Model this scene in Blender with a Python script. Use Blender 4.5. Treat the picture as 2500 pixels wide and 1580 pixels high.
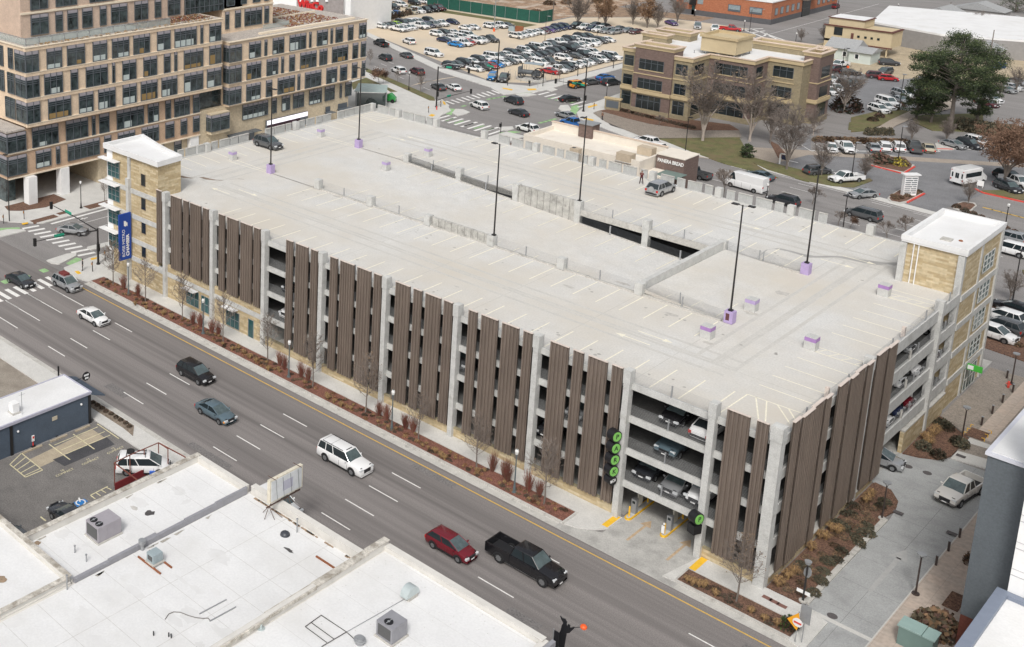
import bpy, math, random
from mathutils import Vector, Matrix
R=math.radians
for o in list(bpy.data.objects): bpy.data.objects.remove(o)
S=bpy.context.scene; COL=S.collection
# ---------- camera ----------
CF=2807.032; CL=Vector((31.3387,-87.8318,60.8527)); PPX,PPY=495.4817,202.5242
yaw,pit,rol=2.4219,-.2299,.003
FWV=Vector((math.cos(pit)*math.cos(yaw),math.cos(pit)*math.sin(yaw),math.sin(pit)))
rg=Vector((math.sin(yaw),-math.cos(yaw),0)); up=rg.cross(FWV)
CRV=rg*math.cos(rol)+up*math.sin(rol); CUV=-rg*math.sin(rol)+up*math.cos(rol)
cam=bpy.data.cameras.new('camera'); co=bpy.data.objects.new('camera',cam); COL.objects.link(co)
co.matrix_world=Matrix(((CRV.x,CUV.x,-FWV.x,CL.x),(CRV.y,CUV.y,-FWV.y,CL.y),(CRV.z,CUV.z,-FWV.z,CL.z),(0,0,0,1)))
cam.sensor_width=36; cam.sensor_fit='HORIZONTAL'; cam.lens=CF/2500*36
cam.shift_x=(1250-PPX)/2500; cam.shift_y=-(790-PPY)/2500
cam.clip_start=1; cam.clip_end=6000; S.camera=co
# ---------- sky, sun, exposure ----------
SE,SR=R(48),R(200)
W=bpy.data.worlds.new('World'); S.world=W; W.use_nodes=True
nt=W.node_tree; bg=nt.nodes['Background']
sky=nt.nodes.new('ShaderNodeTexSky'); sky.sky_type='NISHITA'; sky.sun_disc=False
sky.sun_elevation=SE; sky.sun_rotation=SR; sky.dust_density=5; sky.air_density=1; sky.ozone_density=1
hs=nt.nodes.new('ShaderNodeHueSaturation'); hs.inputs['Saturation'].default_value=.28
nt.links.new(sky.outputs[0],hs.inputs['Color']); nt.links.new(hs.outputs[0],bg.inputs[0]); bg.inputs[1].default_value=.14
sl=bpy.data.lights.new('sun','SUN'); sl.energy=1.5; sl.angle=R(11); sl.color=(1,.975,.94)
so=bpy.data.objects.new('sun',sl); COL.objects.link(so)
# sun direction: from the street side (towards -Y), a little to the right
az=R(-62); sd=Vector((math.cos(SE)*math.cos(az),math.cos(SE)*math.sin(az),math.sin(SE)))
so.rotation_euler=sd.to_track_quat('Z','Y').to_euler(); so.location=(0,0,120)
sky.sun_rotation=math.atan2(sd.x,sd.y)
S.view_settings.view_transform='Standard'; S.view_settings.look='None'; S.view_settings.exposure=0.05; S.view_settings.gamma=1
try:
    S.cycles.max_bounces=6; S.cycles.diffuse_bounces=3; S.cycles.glossy_bounces=3
except Exception: pass
# ---------- helpers ----------
def ray(px,py): return FWV+CRV*((px-PPX)/CF)-CUV*((py-PPY)/CF)
def U(px,py,z=0.0):
    d=ray(px,py); t=(z-CL.z)/d.z; return CL+d*t
def UX(px,py,x):
    d=ray(px,py); t=(x-CL.x)/d.x; return CL+d*t
def UY(px,py,y):
    d=ray(px,py); t=(y-CL.y)/d.y; return CL+d*t
def PR(p):
    d=Vector(p)-CL; a=d.dot(FWV); return PPX+CF*d.dot(CRV)/a, PPY-CF*d.dot(CUV)/a
def Yat(px,x,z,lo=-5,hi=160):
    for _ in range(45):
        m=(lo+hi)/2
        if PR((x,m,z))[0]<px: lo=m
        else: hi=m
    return lo
def Xat(px,y,z,lo=-260,hi=25):
    for _ in range(45):
        m=(lo+hi)/2
        if PR((m,y,z))[0]<px: lo=m
        else: hi=m
    return lo
MC={}
def mat(name,col,rough=.8,var=.12,sc=1.5,grain=0,gs=30,metal=0,bump=0,stretch=(1,1,1),emit=0,alpha=1,spec=.5,coat=0,dirt=None,ds=.15,dth=(.55,.7)):
    if name in MC: return MC[name]
    m=bpy.data.materials.new(name); m.use_nodes=True; t=m.node_tree; b=t.nodes['Principled BSDF']; MC[name]=m
    b.inputs['Roughness'].default_value=rough; b.inputs['Metallic'].default_value=metal; b.inputs['Specular IOR Level'].default_value=spec
    if coat: b.inputs['Coat Weight'].default_value=coat
    c4=(*col,1); b.inputs['Base Color'].default_value=c4
    if emit: b.inputs['Emission Color'].default_value=c4; b.inputs['Emission Strength'].default_value=emit
    if alpha<1: b.inputs['Alpha'].default_value=alpha
    if var or grain or dirt:
        tc=t.nodes.new('ShaderNodeTexCoord'); mp=t.nodes.new('ShaderNodeMapping'); t.links.new(tc.outputs['Object'],mp.inputs[0])
        mp.inputs['Scale'].default_value=stretch
        n=t.nodes.new('ShaderNodeTexNoise'); n.inputs['Scale'].default_value=sc; n.inputs['Detail'].default_value=6; n.inputs['Roughness'].default_value=.65
        t.links.new(mp.outputs[0],n.inputs['Vector'])
        mr=t.nodes.new('ShaderNodeMapRange'); mr.inputs['From Min'].default_value=.3; mr.inputs['From Max'].default_value=.7
        mr.inputs['To Min'].default_value=1-var; mr.inputs['To Max'].default_value=1+var
        t.links.new(n.outputs['Fac'],mr.inputs['Value']); fac=mr.outputs[0]
        if grain:
            g=t.nodes.new('ShaderNodeTexNoise'); g.inputs['Scale'].default_value=gs; g.inputs['Detail'].default_value=2
            t.links.new(tc.outputs['Object'],g.inputs['Vector'])
            g2=t.nodes.new('ShaderNodeMapRange'); g2.inputs['From Min'].default_value=.3; g2.inputs['From Max'].default_value=.7
            g2.inputs['To Min'].default_value=1-grain; g2.inputs['To Max'].default_value=1+grain
            t.links.new(g.outputs['Fac'],g2.inputs['Value'])
            mm=t.nodes.new('ShaderNodeMath'); mm.operation='MULTIPLY'; t.links.new(fac,mm.inputs[0]); t.links.new(g2.outputs[0],mm.inputs[1]); fac=mm.outputs[0]
        vm=t.nodes.new('ShaderNodeVectorMath'); vm.operation='SCALE'; vm.inputs[0].default_value=col; t.links.new(fac,vm.inputs['Scale'])
        out=vm.outputs[0]
        if dirt:
            dn=t.nodes.new('ShaderNodeTexNoise'); dn.inputs['Scale'].default_value=ds; dn.inputs['Detail'].default_value=8; dn.inputs['Roughness'].default_value=.6
            t.links.new(mp.outputs[0],dn.inputs['Vector'])
            dr=t.nodes.new('ShaderNodeMapRange'); dr.inputs['From Min'].default_value=dth[0]; dr.inputs['From Max'].default_value=dth[1]; dr.inputs['To Max'].default_value=.8
            t.links.new(dn.outputs['Fac'],dr.inputs['Value'])
            mx=t.nodes.new('ShaderNodeMix'); mx.data_type='RGBA'; t.links.new(dr.outputs[0],mx.inputs['Factor']); t.links.new(out,mx.inputs[6]); mx.inputs[7].default_value=(*dirt,1)
            out=mx.outputs[2]
        t.links.new(out,b.inputs['Base Color'])
        if bump:
            bp=t.nodes.new('ShaderNodeBump'); bp.inputs['Strength'].default_value=bump; bp.inputs['Distance'].default_value=.03
            t.links.new((g if grain else n).outputs['Fac'],bp.inputs['Height']); t.links.new(bp.outputs[0],b.inputs['Normal'])
    return m
def brickmat(name,c1,c2,cm,bw,bh,mort=.01,off=.5,bias=0,rough=.85,mix=None,sq=1):
    if name in MC: return MC[name]
    m=bpy.data.materials.new(name); m.use_nodes=True; t=m.node_tree; b=t.nodes['Principled BSDF']; MC[name]=m
    b.inputs['Roughness'].default_value=rough
    uv=t.nodes.new('ShaderNodeUVMap'); br=t.nodes.new('ShaderNodeTexBrick')
    br.inputs['Scale'].default_value=1; br.inputs['Brick Width'].default_value=bw; br.inputs['Row Height'].default_value=bh
    br.inputs['Mortar Size'].default_value=mort; br.offset=off; br.inputs['Bias'].default_value=bias
    br.inputs['Color1'].default_value=(*c1,1); br.inputs['Color2'].default_value=(*c2,1); br.inputs['Mortar'].default_value=(*cm,1)
    t.links.new(uv.outputs[0],br.inputs['Vector'])
    n=t.nodes.new('ShaderNodeTexNoise'); n.inputs['Scale'].default_value=2.5; n.inputs['Detail'].default_value=6
    t.links.new(uv.outputs[0],n.inputs['Vector'])
    mr=t.nodes.new('ShaderNodeMapRange'); mr.inputs['From Min'].default_value=.3; mr.inputs['From Max'].default_value=.7; mr.inputs['To Min'].default_value=.85; mr.inputs['To Max'].default_value=1.13
    t.links.new(n.outputs['Fac'],mr.inputs['Value'])
    vm=t.nodes.new('ShaderNodeVectorMath'); vm.operation='SCALE'; t.links.new(br.outputs['Color'],vm.inputs[0]); t.links.new(mr.outputs[0],vm.inputs['Scale'])
    t.links.new(vm.outputs[0],b.inputs['Base Color'])
    bp=t.nodes.new('ShaderNodeBump'); bp.inputs['Strength'].default_value=.3; bp.inputs['Distance'].default_value=.02; bp.invert=True
    t.links.new(br.outputs['Fac'],bp.inputs['Height']); t.links.new(bp.outputs[0],b.inputs['Normal'])
    return m
def props(o,label=None,cat=None,group=None,kind=None):
    if label: o['label']=label
    if cat: o['category']=cat
    if group: o['group']=group
    if kind: o['kind']=kind
    return o
def thing(name,label,cat,loc=(0,0,0),rz=0,group=None):
    o=bpy.data.objects.new(name,None); o.empty_display_size=.5; COL.objects.link(o); o.location=loc; o.rotation_euler=(0,0,rz)
    return props(o,label,cat,group)
class MB:
    def __init__(s): s.v=[]; s.f=[]; s.mi=[]; s.cur=0
    def face(s,pts):
        k=len(s.v); s.v+= [tuple(p) for p in pts]; s.f.append(tuple(range(k,k+len(pts)))); s.mi.append(s.cur)
    def box(s,x0,y0,z0,x1,y1,z1,M=None):
        k=len(s.v); P=[(x0,y0,z0),(x1,y0,z0),(x1,y1,z0),(x0,y1,z0),(x0,y0,z1),(x1,y0,z1),(x1,y1,z1),(x0,y1,z1)]
        if M: P=[tuple(M@Vector(p)) for p in P]
        s.v+=P
        for f in ((0,3,2,1),(4,5,6,7),(0,1,5,4),(1,2,6,5),(2,3,7,6),(3,0,4,7)): s.f.append(tuple(k+i for i in f)); s.mi.append(s.cur)
        return s
    def prism(s,poly,z0,z1,top=True,bot=False):
        n=len(poly); k=len(s.v)
        a=sum(poly[i][0]*poly[(i+1)%n][1]-poly[(i+1)%n][0]*poly[i][1] for i in range(n))
        if a<0: poly=poly[::-1]
        s.v+=[(p[0],p[1],z0) for p in poly]+[(p[0],p[1],z1) for p in poly]
        for i in range(n): s.f.append((k+i,k+(i+1)%n,k+n+(i+1)%n,k+n+i)); s.mi.append(s.cur)
        if top: s.f.append(tuple(k+n+i for i in range(n))); s.mi.append(s.cur)
        if bot: s.f.append(tuple(k+i for i in reversed(range(n)))); s.mi.append(s.cur)
        return s
    def sheet(s,poly,z):
        n=len(poly); a=sum(poly[i][0]*poly[(i+1)%n][1]-poly[(i+1)%n][0]*poly[i][1] for i in range(n))
        if a<0: poly=poly[::-1]
        s.face([(p[0],p[1],z) for p in poly]); return s
    def line(s,a,b,w,z):
        d=Vector((b[0]-a[0],b[1]-a[1])); 
        if d.length<1e-6: return s
        n=Vector((-d.y,d.x)).normalized()*w/2
        za=a[2] if len(a)>2 else z; zb=b[2] if len(b)>2 else z
        s.face([(a[0]-n.x,a[1]-n.y,za),(b[0]-n.x,b[1]-n.y,zb),(b[0]+n.x,b[1]+n.y,zb),(a[0]+n.x,a[1]+n.y,za)]); return s
    def tube(s,p,q,r0,r1=None,n=6,cap=True):
        r1=r0 if r1 is None else r1; p=Vector(p); q=Vector(q); d=(q-p)
        if d.length<1e-6: return s
        d.normalize(); a=d.orthogonal().normalized(); b=d.cross(a); k=len(s.v)
        for c,r in ((p,r0),(q,r1)):
            for i in range(n):
                t=2*math.pi*i/n; s.v.append(tuple(c+a*(r*math.cos(t))+b*(r*math.sin(t))))
        for i in range(n): s.f.append((k+i,k+(i+1)%n,k+n+(i+1)%n,k+n+i)); s.mi.append(s.cur)
        if cap: s.f.append(tuple(k+n+i for i in range(n))); s.mi.append(s.cur); s.f.append(tuple(k+i for i in reversed(range(n)))); s.mi.append(s.cur)
        return s
    def loft(s,rings,cap=True):
        k=len(s.v); n=len(rings[0])
        for r in rings: s.v+=[tuple(p) for p in r]
        for j in range(len(rings)-1):
            for i in range(n):
                a=k+j*n+i; b=k+j*n+(i+1)%n; s.f.append((a,b,b+n,a+n)); s.mi.append(s.cur)
        if cap:
            s.f.append(tuple(k+i for i in reversed(range(n)))); s.mi.append(s.cur)
            s.f.append(tuple(k+(len(rings)-1)*n+i for i in range(n))); s.mi.append(s.cur)
        return s
    def ball(s,c,r,nu=10,nv=6,sz=1):
        c=Vector(c); rings=[]
        for j in range(1,nv):
            ph=math.pi*j/nv; rings.append([(c.x+r*math.sin(ph)*math.cos(2*math.pi*i/nu),c.y+r*math.sin(ph)*math.sin(2*math.pi*i/nu),c.z-r*sz*math.cos(ph)) for i in range(nu)])
        return s.loft(rings)
    def mesh(s,name,mats,smooth=False):
        me=bpy.data.meshes.new(name); me.from_pydata(s.v,[],s.f)
        if not isinstance(mats,(list,tuple)): mats=[mats]
        for m in mats: me.materials.append(m)
        if len(mats)>1: me.polygons.foreach_set('material_index',s.mi)
        if smooth:
            me.polygons.foreach_set('use_smooth',[True]*len(s.f))
            if smooth=='auto': me.set_sharp_from_angle(angle=R(38))
        uv=me.uv_layers.new(name='UVMap'); V=me.vertices; d=[0.0]*(2*len(me.loops)); L=me.loops
        for p in me.polygons:
            n=p.normal; ax,ay,az=abs(n.x),abs(n.y),abs(n.z)
            for li in p.loop_indices:
                c=V[L[li].vertex_index].co
                if az>ax and az>ay: a,b=c.x,c.y
                elif ax>ay: a,b=c.y,c.z
                else: a,b=c.x,c.z
                d[2*li]=a; d[2*li+1]=b
        uv.data.foreach_set('uv',d); me.update(); return me
    def build(s,name,mats,parent=None,smooth=False,loc=None):
        me=s.mesh(name,mats,smooth); o=bpy.data.objects.new(name,me); COL.objects.link(o)
        if parent: o.parent=parent
        if loc: o.location=loc
        if smooth=='auto':
            pass
        return o
def struct(name,mb,m): return props(mb.build(name,m),kind='structure')
def solo(name,mb,m,label,cat,group=None,kind=None,smooth=False,loc=None): return props(mb.build(name,m,smooth=smooth,loc=loc),label,cat,group,kind)
def textmesh(name,txt,size,m,M,parent=None,ext=.02,bold=0,sp=1,align='CENTER'):
    cu_=bpy.data.curves.new('txt','FONT'); cu_.body=txt; cu_.size=size; cu_.extrude=ext; cu_.align_x=align; cu_.align_y='CENTER'; cu_.space_character=sp; cu_.offset=bold
    to=bpy.data.objects.new('txt',cu_); COL.objects.link(to); dg=bpy.context.evaluated_depsgraph_get(); dg.update()
    me=bpy.data.meshes.new_from_object(to.evaluated_get(dg)); bpy.data.objects.remove(to); me.materials.clear(); me.materials.append(m)
    o=bpy.data.objects.new(name,me); COL.objects.link(o); o.matrix_local=M
    if parent: o.parent=parent
    return o
def copytree(o,loc=None,rz=None,parent=None,sc=None):
    c=o.copy(); COL.objects.link(c)
    if parent: c.parent=parent
    if loc is not None: c.location=loc
    if rz is not None: c.rotation_euler=(0,0,rz)
    if sc is not None: c.scale=(sc,sc,sc) if not isinstance(sc,tuple) else sc
    for ch in list(o.children): copytree(ch,parent=c)
    return c
# ---------- materials ----------
def streak(name,col,dark,light):   # worn asphalt with wheel tracks along X, coarse grain
    m=mat(name,col,.9,.13,.3,.22,11,dirt=dark,ds=.62,dth=(.45,.64),stretch=(.016,1.0,1)); return m
asphalt=streak('asphalt_worn',(.215,.197,.188),(.125,.115,.110),None)
asphalt2=mat('asphalt_street',(.23,.218,.21),.9,.14,.3,.25,8,dirt=(.17,.162,.155),ds=.7,stretch=(.08,1,1))
lotasph=mat('asphalt_lot',(.19,.19,.195),.92,.16,.25,.3,7)
sealed=mat('asphalt_sealed',(.06,.06,.065),.85,.2,.5,.2,8)
deckm=mat('deck_concrete',(.575,.568,.545),.85,.07,.5,.10,6,dirt=(.545,.50,.425),ds=.07,dth=(.40,.66))
conc=mat('concrete',(.50,.50,.48),.85,.13,1.2,.12,14,dirt=(.28,.27,.24),ds=.9,dth=(.58,.8))
concw=mat('concrete_weathered',(.44,.43,.40),.9,.22,1.3,.15,12,dirt=(.17,.165,.15),ds=1.1,dth=(.5,.72))
walk=mat('sidewalk_concrete',(.55,.54,.51),.9,.08,.6,.1,12)
drive=mat('driveway_concrete',(.42,.41,.385),.9,.16,.35,.14,10,dirt=(.24,.235,.22),ds=.5,dth=(.48,.72))
lane=mat('lane_concrete',(.36,.367,.362),.9,.13,.3,.13,8,dirt=(.26,.262,.26),ds=.45,dth=(.5,.75))
curbm=mat('curb_concrete',(.48,.465,.43),.9,.12,1,.12,12,dirt=(.2,.19,.17),ds=1.5,dth=(.55,.75))
dirtm=mat('packed_dirt',(.60,.50,.37),.95,.10,.12,.08,6,dirt=(.48,.42,.34),ds=.06,dth=(.45,.65))
grass=mat('grass',(.125,.125,.05),.95,.3,.6,.35,7,dirt=(.17,.125,.07),ds=.35,dth=(.45,.65))
mulch=mat('bark_mulch',(.18,.078,.055),.95,.3,2.5,.5,9)
mulchd=mat('dark_mulch',(.14,.078,.052),.95,.3,2,.5,8)
white=mat('road_paint_white',(.72,.71,.68),.8,.15,3,.15,14)
deckwhite=mat('deck_paint',(.76,.72,.59),.8,.1,3,.1,12)
yellow=mat('road_paint_yellow',(.62,.40,.08),.8,.15,3,.1,12)
yellowb=mat('yellow_paint',(.78,.46,.03),.6,.1,3)
ltyel=mat('pale_yellow_paint',(.62,.56,.36),.8,.2,3,.1,12)
green=mat('green_lane_paint',(.28,.45,.22),.85,.2,1,.2,10)
redp=mat('red_curb_paint',(.62,.07,.05),.7,.15,3)
black=mat('black_metal',(.012,.012,.014),.45,0)
gvm=mat('grey_metal',(.35,.36,.37),.5,.1,3,metal=.4)
whitem=mat('roof_membrane',(.72,.72,.715),.75,.04,.3,.03,9,dirt=(.60,.59,.565),ds=.22,dth=(.5,.8))
whitec=mat('white_paint',(.78,.78,.77),.6,.05,1)
glassd=mat('dark_glass',(.018,.024,.026),.08,.5,.6,spec=.6)
glasst=mat('teal_glass',(.03,.09,.095),.1,.4,.8,spec=.6)
# ================= GROUND AND STREETS =================
def TP(o,pts,s=0,z=0):   # points read off the photograph, dropped onto the level they lie on
    s=s or {(1980,300):4.63}.get(o,3.44); r=[]
    for u,v in pts:
        p=U(o[0]+u/s,o[1]+v/s,z); r.append((p.x,p.y))
    return r
T1,T3,T8,T81,ZE,ZX=(600,0),(1200,0),(1800,380),(1800,1140),(1980,300),(1020,180)
g=MB(); g.sheet([(-1500,-600),(1000,-600),(1000,2200),(-1500,2200)],-.012); struct('ground',g,asphalt2)
g=MB(); g.sheet([(-420,-22.3),(140,-22.3),(140,-5.5),(-420,-5.5)],0); struct('road',g,asphalt)
g=MB()
g.box(-86.3,-5.62,-.1,140,-4.78,.012); g.box(-300,-5.62,-.1,-112,-4.78,.012)
g.box(-420,-22.75,-.1,140,-22.25,.012)
struct('gutter',g,curbm)
# kerbs (raised) and pavements
g=MB()
g.box(-86.4,-4.8,-.1,-15.4,-4.5,.15); g.box(-4.9,-4.8,-.1,4.1,-4.5,.15)
g.box(-15.3,-4.8,-.1,-15.1,-2.3,.14); g.box(-5.0,-4.8,-.1,-4.85,-2.4,.14); g.box(-86.4,-2.42,-.1,-15.3,-2.28,.13); g.box(-4.85,-2.5,-.1,4.1,-2.36,.13)
g.box(3.0,.6,-.1,3.45,17.5,.15); g.box(-58,-22.95,-.1,120,-22.75,.13); g.box(-300,-22.95,-.1,-59,-22.75,.13)
struct('kerb',g,curbm)
g=MB(); ZW=.12
def slab(poly,h=ZW,b=g):
    b.prism(poly,-.1,h)
slab([(-92.5,-4.6),(-93.2,0),(-93.4,54.9),(-93.4,101),(-89,101),(-89,0),(-83,0),(-15.3,0),(-15.3,-2.3),(-86.4,-2.3),(-86.4,-4.9),(-89,-5.5),(-91.2,-5.2)])
slab([(-15.3,0),(-12.2,0),(-12.2,-2.4),(-12.9,-3.4),(-14.2,-4.4),(-15.4,-4.8),(-15.4,-2.3)],.121); slab([(-4.9,0),(4.1,0),(4.1,-2.4),(-4.9,-2.4)]); slab([(-5.0,0),(-4.86,0),(-4.86,-4.8),(-5.9,-4.9)])
slab([(4.1,-.2),(5.3,-.6),(5.3,-5),(4.1,-4.9)])
slab([(8.2,-4.9),(40,-4.9),(40,80),(8.2,80)]); slab([(3.7,33.2),(8.2,34),(8.2,80),(3.7,80)],.10)
slab([(-420,-25.4),(120,-25.4),(120,-22.95),(-420,-22.95)])
slab([(-109.2,3),(-113,-.5),(-120,-3),(-300,-5),(-300,190),(-151,124.3),(-119,110.4),(-113.8,109.2),(-110.5,106),(-109.2,100),(-109.2,80)])
slab(TP(T3,[(0,695),(330,728),(640,655),(1100,538),(1100,575),(660,700),(430,768),(100,800),(0,745)])); slab(TP(T1,[(1020,272),(1700,585),(2064,690),(2064,740),(1650,610),(1020,305)]))
slab(TP(T3,[(1085,785),(900,850),(790,890),(715,950),(735,1000),(1200,1180),(2100,1400),(2130,1360),(1450,1190),(1000,1060),(900,960),(1090,900)]))
kp=[(-54.4,114.9),(-31.8,112.1),(-22.3,110.7),(0,108.4),(40,104)]
slab(kp+[(x,y+1.8) for x,y in kp[::-1]],.06)
slab(TP(T1,[(890,930),(900,600),(1000,575),(1560,845),(1650,838),(1710,890),(1620,1000),(1200,960)]),.121)
struct('pavement',g,walk)
# garage exit drive and driveway aprons
g=MB(); g.sheet([(-12.25,9),(-12.25,-3.2),(-14.2,-4.3),(-15.5,-4.78),(-15.5,-5.6),(-4.6,-5.6),(-4.6,-4.7),(-5.0,9)],.03); g.sheet([(-12.4,60),(-88,60),(-88,.6),(-12.4,.6)],.02); g.sheet([(-12.4,9),(0,9),(0,60),(-12.4,60)],.02)
struct('driveway',g,drive)
g=MB(); g.sheet([(3.45,-5),(8.2,-5),(8.2,33.2),(3.7,33.2),(3,32),(0,30.8),(0,23.2),(2,22.6),(3.2,20.5),(3.45,18)],.008); struct('side_street',g,lane)
g=MB(); g.box(3.45,-.25,.0,8.2,.2,.014); struct('concrete_band',g,walk)
# plaza pavers
g=MB(); g.sheet([(.3,41.6),(3.7,38.9),(8.2,38.9),(8.2,44),(5.5,50),(5.5,58),(.3,58)],.105)
g.sheet([(3.6,35.2),(8.2,36),(8.2,38.2),(3.6,37.6)],.106); struct('paver_plaza',g,mat('pavers_tan',(.27,.235,.20),.9,.12,1,.25,7))
g=MB(); g.sheet([(8.3,-4.8),(12.9,-4.8),(12.9,60),(8.3,60)],.124); g.sheet([(3.8,39.5),(5.4,39.5),(5.4,58),(3.8,58)],.128); struct('paver_walk',g,brickmat('pavers_pink',(.50,.41,.34),(.47,.40,.34),(.36,.31,.27),1.2,1.2,.012,0))
# planting beds
def bed(poly,z,m,name='planting_bed'):
    b=MB(); b.prism(poly,-.05,z); return struct(name,b,m)
bed([(-86.2,-4.5),(-15.4,-4.5),(-15.4,-2.42),(-86.2,-2.42)],.14,mulch)
bed([(-4.85,-4.5),(4.0,-4.5),(4.0,-2.5),(-4.85,-2.5)],.145,mulchd)
bed([(.35,.1),(2.95,.1),(3.0,.7),(3.0,17.5),(3.35,19.5),(3.0,21.3),(1.9,22.8),(.5,23),(.35,22.6)],.15,mulchd)
bed([(.3,30.6),(.25,41.4),(3.7,38.6),(3.6,33.6),(3.0,32.0),(1.6,31)],.15,mulchd)
bed([(10.4,8.3),(11.5,8.3),(11.5,10.8),(10.4,10.8)],.2,mulchd); bed([(10.6,14.8),(12.6,14.8),(12.6,18),(10.6,18)],.2,mulchd)
bed([(-60.0,-24.2),(-53.4,-24.2),(-51.5,-24.4),(-53,-23.1),(-60,-23.1)],.16,mat('tan_gravel',(.21,.17,.13),.95,.3,3,.4,10))
for x,y,a,b_ in ((-110.5,14.5,.9,2.4),(-110.6,4.2,.7,2.2),(-111,8,.5,1)): bed([(x-a,y-b_),(x+a,y-b_),(x+a,y+b_),(x-a,y+b_)],.135,mulchd)
bed([(-114.9,7.4),(-116,12),(-119.5,12),(-119.5,2.6),(-117.4,2),(-116,3.5)],.135,mulchd)
bed([(-7.3,80.2),(-40,83),(-88,96),(-88,92),(-45,78),(-9,77),(8,73),(14,71),(14,76)],.1,mulchd); bed([(-6,64),(8,62),(14,61),(14,70),(-7,73)],.09,mulchd)
bed(TP(T3,[(905,935),(1060,905),(1440,985),(2000,1050),(2080,1100),(1700,1100),(1330,1045),(1130,1000)]),.16,mulchd)
bed(TP(T3,[(2330,1180),(2408,1220),(2500,1330),(2408,1330)]),.1,mulchd)
# grass
for i,pl in enumerate((TP(T1,[(1005,572),(1580,820),(1590,852),(1545,850),(1010,607)]),TP(T1,[(885,700),(1010,655),(1275,775),(1215,778),(1120,712),(1000,705),(900,760)]),
    TP(T3,[(1400,1170),(2080,1158),(2200,1376),(2408,1500),(1950,1376),(1700,1290)]),TP(T8,[(0,0),(60,0),(330,75),(560,130),(820,165),(830,210),(1000,225),(1110,195),(1135,215),(980,270),(810,262),(560,215),(250,120)]),
    TP(ZE,[(430,0),(800,0),(690,60),(560,95),(420,80)]),TP((1980,100),[(560,1080),(1100,950),(1450,1000),(1250,1100),(900,1210),(820,1260),(560,1280)],5.733),TP((1980,100),[(1400,1050),(2408,1020),(2408,1280),(1700,1260),(1450,1150)],5.733),
    TP(ZE,[(1930,770),(2408,770),(2408,880),(1940,790)]),TP((2300,580),[(1060,440),(1200,470),(1200,520),(1080,490)],5.435))):
    props(solo('grass',MB().prism(pl,-.05,.13+.004*i),grass,None,None),kind='structure')
bed(TP(T1,[(1390,720),(1450,700),(1800,640),(1650,660)]),.01,dirtm,'verge')
g=MB(); g.sheet([(-121,135.8),(-180,160.5),(-215,176),(-215,212.5),(-157,212.5),(-157,228),(-140,249),(-128,251),(-112.8,251),(-112.3,152),(-115,141)],.004); struct('dirt_lot',g,dirtm)
g=MB(); g.sheet([(-330,213),(-158,213),(-158,330),(-330,330)],.006); struct('bare_earth',g,mat('bare_earth',(.30,.20,.13),.95,.4,.35,.4,2,dirt=(.5,.42,.34),ds=.25,dth=(.5,.6)))
g=MB(); g.sheet([(-157.5,229),(-140,250),(-128,252),(-128,262),(-158,258)],.006); struct('far_verge',g,mat('leaf_litter',(.26,.18,.12),.95,.3,.6,.4,3))
g=MB(); g.sheet([(-205,205),(-160,205.5),(-160,209),(-205,210)],.01); g.sheet([(-166,196),(-157,197),(-156.5,209),(-160,209)],.012); struct('weed_strip',g,grass)
# bank / office lot on the right and behind
g=MB(); g.sheet(TP(ZE,[(0,100),(0,330),(1600,250),(2408,330),(2408,640),(1400,1010),(-300,600)]),.01); g.sheet([(-88,168),(-44,168),(-44,232),(-88,232)],.006); struct('parking_lot',g,lotasph)
g=MB(); g.sheet(TP((1980,100),[(480,300),(1450,330),(1500,520),(1180,545),(1000,560),(500,380)],5.733),.012); g.sheet([(-90,215),(-40,222),(-40,262),(-90,262)],.008); struct('gravel_yard',g,mat('pale_gravel',(.40,.33,.23),.95,.2,.4,.25,4))
g=MB(); g.sheet(TP((1980,100),[(850,1270),(1100,1120),(1450,960),(1950,780),(1990,760),(1960,960),(1500,1060),(1180,1200),(1000,1340)],5.733),.16); g.sheet([(-62,112),(-60,125),(-50,132.5),(-14,158),(-13,156),(-48,130),(-50,118)],.02); struct('footpath',g,mat('path_concrete',(.34,.29,.24),.9,.1,1,.2,6))
g=MB(); g.sheet(TP(T3,[(850,955),(900,935),(1130,1000),(1330,1048),(1700,1102),(2080,1102),(2100,1160),(1420,1168),(1250,1150),(960,1032)]),.165); struct('brick_plaza',g,mat('plaza_brown',(.25,.215,.18),.9,.12,1,.3,5))
g=MB()
for p in (TP(ZE,[(670,480),(800,520),(1050,578),(1150,520),(1170,480),(1100,470),(1060,400),(800,360),(690,380)]),TP(ZE,[(860,860),(900,900),(1000,925),(1090,905),(1275,810),(1240,760),(1000,760),(900,820)]),
    TP(ZE,[(1600,965),(1700,1010),(1800,1010),(1875,940),(1850,910),(1720,890),(1640,920)]),TP(ZE,[(1430,225),(1640,300),(1600,312),(1425,312),(1400,240)])): g.prism(p,-.05,.12)
struct('traffic_island',g,curbm)
for p in (TP(ZE,[(700,478),(800,508),(1045,560),(1130,510),(1140,480),(1060,400),(800,380),(720,400)]),TP(ZE,[(885,860),(910,888),(1000,905),(1080,888),(1250,800),(1220,770),(1000,770),(910,825)]),TP(ZE,[(1625,965),(1700,990),(1800,990),(1855,940),(1830,920),(1720,905),(1650,925)])): bed(p,.16,mulchd)
g=MB()
T0=(0,380)
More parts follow.
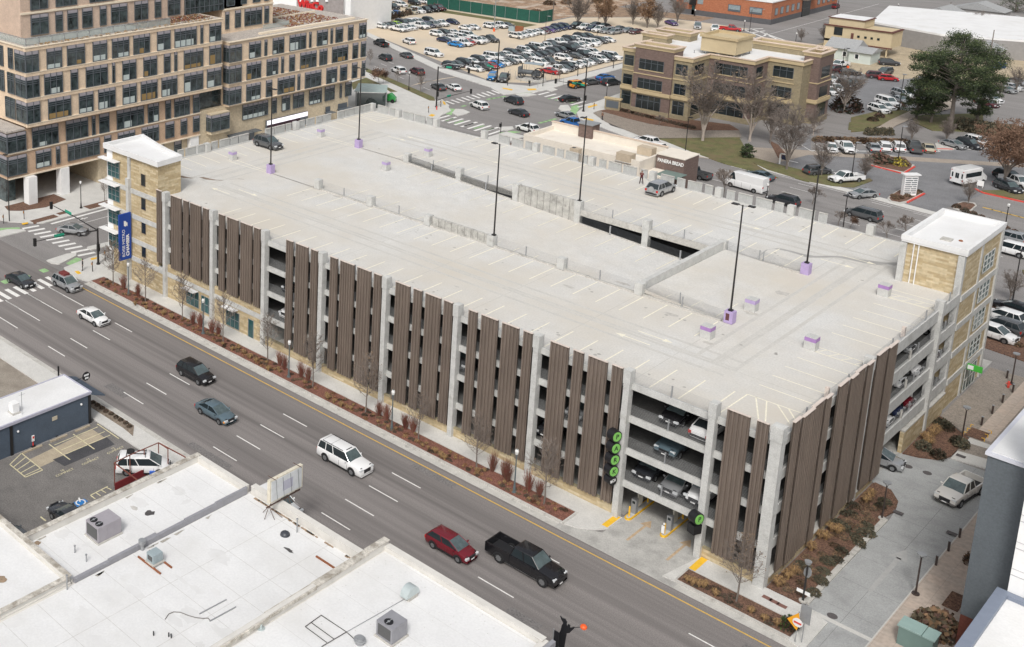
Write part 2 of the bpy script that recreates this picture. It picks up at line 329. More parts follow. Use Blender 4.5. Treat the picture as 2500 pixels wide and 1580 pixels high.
for p in (TP(T0,[(390,885),(560,830),(640,820),(642,845),(590,872),(500,917),(430,908)]),TP(T0,[(728,775),(760,765),(918,728),(918,762),(760,797)]),TP(T0,[(-60,650),(60,625),(200,625),(218,636),(160,650),(0,690),(-60,700)]),
    TP(ZX,[(250,290),(275,260),(330,263),(382,284),(352,298),(290,312)],2.987),TP(ZX,[(1025,257),(1040,233),(1095,231),(1118,262),(1105,278),(1050,276)],2.987),TP(ZX,[(712,152),(820,143),(868,157),(800,167),(740,165)],2.987),TP(ZX,[(590,392),(690,388),(702,406),(650,418),(600,410)],2.987),TP(ZX,[(925,118),(985,106),(1020,120),(975,134)],2.987)): g.prism(p,-.05,.13)
struct('concrete_island',g,walk)
for p,q_ in (((665,482),(1045,580)),((1045,580),(1170,500)),((1085,907),(1280,805)),((1425,300),(1600,305)),((1850,750),(1940,795)),((1940,795),(2408,900))):
    b=MB(); a_=TP(ZE,[p,q_]); d=Vector((a_[1][0]-a_[0][0],a_[1][1]-a_[0][1])); n=Vector((-d.y,d.x)).normalized()*.16
    b.prism([(a_[0][0]-n.x,a_[0][1]-n.y),(a_[1][0]-n.x,a_[1][1]-n.y),(a_[1][0]+n.x,a_[1][1]+n.y),(a_[0][0]+n.x,a_[0][1]+n.y)],-.05,.17); struct('red_kerb',b,redp)
# near parking lot on the left and the concrete round it
g=MB(); g.sheet([(-56.4,-25.4),(-40,-25.4),(-40,-70),(-90,-70),(-90,-36),(-56.4,-36)],.004); struct('near_lot',g,mat('asphalt_old',(.17,.16,.15),.92,.16,.5,.25,8,dirt=(.12,.115,.11),ds=.4))
g=MB(); g.sheet([(-55.4,-26.6),(-53.2,-26.6),(-53,-34.5),(-54.8,-34.6)],.01); struct('concrete_patch',g,mat('tan_concrete',(.40,.34,.25),.9,.12,1,.15,10))
g=MB(); g.sheet([(-53.2,-26.4),(-51.6,-26.6),(-51.6,-32.6),(-53.3,-32.8)],.012); struct('asphalt_patch',g,sealed)
g=MB(); g.sheet([(-140,-25.4),(-61,-25.4),(-61,-60),(-140,-60)],.004); struct('old_yard',g,mat('old_yard',(.30,.265,.22),.92,.15,.5,.2,8,dirt=(.2,.17,.14),ds=.3,dth=(.45,.6)))
# ---- markings ----
mk=MB()
for yy in (-9.75,-13.05,-16.35,-19.5):
    for k in range(-14,9):
        x=-44.9+14.55*k
        if yy<-19: x=x
        if -112<x<-92.5: continue
        mk.box(x,yy-.06,.0,x+3.4,yy+.06,.007)
for yy in (-9.8,-13.1,-16.4,-19.6): mk.box(-88.2,yy-.06,0,-80.5,yy+.06,.007)
for k in range(11): y=-8.1-1.26*k; mk.box(-91.5,y-.3,0,-88.5,y+.3,.008)
for k in range(10): x=-109.2+1.6*k; mk.line((x-.2,-.5),(x+.35,2.1),.6,.01)
mk.line((-108.3,3.9),(-108.3,75),.5,.01); mk.line((-105.4,4.5),(-105.3,60),.12,.01); mk.line((-102.0,9),(-102,60),.12,.01)
for a in ((-107,8),(-107,14)): mk.line(a,(a[0],a[1]+1.8),.25,.01); mk.line((a[0]-.4,a[1]+.9),(a[0]+.3,a[1]+1.1),.3,.01)
def cw(fa,fb,la,lb,n,w=.55,o=ZX,s=2.987,b=mk):
    P=TP(o,[fa,fb,la,lb],s)
    for k in range(n):
        t=k/(n-1) if n>1 else 0
        A=[P[0][i]*(1-t)+P[2][i]*t for i in (0,1)]; B=[P[1][i]*(1-t)+P[3][i]*t for i in (0,1)]; b.line(A,B,w,.01)
cw((205,200),(265,222),(540,122),(597,145),10,.6); cw((128,333),(232,305),(512,446),(640,404),9,.6); cw((835,140),(905,122),(1165,245),(1275,215),8,.6); cw((1195,392),(1280,373),(990,400),(1070,372),4,.6)
# back street lane lines
for a,b_,n in (((430,270),(1380,510),3),((900,475),(1020,520),1)):
    P=TP(T8,[a,b_])
def dash(a,b_,L=3,gp=9,w=.13,mb=mk,z=.012):
    d=Vector((b_[0]-a[0],b_[1]-a[1])); n=d.length; d.normalize(); t=0
    while t<n:
        e=min(t+L,n); mb.line((a[0]+d.x*t,a[1]+d.y*t),(a[0]+d.x*e,a[1]+d.y*e),w,z); t+=L+gp
P=TP(T8,[(0,190),(430,270),(1380,510),(900,475)])
for off in (0,-3.3,-6.6,-9.9,3.2): dash((-90,112.3+off),(-24,106.3+off)); dash((-24,106.3+off),(30,102+off))
mk.line((-54,114.3),(-22,110.0),.12,.012); mk.line((-22,110),(40,103.2),.12,.012)
P=TP(T1,[(1020,370),(1990,760)])
for off in (0,3.4,6.8,10.2): dash((-172-off*.2,133.5+off),(-122-off*.2,113.5+off))
# far streets
cw((110,240),(400,340),(20,270),(300,385),3,.6,T8 if 0 else (1800,0),3.44); cw((2080,250),(2280,240),(2400,330),(2330,300),4,.6,(1200,0),3.44)
mk.line((-105,200),(-105,330),.15,.012)
# lot stall lines on the right
for k in range(12):
    a=TP(ZE,[(0+130*k,330),(1450,325)]); 
a=TP(ZE,[(0,318),(1460,325)]); mk.line(a[0],a[1],.35,.022)
for k in range(9):
    t=k/8; p=(a[0][0]*(1-t)+a[1][0]*t,a[0][1]*(1-t)+a[1][1]*t); mk.line(p,(p[0]-3.6,p[1]+3.4),.14,.022)
a=TP(ZE,[(1700,305),(2040,285)]); mk.line(a[0],a[1],.3,.022)
a=TP(T8,[(350,25),(510,60)]); mk.line(a[0],a[1],.35,.022); a=TP(T8,[(560,95),(850,150)]); mk.line(a[0],a[1],.3,.022); a=TP(T8,[(720,120),(1020,200)]); mk.line(a[0],a[1],.2,.022)
struct('white_road_marking',mk,white)
mk=MB(); mk.box(-86,-6.62,0,140,-6.49,.008); mk.box(-300,-6.6,0,-112,-6.47,.008)
struct('yellow_line',mk,yellow)
mk=MB()
for x0,x1 in ((-12.85,-12.3),(-4.95,-4.4)): mk.box(x0,-2.35,.1,x1,-.1,.128)
for p in (TP((0,380),[(180,575),(235,565),(235,578),(190,588)]),TP((0,380),[(760,870),(815,860),(810,875),(765,885)]),TP((0,380),[(625,978),(660,975),(685,995),(655,1005)]),TP(T1,[(1650,850),(1675,865),(1680,890),(1660,880)]),TP(T1,[(1535,975),(1560,963),(1595,970),(1570,985)]),TP(T3,[(805,900),(880,880),(890,890),(815,912)]),TP(T3,[(770,990),(860,1010),(850,1022),(775,1003)]),TP(T3,[(90,740),(180,755),(170,765),(95,750)]),TP(T3,[(295,750),(370,748),(380,760),(310,765)])): mk.sheet(p,.127)
struct('tactile_paving',mk,yellowb)
mk=MB()
for k in range(6):
    a=TP(ZE,[(1940+100*k,955+26*k),(2060+100*k,985+26*k)]); mk.line(a[0],a[1],.4,.02)
for a,b_ in (((-8.2,.2),(-8.6,2.2)),((-6.0,-2.6),(-6.3,-.6)),((-9.9,-1.5),(-10.2,.3))): pass
struct('yellow_bar_marking',mk,yellow)
mk=MB()
for x in (-10.3,-6.7): mk.line((x,-2.6),(x,.8),.22,.034); mk.face([(x-.5,.5,.035),(x+.5,.5,.035),(x,1.6,.035)])
struct('orange_arrow_marking',mk,mat('faded_orange',(.46,.34,.22),.9,.2,3))
mk=MB()
for p in (TP((0,380),[(555,905),(640,855),(690,870),(600,930)]),TP((0,380),[(0,608),(165,603),(170,618),(60,640),(0,640)]),TP(ZX,[(185,290),(215,252),(275,258),(245,302)],2.987),TP(ZX,[(1118,240),(1165,225),(1182,245),(1150,300),(1112,282)],2.987),TP(ZX,[(710,132),(800,126),(830,140),(720,150)],2.987),TP((1200,0),[(60,1115),(180,1100),(250,1110),(120,1130)])): mk.sheet(p,.009)
for a,b_ in (((-94.2,-7.6),(-93,-6.6)),((-94.3,-10.6),(-93.1,-9.6)),((-94.3,-13.6),(-93.1,-12.6)),((-94.3,-16.4),(-93.1,-15.4)),((-94.3,-19),(-93.1,-18))): mk.box(a[0],a[1],0,b_[0],b_[1],.009)
cw((505,190),(540,180),(600,172),(640,165),4,.7,b=mk); cw((320,240),(350,232),(375,222),(405,215),2,.7,b=mk); cw((885,362),(920,352),(975,338),(1010,328),4,.7,b=mk); cw((200,345),(260,325),(480,420),(560,398),5,.45,b=mk); cw((950,185),(1000,170),(1110,215),(1160,200),4,.4,b=mk)
struct('green_lane_marking',mk,green)
mk=MB()
for k,x in enumerate((-56.1,-56.1)): pass
for yy in (-25.6,-28.6,-31.5): mk.line((-55.9,yy),(-52.2,yy-.05),.12,.018)
for xx in (-55.4,-54.2,-53.3): mk.line((xx,-25.9),(xx,-31.2),.1,.018)
HB=TP((0,880),[(250,1080),(495,1275),(295,1358),(115,1210)],4.756)
for a,b_ in ((0,1),(1,2),(2,3)): mk.line(HB[a],HB[b_],.12,.018)
for t in (0,.22,.45,.68,.9):
    a=[HB[0][i]*(1-t)+HB[1][i]*t for i in (0,1)]; b_=[HB[3][i]*(1-t)+HB[2][i]*t for i in (0,1)]; mk.line(a,b_,.1,.018)
HB=TP((0,1140),[(760,240),(905,165),(950,185),(800,270)])
for a,b_ in ((0,1),(3,0)): mk.line(HB[a],HB[b_],.12,.018)
for t in (.3,.6,.9):
    a=[HB[0][i]*(1-t)+HB[1][i]*t for i in (0,1)]; b_=[HB[3][i]*(1-t)+HB[2][i]*t for i in (0,1)]; mk.line(a,b_,.1,.018)
a=TP((0,1140),[(340,420),(385,455)]); mk.line(a[0],a[1],.14,.018)
struct('pale_yellow_marking',mk,ltyel)
b=TP((0,1140),[(615,300),(705,268),(740,290),(650,340)]); mk=MB().sheet(b,.02); struct('blue_marking',mk,mat('blue_paint',(.02,.18,.48),.7,.1,3))
c_=[sum(p[i] for p in b)/4 for i in (0,1)]
mk=MB()
for k in range(14):
    t0,t1=2*math.pi*k/16,2*math.pi*(k+1)/16; mk.line((c_[0]+.42*math.cos(t0),c_[1]+.42*math.sin(t0)),(c_[0]+.42*math.cos(t1),c_[1]+.42*math.sin(t1)),.13,.026)
mk.line((c_[0]-.1,c_[1]),(c_[0]-.7,c_[1]+.3),.14,.027); struct('wheelchair_marking',mk,white)
for i,yy in enumerate((-27.2,-30.2,-33.2)):
    o=textmesh('lot_lettering','%d\nCOMPACT'%(12-i),.42,ltyel,Matrix.Translation((-50.9,yy,.02))@Matrix.Rotation(R(90),4,'Z'),ext=.001); o['kind']='structure'
random.seed(31); b=MB()
for k in range(11):
    x=random.uniform(-86,20); y=random.uniform(-21.5,-6.5); a=random.choice((0,0,1.57))+random.gauss(0,.15); w=random.uniform(.02,.04)
    for j in range(random.randint(3,9)):
        n_=(x+math.cos(a)*random.uniform(.4,1.1),y+math.sin(a)*random.uniform(.4,1.1))
        if -22<n_[1]<-5.9: b.line((x,y),n_,w,.0045)
        x,y=n_; a+=random.gauss(0,.35)
struct('sealed_crack',b,mat('crack_seal',(.10,.095,.092),.7,.1,3))
b=MB()
for x,y,w,l in ((-62,-20.4,3.6,1.2),(-47,-21.3,6,.9),(-12,-19,3,1.6),(-30,-7.6,5,.8),(2,-9,4,1.5)): b.sheet([(x,y),(x+w,y+.05),(x+w,y+l),(x+.1,y+l)],.003)
struct('road_patch',b,mat('patch_asphalt',(.17,.16,.155),.9,.15,.8,.3,6))
b=MB()
for k in range(9): b.line((6.4-3.6+.9*k*.0+0,0),(6.4-3.6,0.01),.01,.01) if 0 else None
for k in range(8): b.line((3.5,2+4.2*k),(8.15,2+4.2*k),.03,.0105)
b.line((5.9,-4.6),(5.9,33),.03,.0106)
struct('slab_joint',b,mat('joint_lane',(.20,.20,.195),.9,.1,2))
# direction arrow worn into the side street, manholes
mk=MB(); mk.line((6.0,6),(6.0,12.5),.35,.016); mk.face([(5.3,12.3,.016),(6.7,12.3,.016),(6.0,14.2,.016)]); struct('worn_arrow',mk,mat('worn_white',(.40,.40,.39),.9,.1,2))
def disc(x,y,r,z,m,name,label,group=None,sq=0):
    b=MB()
    if sq: b.box(x-r,y-r*.6,z,x+r,y+r*.6,z+.012)
    else: b.tube((x,y,z),(x,y,z+.012),r,n=20)
    return solo(name,b,m,label,'manhole cover' if not sq else 'grate',group)
iron=mat('cast_iron',(.10,.09,.09),.8,.2,6)
for (px,py,z,lb,grp) in ((792,965,0,'round iron manhole cover with pale ring in the front road behind the blue sedan',None),(2217,1139,.01,'manhole cover in the side street nearest the hatchback leaving the garage',None),(2264,1155,.01,'manhole cover in the side street between the garage exit and the pale pickup',None),(2032,1504,.01,'manhole cover in the near end of the side street beside the concrete band',None),(2233,1515,.13,'iron cover in the pavement, farther one of the pair near the bush',None),(2224,1527,.13,'iron cover in the pavement, nearer one of the pair near the bush',None)):
    p=U(px,py,z)
    if px==792:
        b=MB(); b.tube((p.x,p.y,0),(p.x,p.y,.006),.62,n=24); struct('manhole_collar',b,walk)
        disc(p.x,p.y,.42,.006,iron,'manhole_cover',lb)
    else: disc(p.x,p.y,.38,z+.002,iron,'manhole_cover',lb)
for k,(px,py) in enumerate(((1873,1460),(1890,1469),(1909,1479))):
    p=U(px,py,.12); disc(p.x,p.y,.36,.121,mat('brick_patch',(.2,.1,.08),.9,.2,5),'utility_cover',('left','middle','right')[k]+' one of three square covers in the pavement by the garage corner','square covers in the pavement',1)
for px,py,lb in ((2193,1252,'square dark drain grate at the kerb beside the small lamp bed'),(2324,1303,'square dark drain grate beside the farthest bollard of the side street'),(2346,1114,'dark drain grate at the kerb of the triangular bed')):
    p=U(px,py,.12); disc(p.x,p.y,.4,.155,iron,'drain_grate',lb,None,1)
# ================= PARKING GARAGE =================
cmu=brickmat('block_tan',(.43,.335,.195),(.63,.54,.37),(.43,.35,.23),1.15,.235,.006,.5,-.25)
brownp=mat('brown_metal',(.20,.160,.132),.55,.17,1.2,.08,20,metal=.15,stretch=(1.5,1.5,.22),alpha=.87)
coping=mat('coping_beige',(.62,.54,.48),.6,.06,2)
steel=mat('galvanised',(.40,.41,.42),.45,.08,3,metal=.5)
G=thing('parking_garage','long concrete parking garage with brown ribbed screens and a pale open roof deck','parking garage',(-44,27,0))
GO=Matrix.Translation((44,-27,0))
def gp(mb,name,m,parent=G,smooth=False):
    mb.v=[(x+44,y-27,z) for x,y,z in mb.v] ; return mb.build(name,m,parent,smooth)
DZ=13.0; X0,X1,Y0,Y1=-89.0,0.0,0.0,54.9
XC=[-66.747,-57.747,-48.747,-39.747,-30.747,-21.747,-12.747]
# roof deck : near strip, far strip, end strips ; the middle strip ramps down
d=MB(); t=.32
d.prism([(X0,Y0+.15),(X1-.15,Y0+.15),(X1-.15,18.3),(-13,18.3),(-66.7,18.3),(X0,18.3)],DZ-t,DZ,bot=True)
d.prism([(X0,36.6),(X1-.15,36.6),(X1-.15,Y1-.1),(X0,Y1-.1)],DZ-t,DZ,bot=True)
d.prism([(X0,18.3),(-66.7,18.3),(-66.7,36.6),(X0,36.6)],DZ-t,DZ,bot=True); d.prism([(-13,18.3),(X1-.15,18.3),(X1-.15,36.6),(-13,36.6)],DZ-t,DZ,bot=True)
gp(d,'roof_deck',deckm)
d=MB(); zr=10.45
d.loft([[(-66.7,18.5,13.0),(-66.7,36.5,13.0),(-66.7,36.5,12.7),(-66.7,18.5,12.7)],[(-21.9,18.5,zr),(-21.9,36.5,zr),(-21.9,36.5,zr-.3),(-21.9,18.5,zr-.3)]])
d.loft([[(-21.4,18.5,13.55),(-21.4,36.5,13.35),(-21.4,36.5,13.05),(-21.4,18.5,13.25)],[(-13,18.5,13.0),(-13,36.5,13.0),(-13,36.5,12.7),(-13,18.5,12.7)]])
gp(d,'ramp',deckm)
# lower floors
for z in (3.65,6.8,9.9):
    d=MB(); d.box(X0+.3,.25,z-.3,X1-.25,Y1-.3,z); gp(d,'floor_slab',mat('parking_floor',(.12,.12,.115),.9,.2,.5,.15,8))  # floor colour darkened to stand in for the shade inside
d=MB(); d.box(-88,17.9,.05,-14,18.1,12.6); d.box(-88,36.8,.05,-24,37.0,9.5); d.box(-58,37,.05,-57.8,54,12.5); gp(d,'inner_wall',mat('shade_concrete',(.06,.06,.058),.9,.15,1))  # walls added to block light through the decks, shade put into their colour
# edge beams, each level
d=MB()
for z in (3.65,6.8,9.9,13.0):
    d.box(-83.2,0.02,z-.55,-.3,.24,z+.06)
    d.box(-.26,.3,z-.75,-.02,23.7,z+.12); d.box(X0+.3,Y1-.25,z-.6,X1,Y1-.02,z+.1); d.box(X0+.02,8,z-.6,X0+.3,Y1,z+.1)
    d.box(-.28,23.7,z-.85,.02,42.4,z+.32)
gp(d,'edge_beam',conc)
# inner kerbs round the ramp opening
d=MB()
d.box(-66.4,18.15,13.0,-13.3,18.5,13.16); d.box(-66.4,36.45,12.45,-13.3,36.75,13.2)
gp(d,'ramp_kerb',curbm)
def inner_wall(name,x0,x1,y0,y1,z0,z1,m=concw): b=MB(); b.box(x0,y0,z0,x1,y1,z1); return gp(b,name,m)
inner_wall('ramp_wall',-48.4,-40.1,36.42,36.8,11.0,14.22); inner_wall('ramp_wall',-48.2,-39.9,18.2,18.52,11.6,14.22); inner_wall('ramp_wall',-21.95,-21.45,18.75,36.3,10.2,14.35,conc)
ij=MB()
for k in range(9):
    ij.box(-48.3+.92*k,36.40,11.3,-48.27+.92*k,36.43,14.2); ij.box(-48.1+.92*k,18.18,13.1,-48.07+.92*k,18.21,14.2)
gp(ij,'wall_joint',mat('joint_dark',(.12,.12,.11),.9,0))
ledge=MB()   # lighter lower kerb of the ramp along the opening
for a,b_ in ((-39.5,-31.1),(-30.4,-22.0),(-66.4,-58.1),(-57.4,-49.2)):
    za=13-(a+66.7)/44.8*2.55; zb=13-(b_+66.7)/44.8*2.55
    ledge.loft([[(a,36.2,za-.2),(a,36.4,za-.2),(a,36.4,za+.16),(a,36.2,za+.16)],[(b_,36.2,zb-.2),(b_,36.4,zb-.2),(b_,36.4,zb+.16),(b_,36.2,zb+.16)]])
gp(ledge,'ramp_kerb',curbm)
# mesh guard between ramp and void
gm=mat('mesh_dark',(.05,.055,.06),.6,0)
for a,b_ in ((-39.2,-31.1),(-30.3,-22.2),(-66.2,-58.1),(-57.2,-49.2)):
    b=MB(); n=int((b_-a)/.14)
    zf=lambda x:13-(x+66.7)/44.8*2.55
    for k in range(n+1):
        x=a+(b_-a)*k/n; b.box(x-.012,36.28,zf(x)+.1,x+.012,36.31,zf(x)+1.1)
    for h in [0.15+.12*i for i in range(9)]: b.tube((a,36.3,zf(a)+h),(b_,36.3,zf(b_)+h),.014,n=3)
    gp(b,'guard_mesh',gm)
    b=MB(); xm=(a+b_)/2; b.box(xm-.08,36.15,zf(xm),xm+.08,36.28,zf(xm)+1.15); gp(b,'guard_post',steel)
# columns
def column(x,y,z0,z1,w=.55,dp=.75,cap=True,m=conc):
    b=MB(); b.box(x-w/2,y-dp/2,z0,x+w/2,y+dp/2,z1); 
    if cap: b.box(x-w/2-.05,y-dp/2-.05,z1-1.25,x+w/2+.05,y+dp/2+.05,z1-.02)
    return gp(b,'column',m)
for x in [-83.4,-75.8]+XC+[-5.25]: column(x,-.1,0,14.3)
for x in [-83.4,-75.75]+XC+[-5.15]: column(x,Y1,0,14.3,.7,.7)
column(-.15,-.05,0,14.35,.85,.85)
for y in (18.3,36.7): column(-.05,y,0,14.3,.7,.6)
for y in (13.7,33): pass
for x in XC[:-1]:
    column(x,18.35,0,14.3,.75,.75)
    column(x,36.6,0,14.3,.75,.75)
for x,y in ((X0,18.5),(X0,36.9),(X0+.1,Y1)): column(x,y,0,14.3,.7,.7)
for y in (9.6,27.4): b=MB(); b.box(-.45,y-.14,13,-.15,y+.14,14.25); gp(b,'parapet_post',coping)
for z in (3.65,6.8,9.9):
    for y in (29.8,): b=MB(); b.box(-.2,y-.1,z,-.02,y+.1,z+1.25); gp(b,'guard_post',curbm)
for z in (3.65,6.8): 
    for y in (38.6,34.9): b=MB(); b.box(-.9,y-.1,z,-.8,y+.25,z+1.0); gp(b,'guard_post',whitec)
# ribbed screens
def screen(a,b_,axis,z0,z1,off,sgn):
    # corrugated sheet; a..b along the facade
    n=max(3,round((b_-a)/.36)); st=(b_-a)/n; dp=.12; pts=[]
    for k in range(n):
        s=a+k*st; pts+=[(s,0),(s+st*.42,0),(s+st*.5,dp),(s+st*.92,dp)]
    pts.append((b_,0))
    b=MB(); q=lambda s,o,z:(s,off-sgn*o,z) if axis=='x' else (off-sgn*o,s,z)
    for i in range(len(pts)-1):
        (s0,o0),(s1,o1)=pts[i],pts[i+1]; P=[q(s0,o0,z0),q(s1,o1,z0),q(s1,o1,z1),q(s0,o0,z1)]
        b.face(P); P2=[q(s0,o0+.06,z0),q(s1,o1+.06,z0),q(s1,o1+.06,z1),q(s0,o0+.06,z1)]; b.face(P2[::-1]); b.face([P[3],P[2],P2[2],P2[3]])
    if sgn>0: pass
    ob=gp(b,'screen_panel',brownp)
    c=MB()
    if axis=='x': c.box(a,off-.02*sgn-.1,z1+.002,b_,off+.14,z1+.07)
    else: c.box(off-.16,a,z1+.002,off+.1,b_,z1+.07)
    gp(c,'coping',coping,ob)
PF=[(-77.36,-76.28),(-74.51,-72.43),(-72.08,-71.06),(-70.72,-68.72),(-68.39,-67.29),(-65.46,-64.41),(-63.98,-62.05),(-61.64,-59.68),(-59.38,-58.29),(-54.11,-53.05),(-52.62,-50.7),(-50.3,-49.26),(-47.42,-46.34),(-45.97,-43.97),(-43.55,-41.65),(-41.26,-40.21),(-38.36,-36.47),(-36.04,-34.99),(-34.54,-32.63),(-32.27,-31.19),(-29.33,-28.3),(-27.85,-25.96),(-25.51,-23.65),(-23.18,-22.19),(-20.32,-18.44),(-17.99,-16.98),(-16.51,-14.65),(-14.22,-13.21),(-4.12,-2.27),(-1.75,-0.8)]
for a,b_ in PF: screen(a,b_,'x',4.5 if b_<-58 else (1.1 if b_<-50 or b_>-50 else 1.1),14.28,-.42,-1)
for i,(a,b_) in enumerate([(1.39,2.74),(2.78,5.02),(5.06,7.29),(7.34,8.63),(10.37,12.53),(12.66,14.05),(14.1,16.24),(16.38,17.75),(19.0,21.38),(21.43,23.63)]):
    screen(a,b_,'y',.75,14.28,.36+(.12 if i%2 else 0),1)
# fluted parapet panels at the back and left edge of the deck
flut=mat('fluted_grey',(.42,.425,.415),.8,.12,1.2,.1,9)
def parapet(a,b_,axis):
    n=max(4,round((b_-a)/.26)); st=(b_-a)/n; b=MB()
    for k in range(n):
        s=a+k*st
        if axis=='x': b.box(s,Y1-.05,12.3,s+st*.55,Y1+.16,14.2); b.box(s+st*.55,Y1+.0,12.3,s+st,Y1+.12,14.2)
        else: b.box(X0-.16,s,12.3,X0+.05,s+st*.55,14.2); b.box(X0-.12,s+st*.55,12.3,X0,s+st,14.2)
    ob=gp(b,'parapet_panel',flut); c=MB()
    if axis=='x': c.box(a,Y1-.1,14.202,b_,Y1+.2,14.27)
    else: c.box(X0-.2,a,14.202,X0+.1,b_,14.27)
    gp(c,'coping',curbm,ob)
for a,b_ in [(-87.75,-85.6),(-85.22,-84.18),(-82.38,-80.32),(-80.01,-77.99),(-77.66,-76.54),(-64.2,-62.32),(-61.9,-60.0),(-59.55,-58.51),(-56.66,-54.76),(-54.32,-53.28),(-52.88,-50.95),(-50.11,-49.5),(-47.66,-46.66),(-46.23,-44.36),(-44.05,-42.13),(-41.52,-40.58),(-38.64,-36.82),(-36.38,-35.3),(-34.91,-33.03),(-32.6,-31.58),(-29.76,-28.76),(-28.28,-26.51),(-26.05,-24.11),(-23.75,-22.71),(-20.87,-19.03),(-18.58,-17.6)]: parapet(a,b_,'x')
for a,b_ in [(8.9,10.0),(10.3,12.2),(12.97,14.08),(14.46,16.44),(16.78,17.93),(19.43,20.59),(21.01,22.96),(23.19,24.64),(24.88,26.83),(30.29,32.19),(32.37,34.51),(34.77,35.94),(37.66,38.99),(39.32,41.16),(41.62,42.88),(43.02,44.97),(46.57,48.05),(48.22,50.5),(50.65,52.64),(52.79,54.6)]: parapet(a,b_,'y')
# cable rails
def rail(p,q,h0,h1,n,post=None,r=.011):
    b=MB()
    for k in range(n):
        h=h0+(h1-h0)*k/(n-1); b.tube((p[0],p[1],p[2]+h),(q[0],q[1],q[2]+h),r,n=3)
    if post is not None:
        for t in post:
            x,y,z=[p[i]*(1-t)+q[i]*t for i in range(3)]; b.box(x-.05,y-.05,z,x+.05,y+.05,z+1.15)
    return gp(b,'cable_rail',steel)
xs=[-83.4,-75.8]+XC+[-5.25,-.3]
for z in (6.8,9.9,13.0):
    for i in range(1,len(xs)-1): rail((xs[i]+.3,.1,z),(xs[i+1]-.3,.1,z),.15,1.1,9,[.5])
for a,b_ in ((-12.4,-5.6),(-5.0,-.6)): rail((a,.1,3.65),(b_,.1,3.65),.15,1.1,9,[.5])
rail((-57.4,.1,3.65),(-49.1,.1,3.65),.15,1.1,9,[.5])
for z in (3.65,6.8,9.9,13.0): 
    rail((-.1,.6,z),(-.1,18,z),.15,1.1,9,[.25,.75]); rail((-.1,18.7,z),(-.1,36.3,z+.3),.15,1.1,9,[.25,.75] if z<13 else [.3,.8]); rail((-.1,37.1,z),(-.1,42.2,z+.3),.15,1.1,9,[.5])
for i in range(len(XC)-1):
    a,b_=XC[i]+.4,XC[i+1]-.4
    if not -49<XC[i]<-48:
        rail((a,18.3,13.1),(b_,18.3,13.1),.15,1.1,8,[.5],.008); rail((a,36.65,13.15),(b_,36.65,13.15),.15,1.1,8,[.5],.008)
rail((-21.3,18.6,13.55),(-13.2,18.6,13.05),.1,1.0,8,[.45],.012); rail((-21.3,36.6,13.3),(-13.2,36.6,13.05),.1,1.0,8,[.45],.012)
# side walls at the ground: block walls
d=MB(); d.box(-57.5,-.12,0,-12.98,.12,1.05); d.box(-5.0,-.12,0,-.6,.12,1.05); d.box(-.2,.5,0,.2,23.0,.75)
d.box(-.18,30.6,0,.18,36.3,2.3); d.box(-.18,37.1,0,.18,42.3,2.3); gp(d,'block_wall',cmu)
d=MB(); d.box(-.24,30.55,2.302,.24,36.35,2.45); d.box(-.24,37.05,2.302,.24,42.35,2.45); d.box(-.28,.5,.752,.3,23.0,.85); gp(d,'wall_cap',curbm)
d=MB(); d.box(-57.5,-.2,1.052,-13.0,.16,1.12); d.box(-5.0,-.2,1.052,-.6,.16,1.12); gp(d,'wall_cap',mat('moss_cap',(.27,.235,.15),.9,.3,1.2))
# podium wall on the left with shop fronts
d=MB(); d.box(-83.1,-.08,0,-57.5,.2,2.98); d.box(-75.5,-.10,3.62,-57.5,.2,4.55); gp(d,'podium_wall',cmu)
d=MB(); d.box(-83.2,-.18,2.99,-57.4,.25,3.6); gp(d,'podium_band',conc)
d=MB(); d.box(-83.2,8.2,0,-83.0,10,9); gp(d,'inner_wall',conc)
d=MB(); d.box(-57.6,.3,0,-57.3,14,3.3); d.box(-57.6,14,0,-48,14.2,3.3); gp(d,'dark_bay_wall',conc)
def gpwin(x0,x1,z0,z1,y,m=glasst,nm=1,nz=1,name='window',par=None,fr=steel,axis='x',fw_=.045):
    b=MB(); f=MB()
    q=lambda s0,s1,o0,o1,za,zb:(s0,o0,za,s1,o1,zb) if axis=='x' else (o0,s0,za,o1,s1,zb)
    sg=-1 if axis=='x' else 1
    o=lambda a,b_:(min(y+sg*a,y+sg*b_),max(y+sg*a,y+sg*b_))
    for s in [x0+(x1-x0)*k/nm for k in range(nm+1)]: f.box(*q(s-fw_/2,s+fw_/2,*o(0,.07),z0,z1))
    for z in [z0+(z1-z0)*k/nz for k in range(nz+1)]: f.box(*q(x0-fw_/2,x1+fw_/2,*o(0,.06),z-fw_/2,z+fw_/2))
    w=gp(f,name,fr,par or G); b.box(*q(x0,x1,*o(-.05,.02),z0,z1)); gp(b,'pane',m,w); return w
gpwin(-71.8,-69.4,.6,2.7,-.09,nm=3,nz=2); gpwin(-68.9,-66.9,.5,2.6,-.09,nm=3,nz=2); gpwin(-64.3,-62.0,.3,2.4,-.09,nm=3,nz=2); gpwin(-60.4,-59.5,.1,2.4,-.09,nm=1,nz=1,name='door')
for a,b_ in ((-71.9,-69.5),(-64.5,-62.2)): b=MB(); b.box(a,-1.0,2.78,b_,-.12,2.86); gp(b,'awning',whitem)
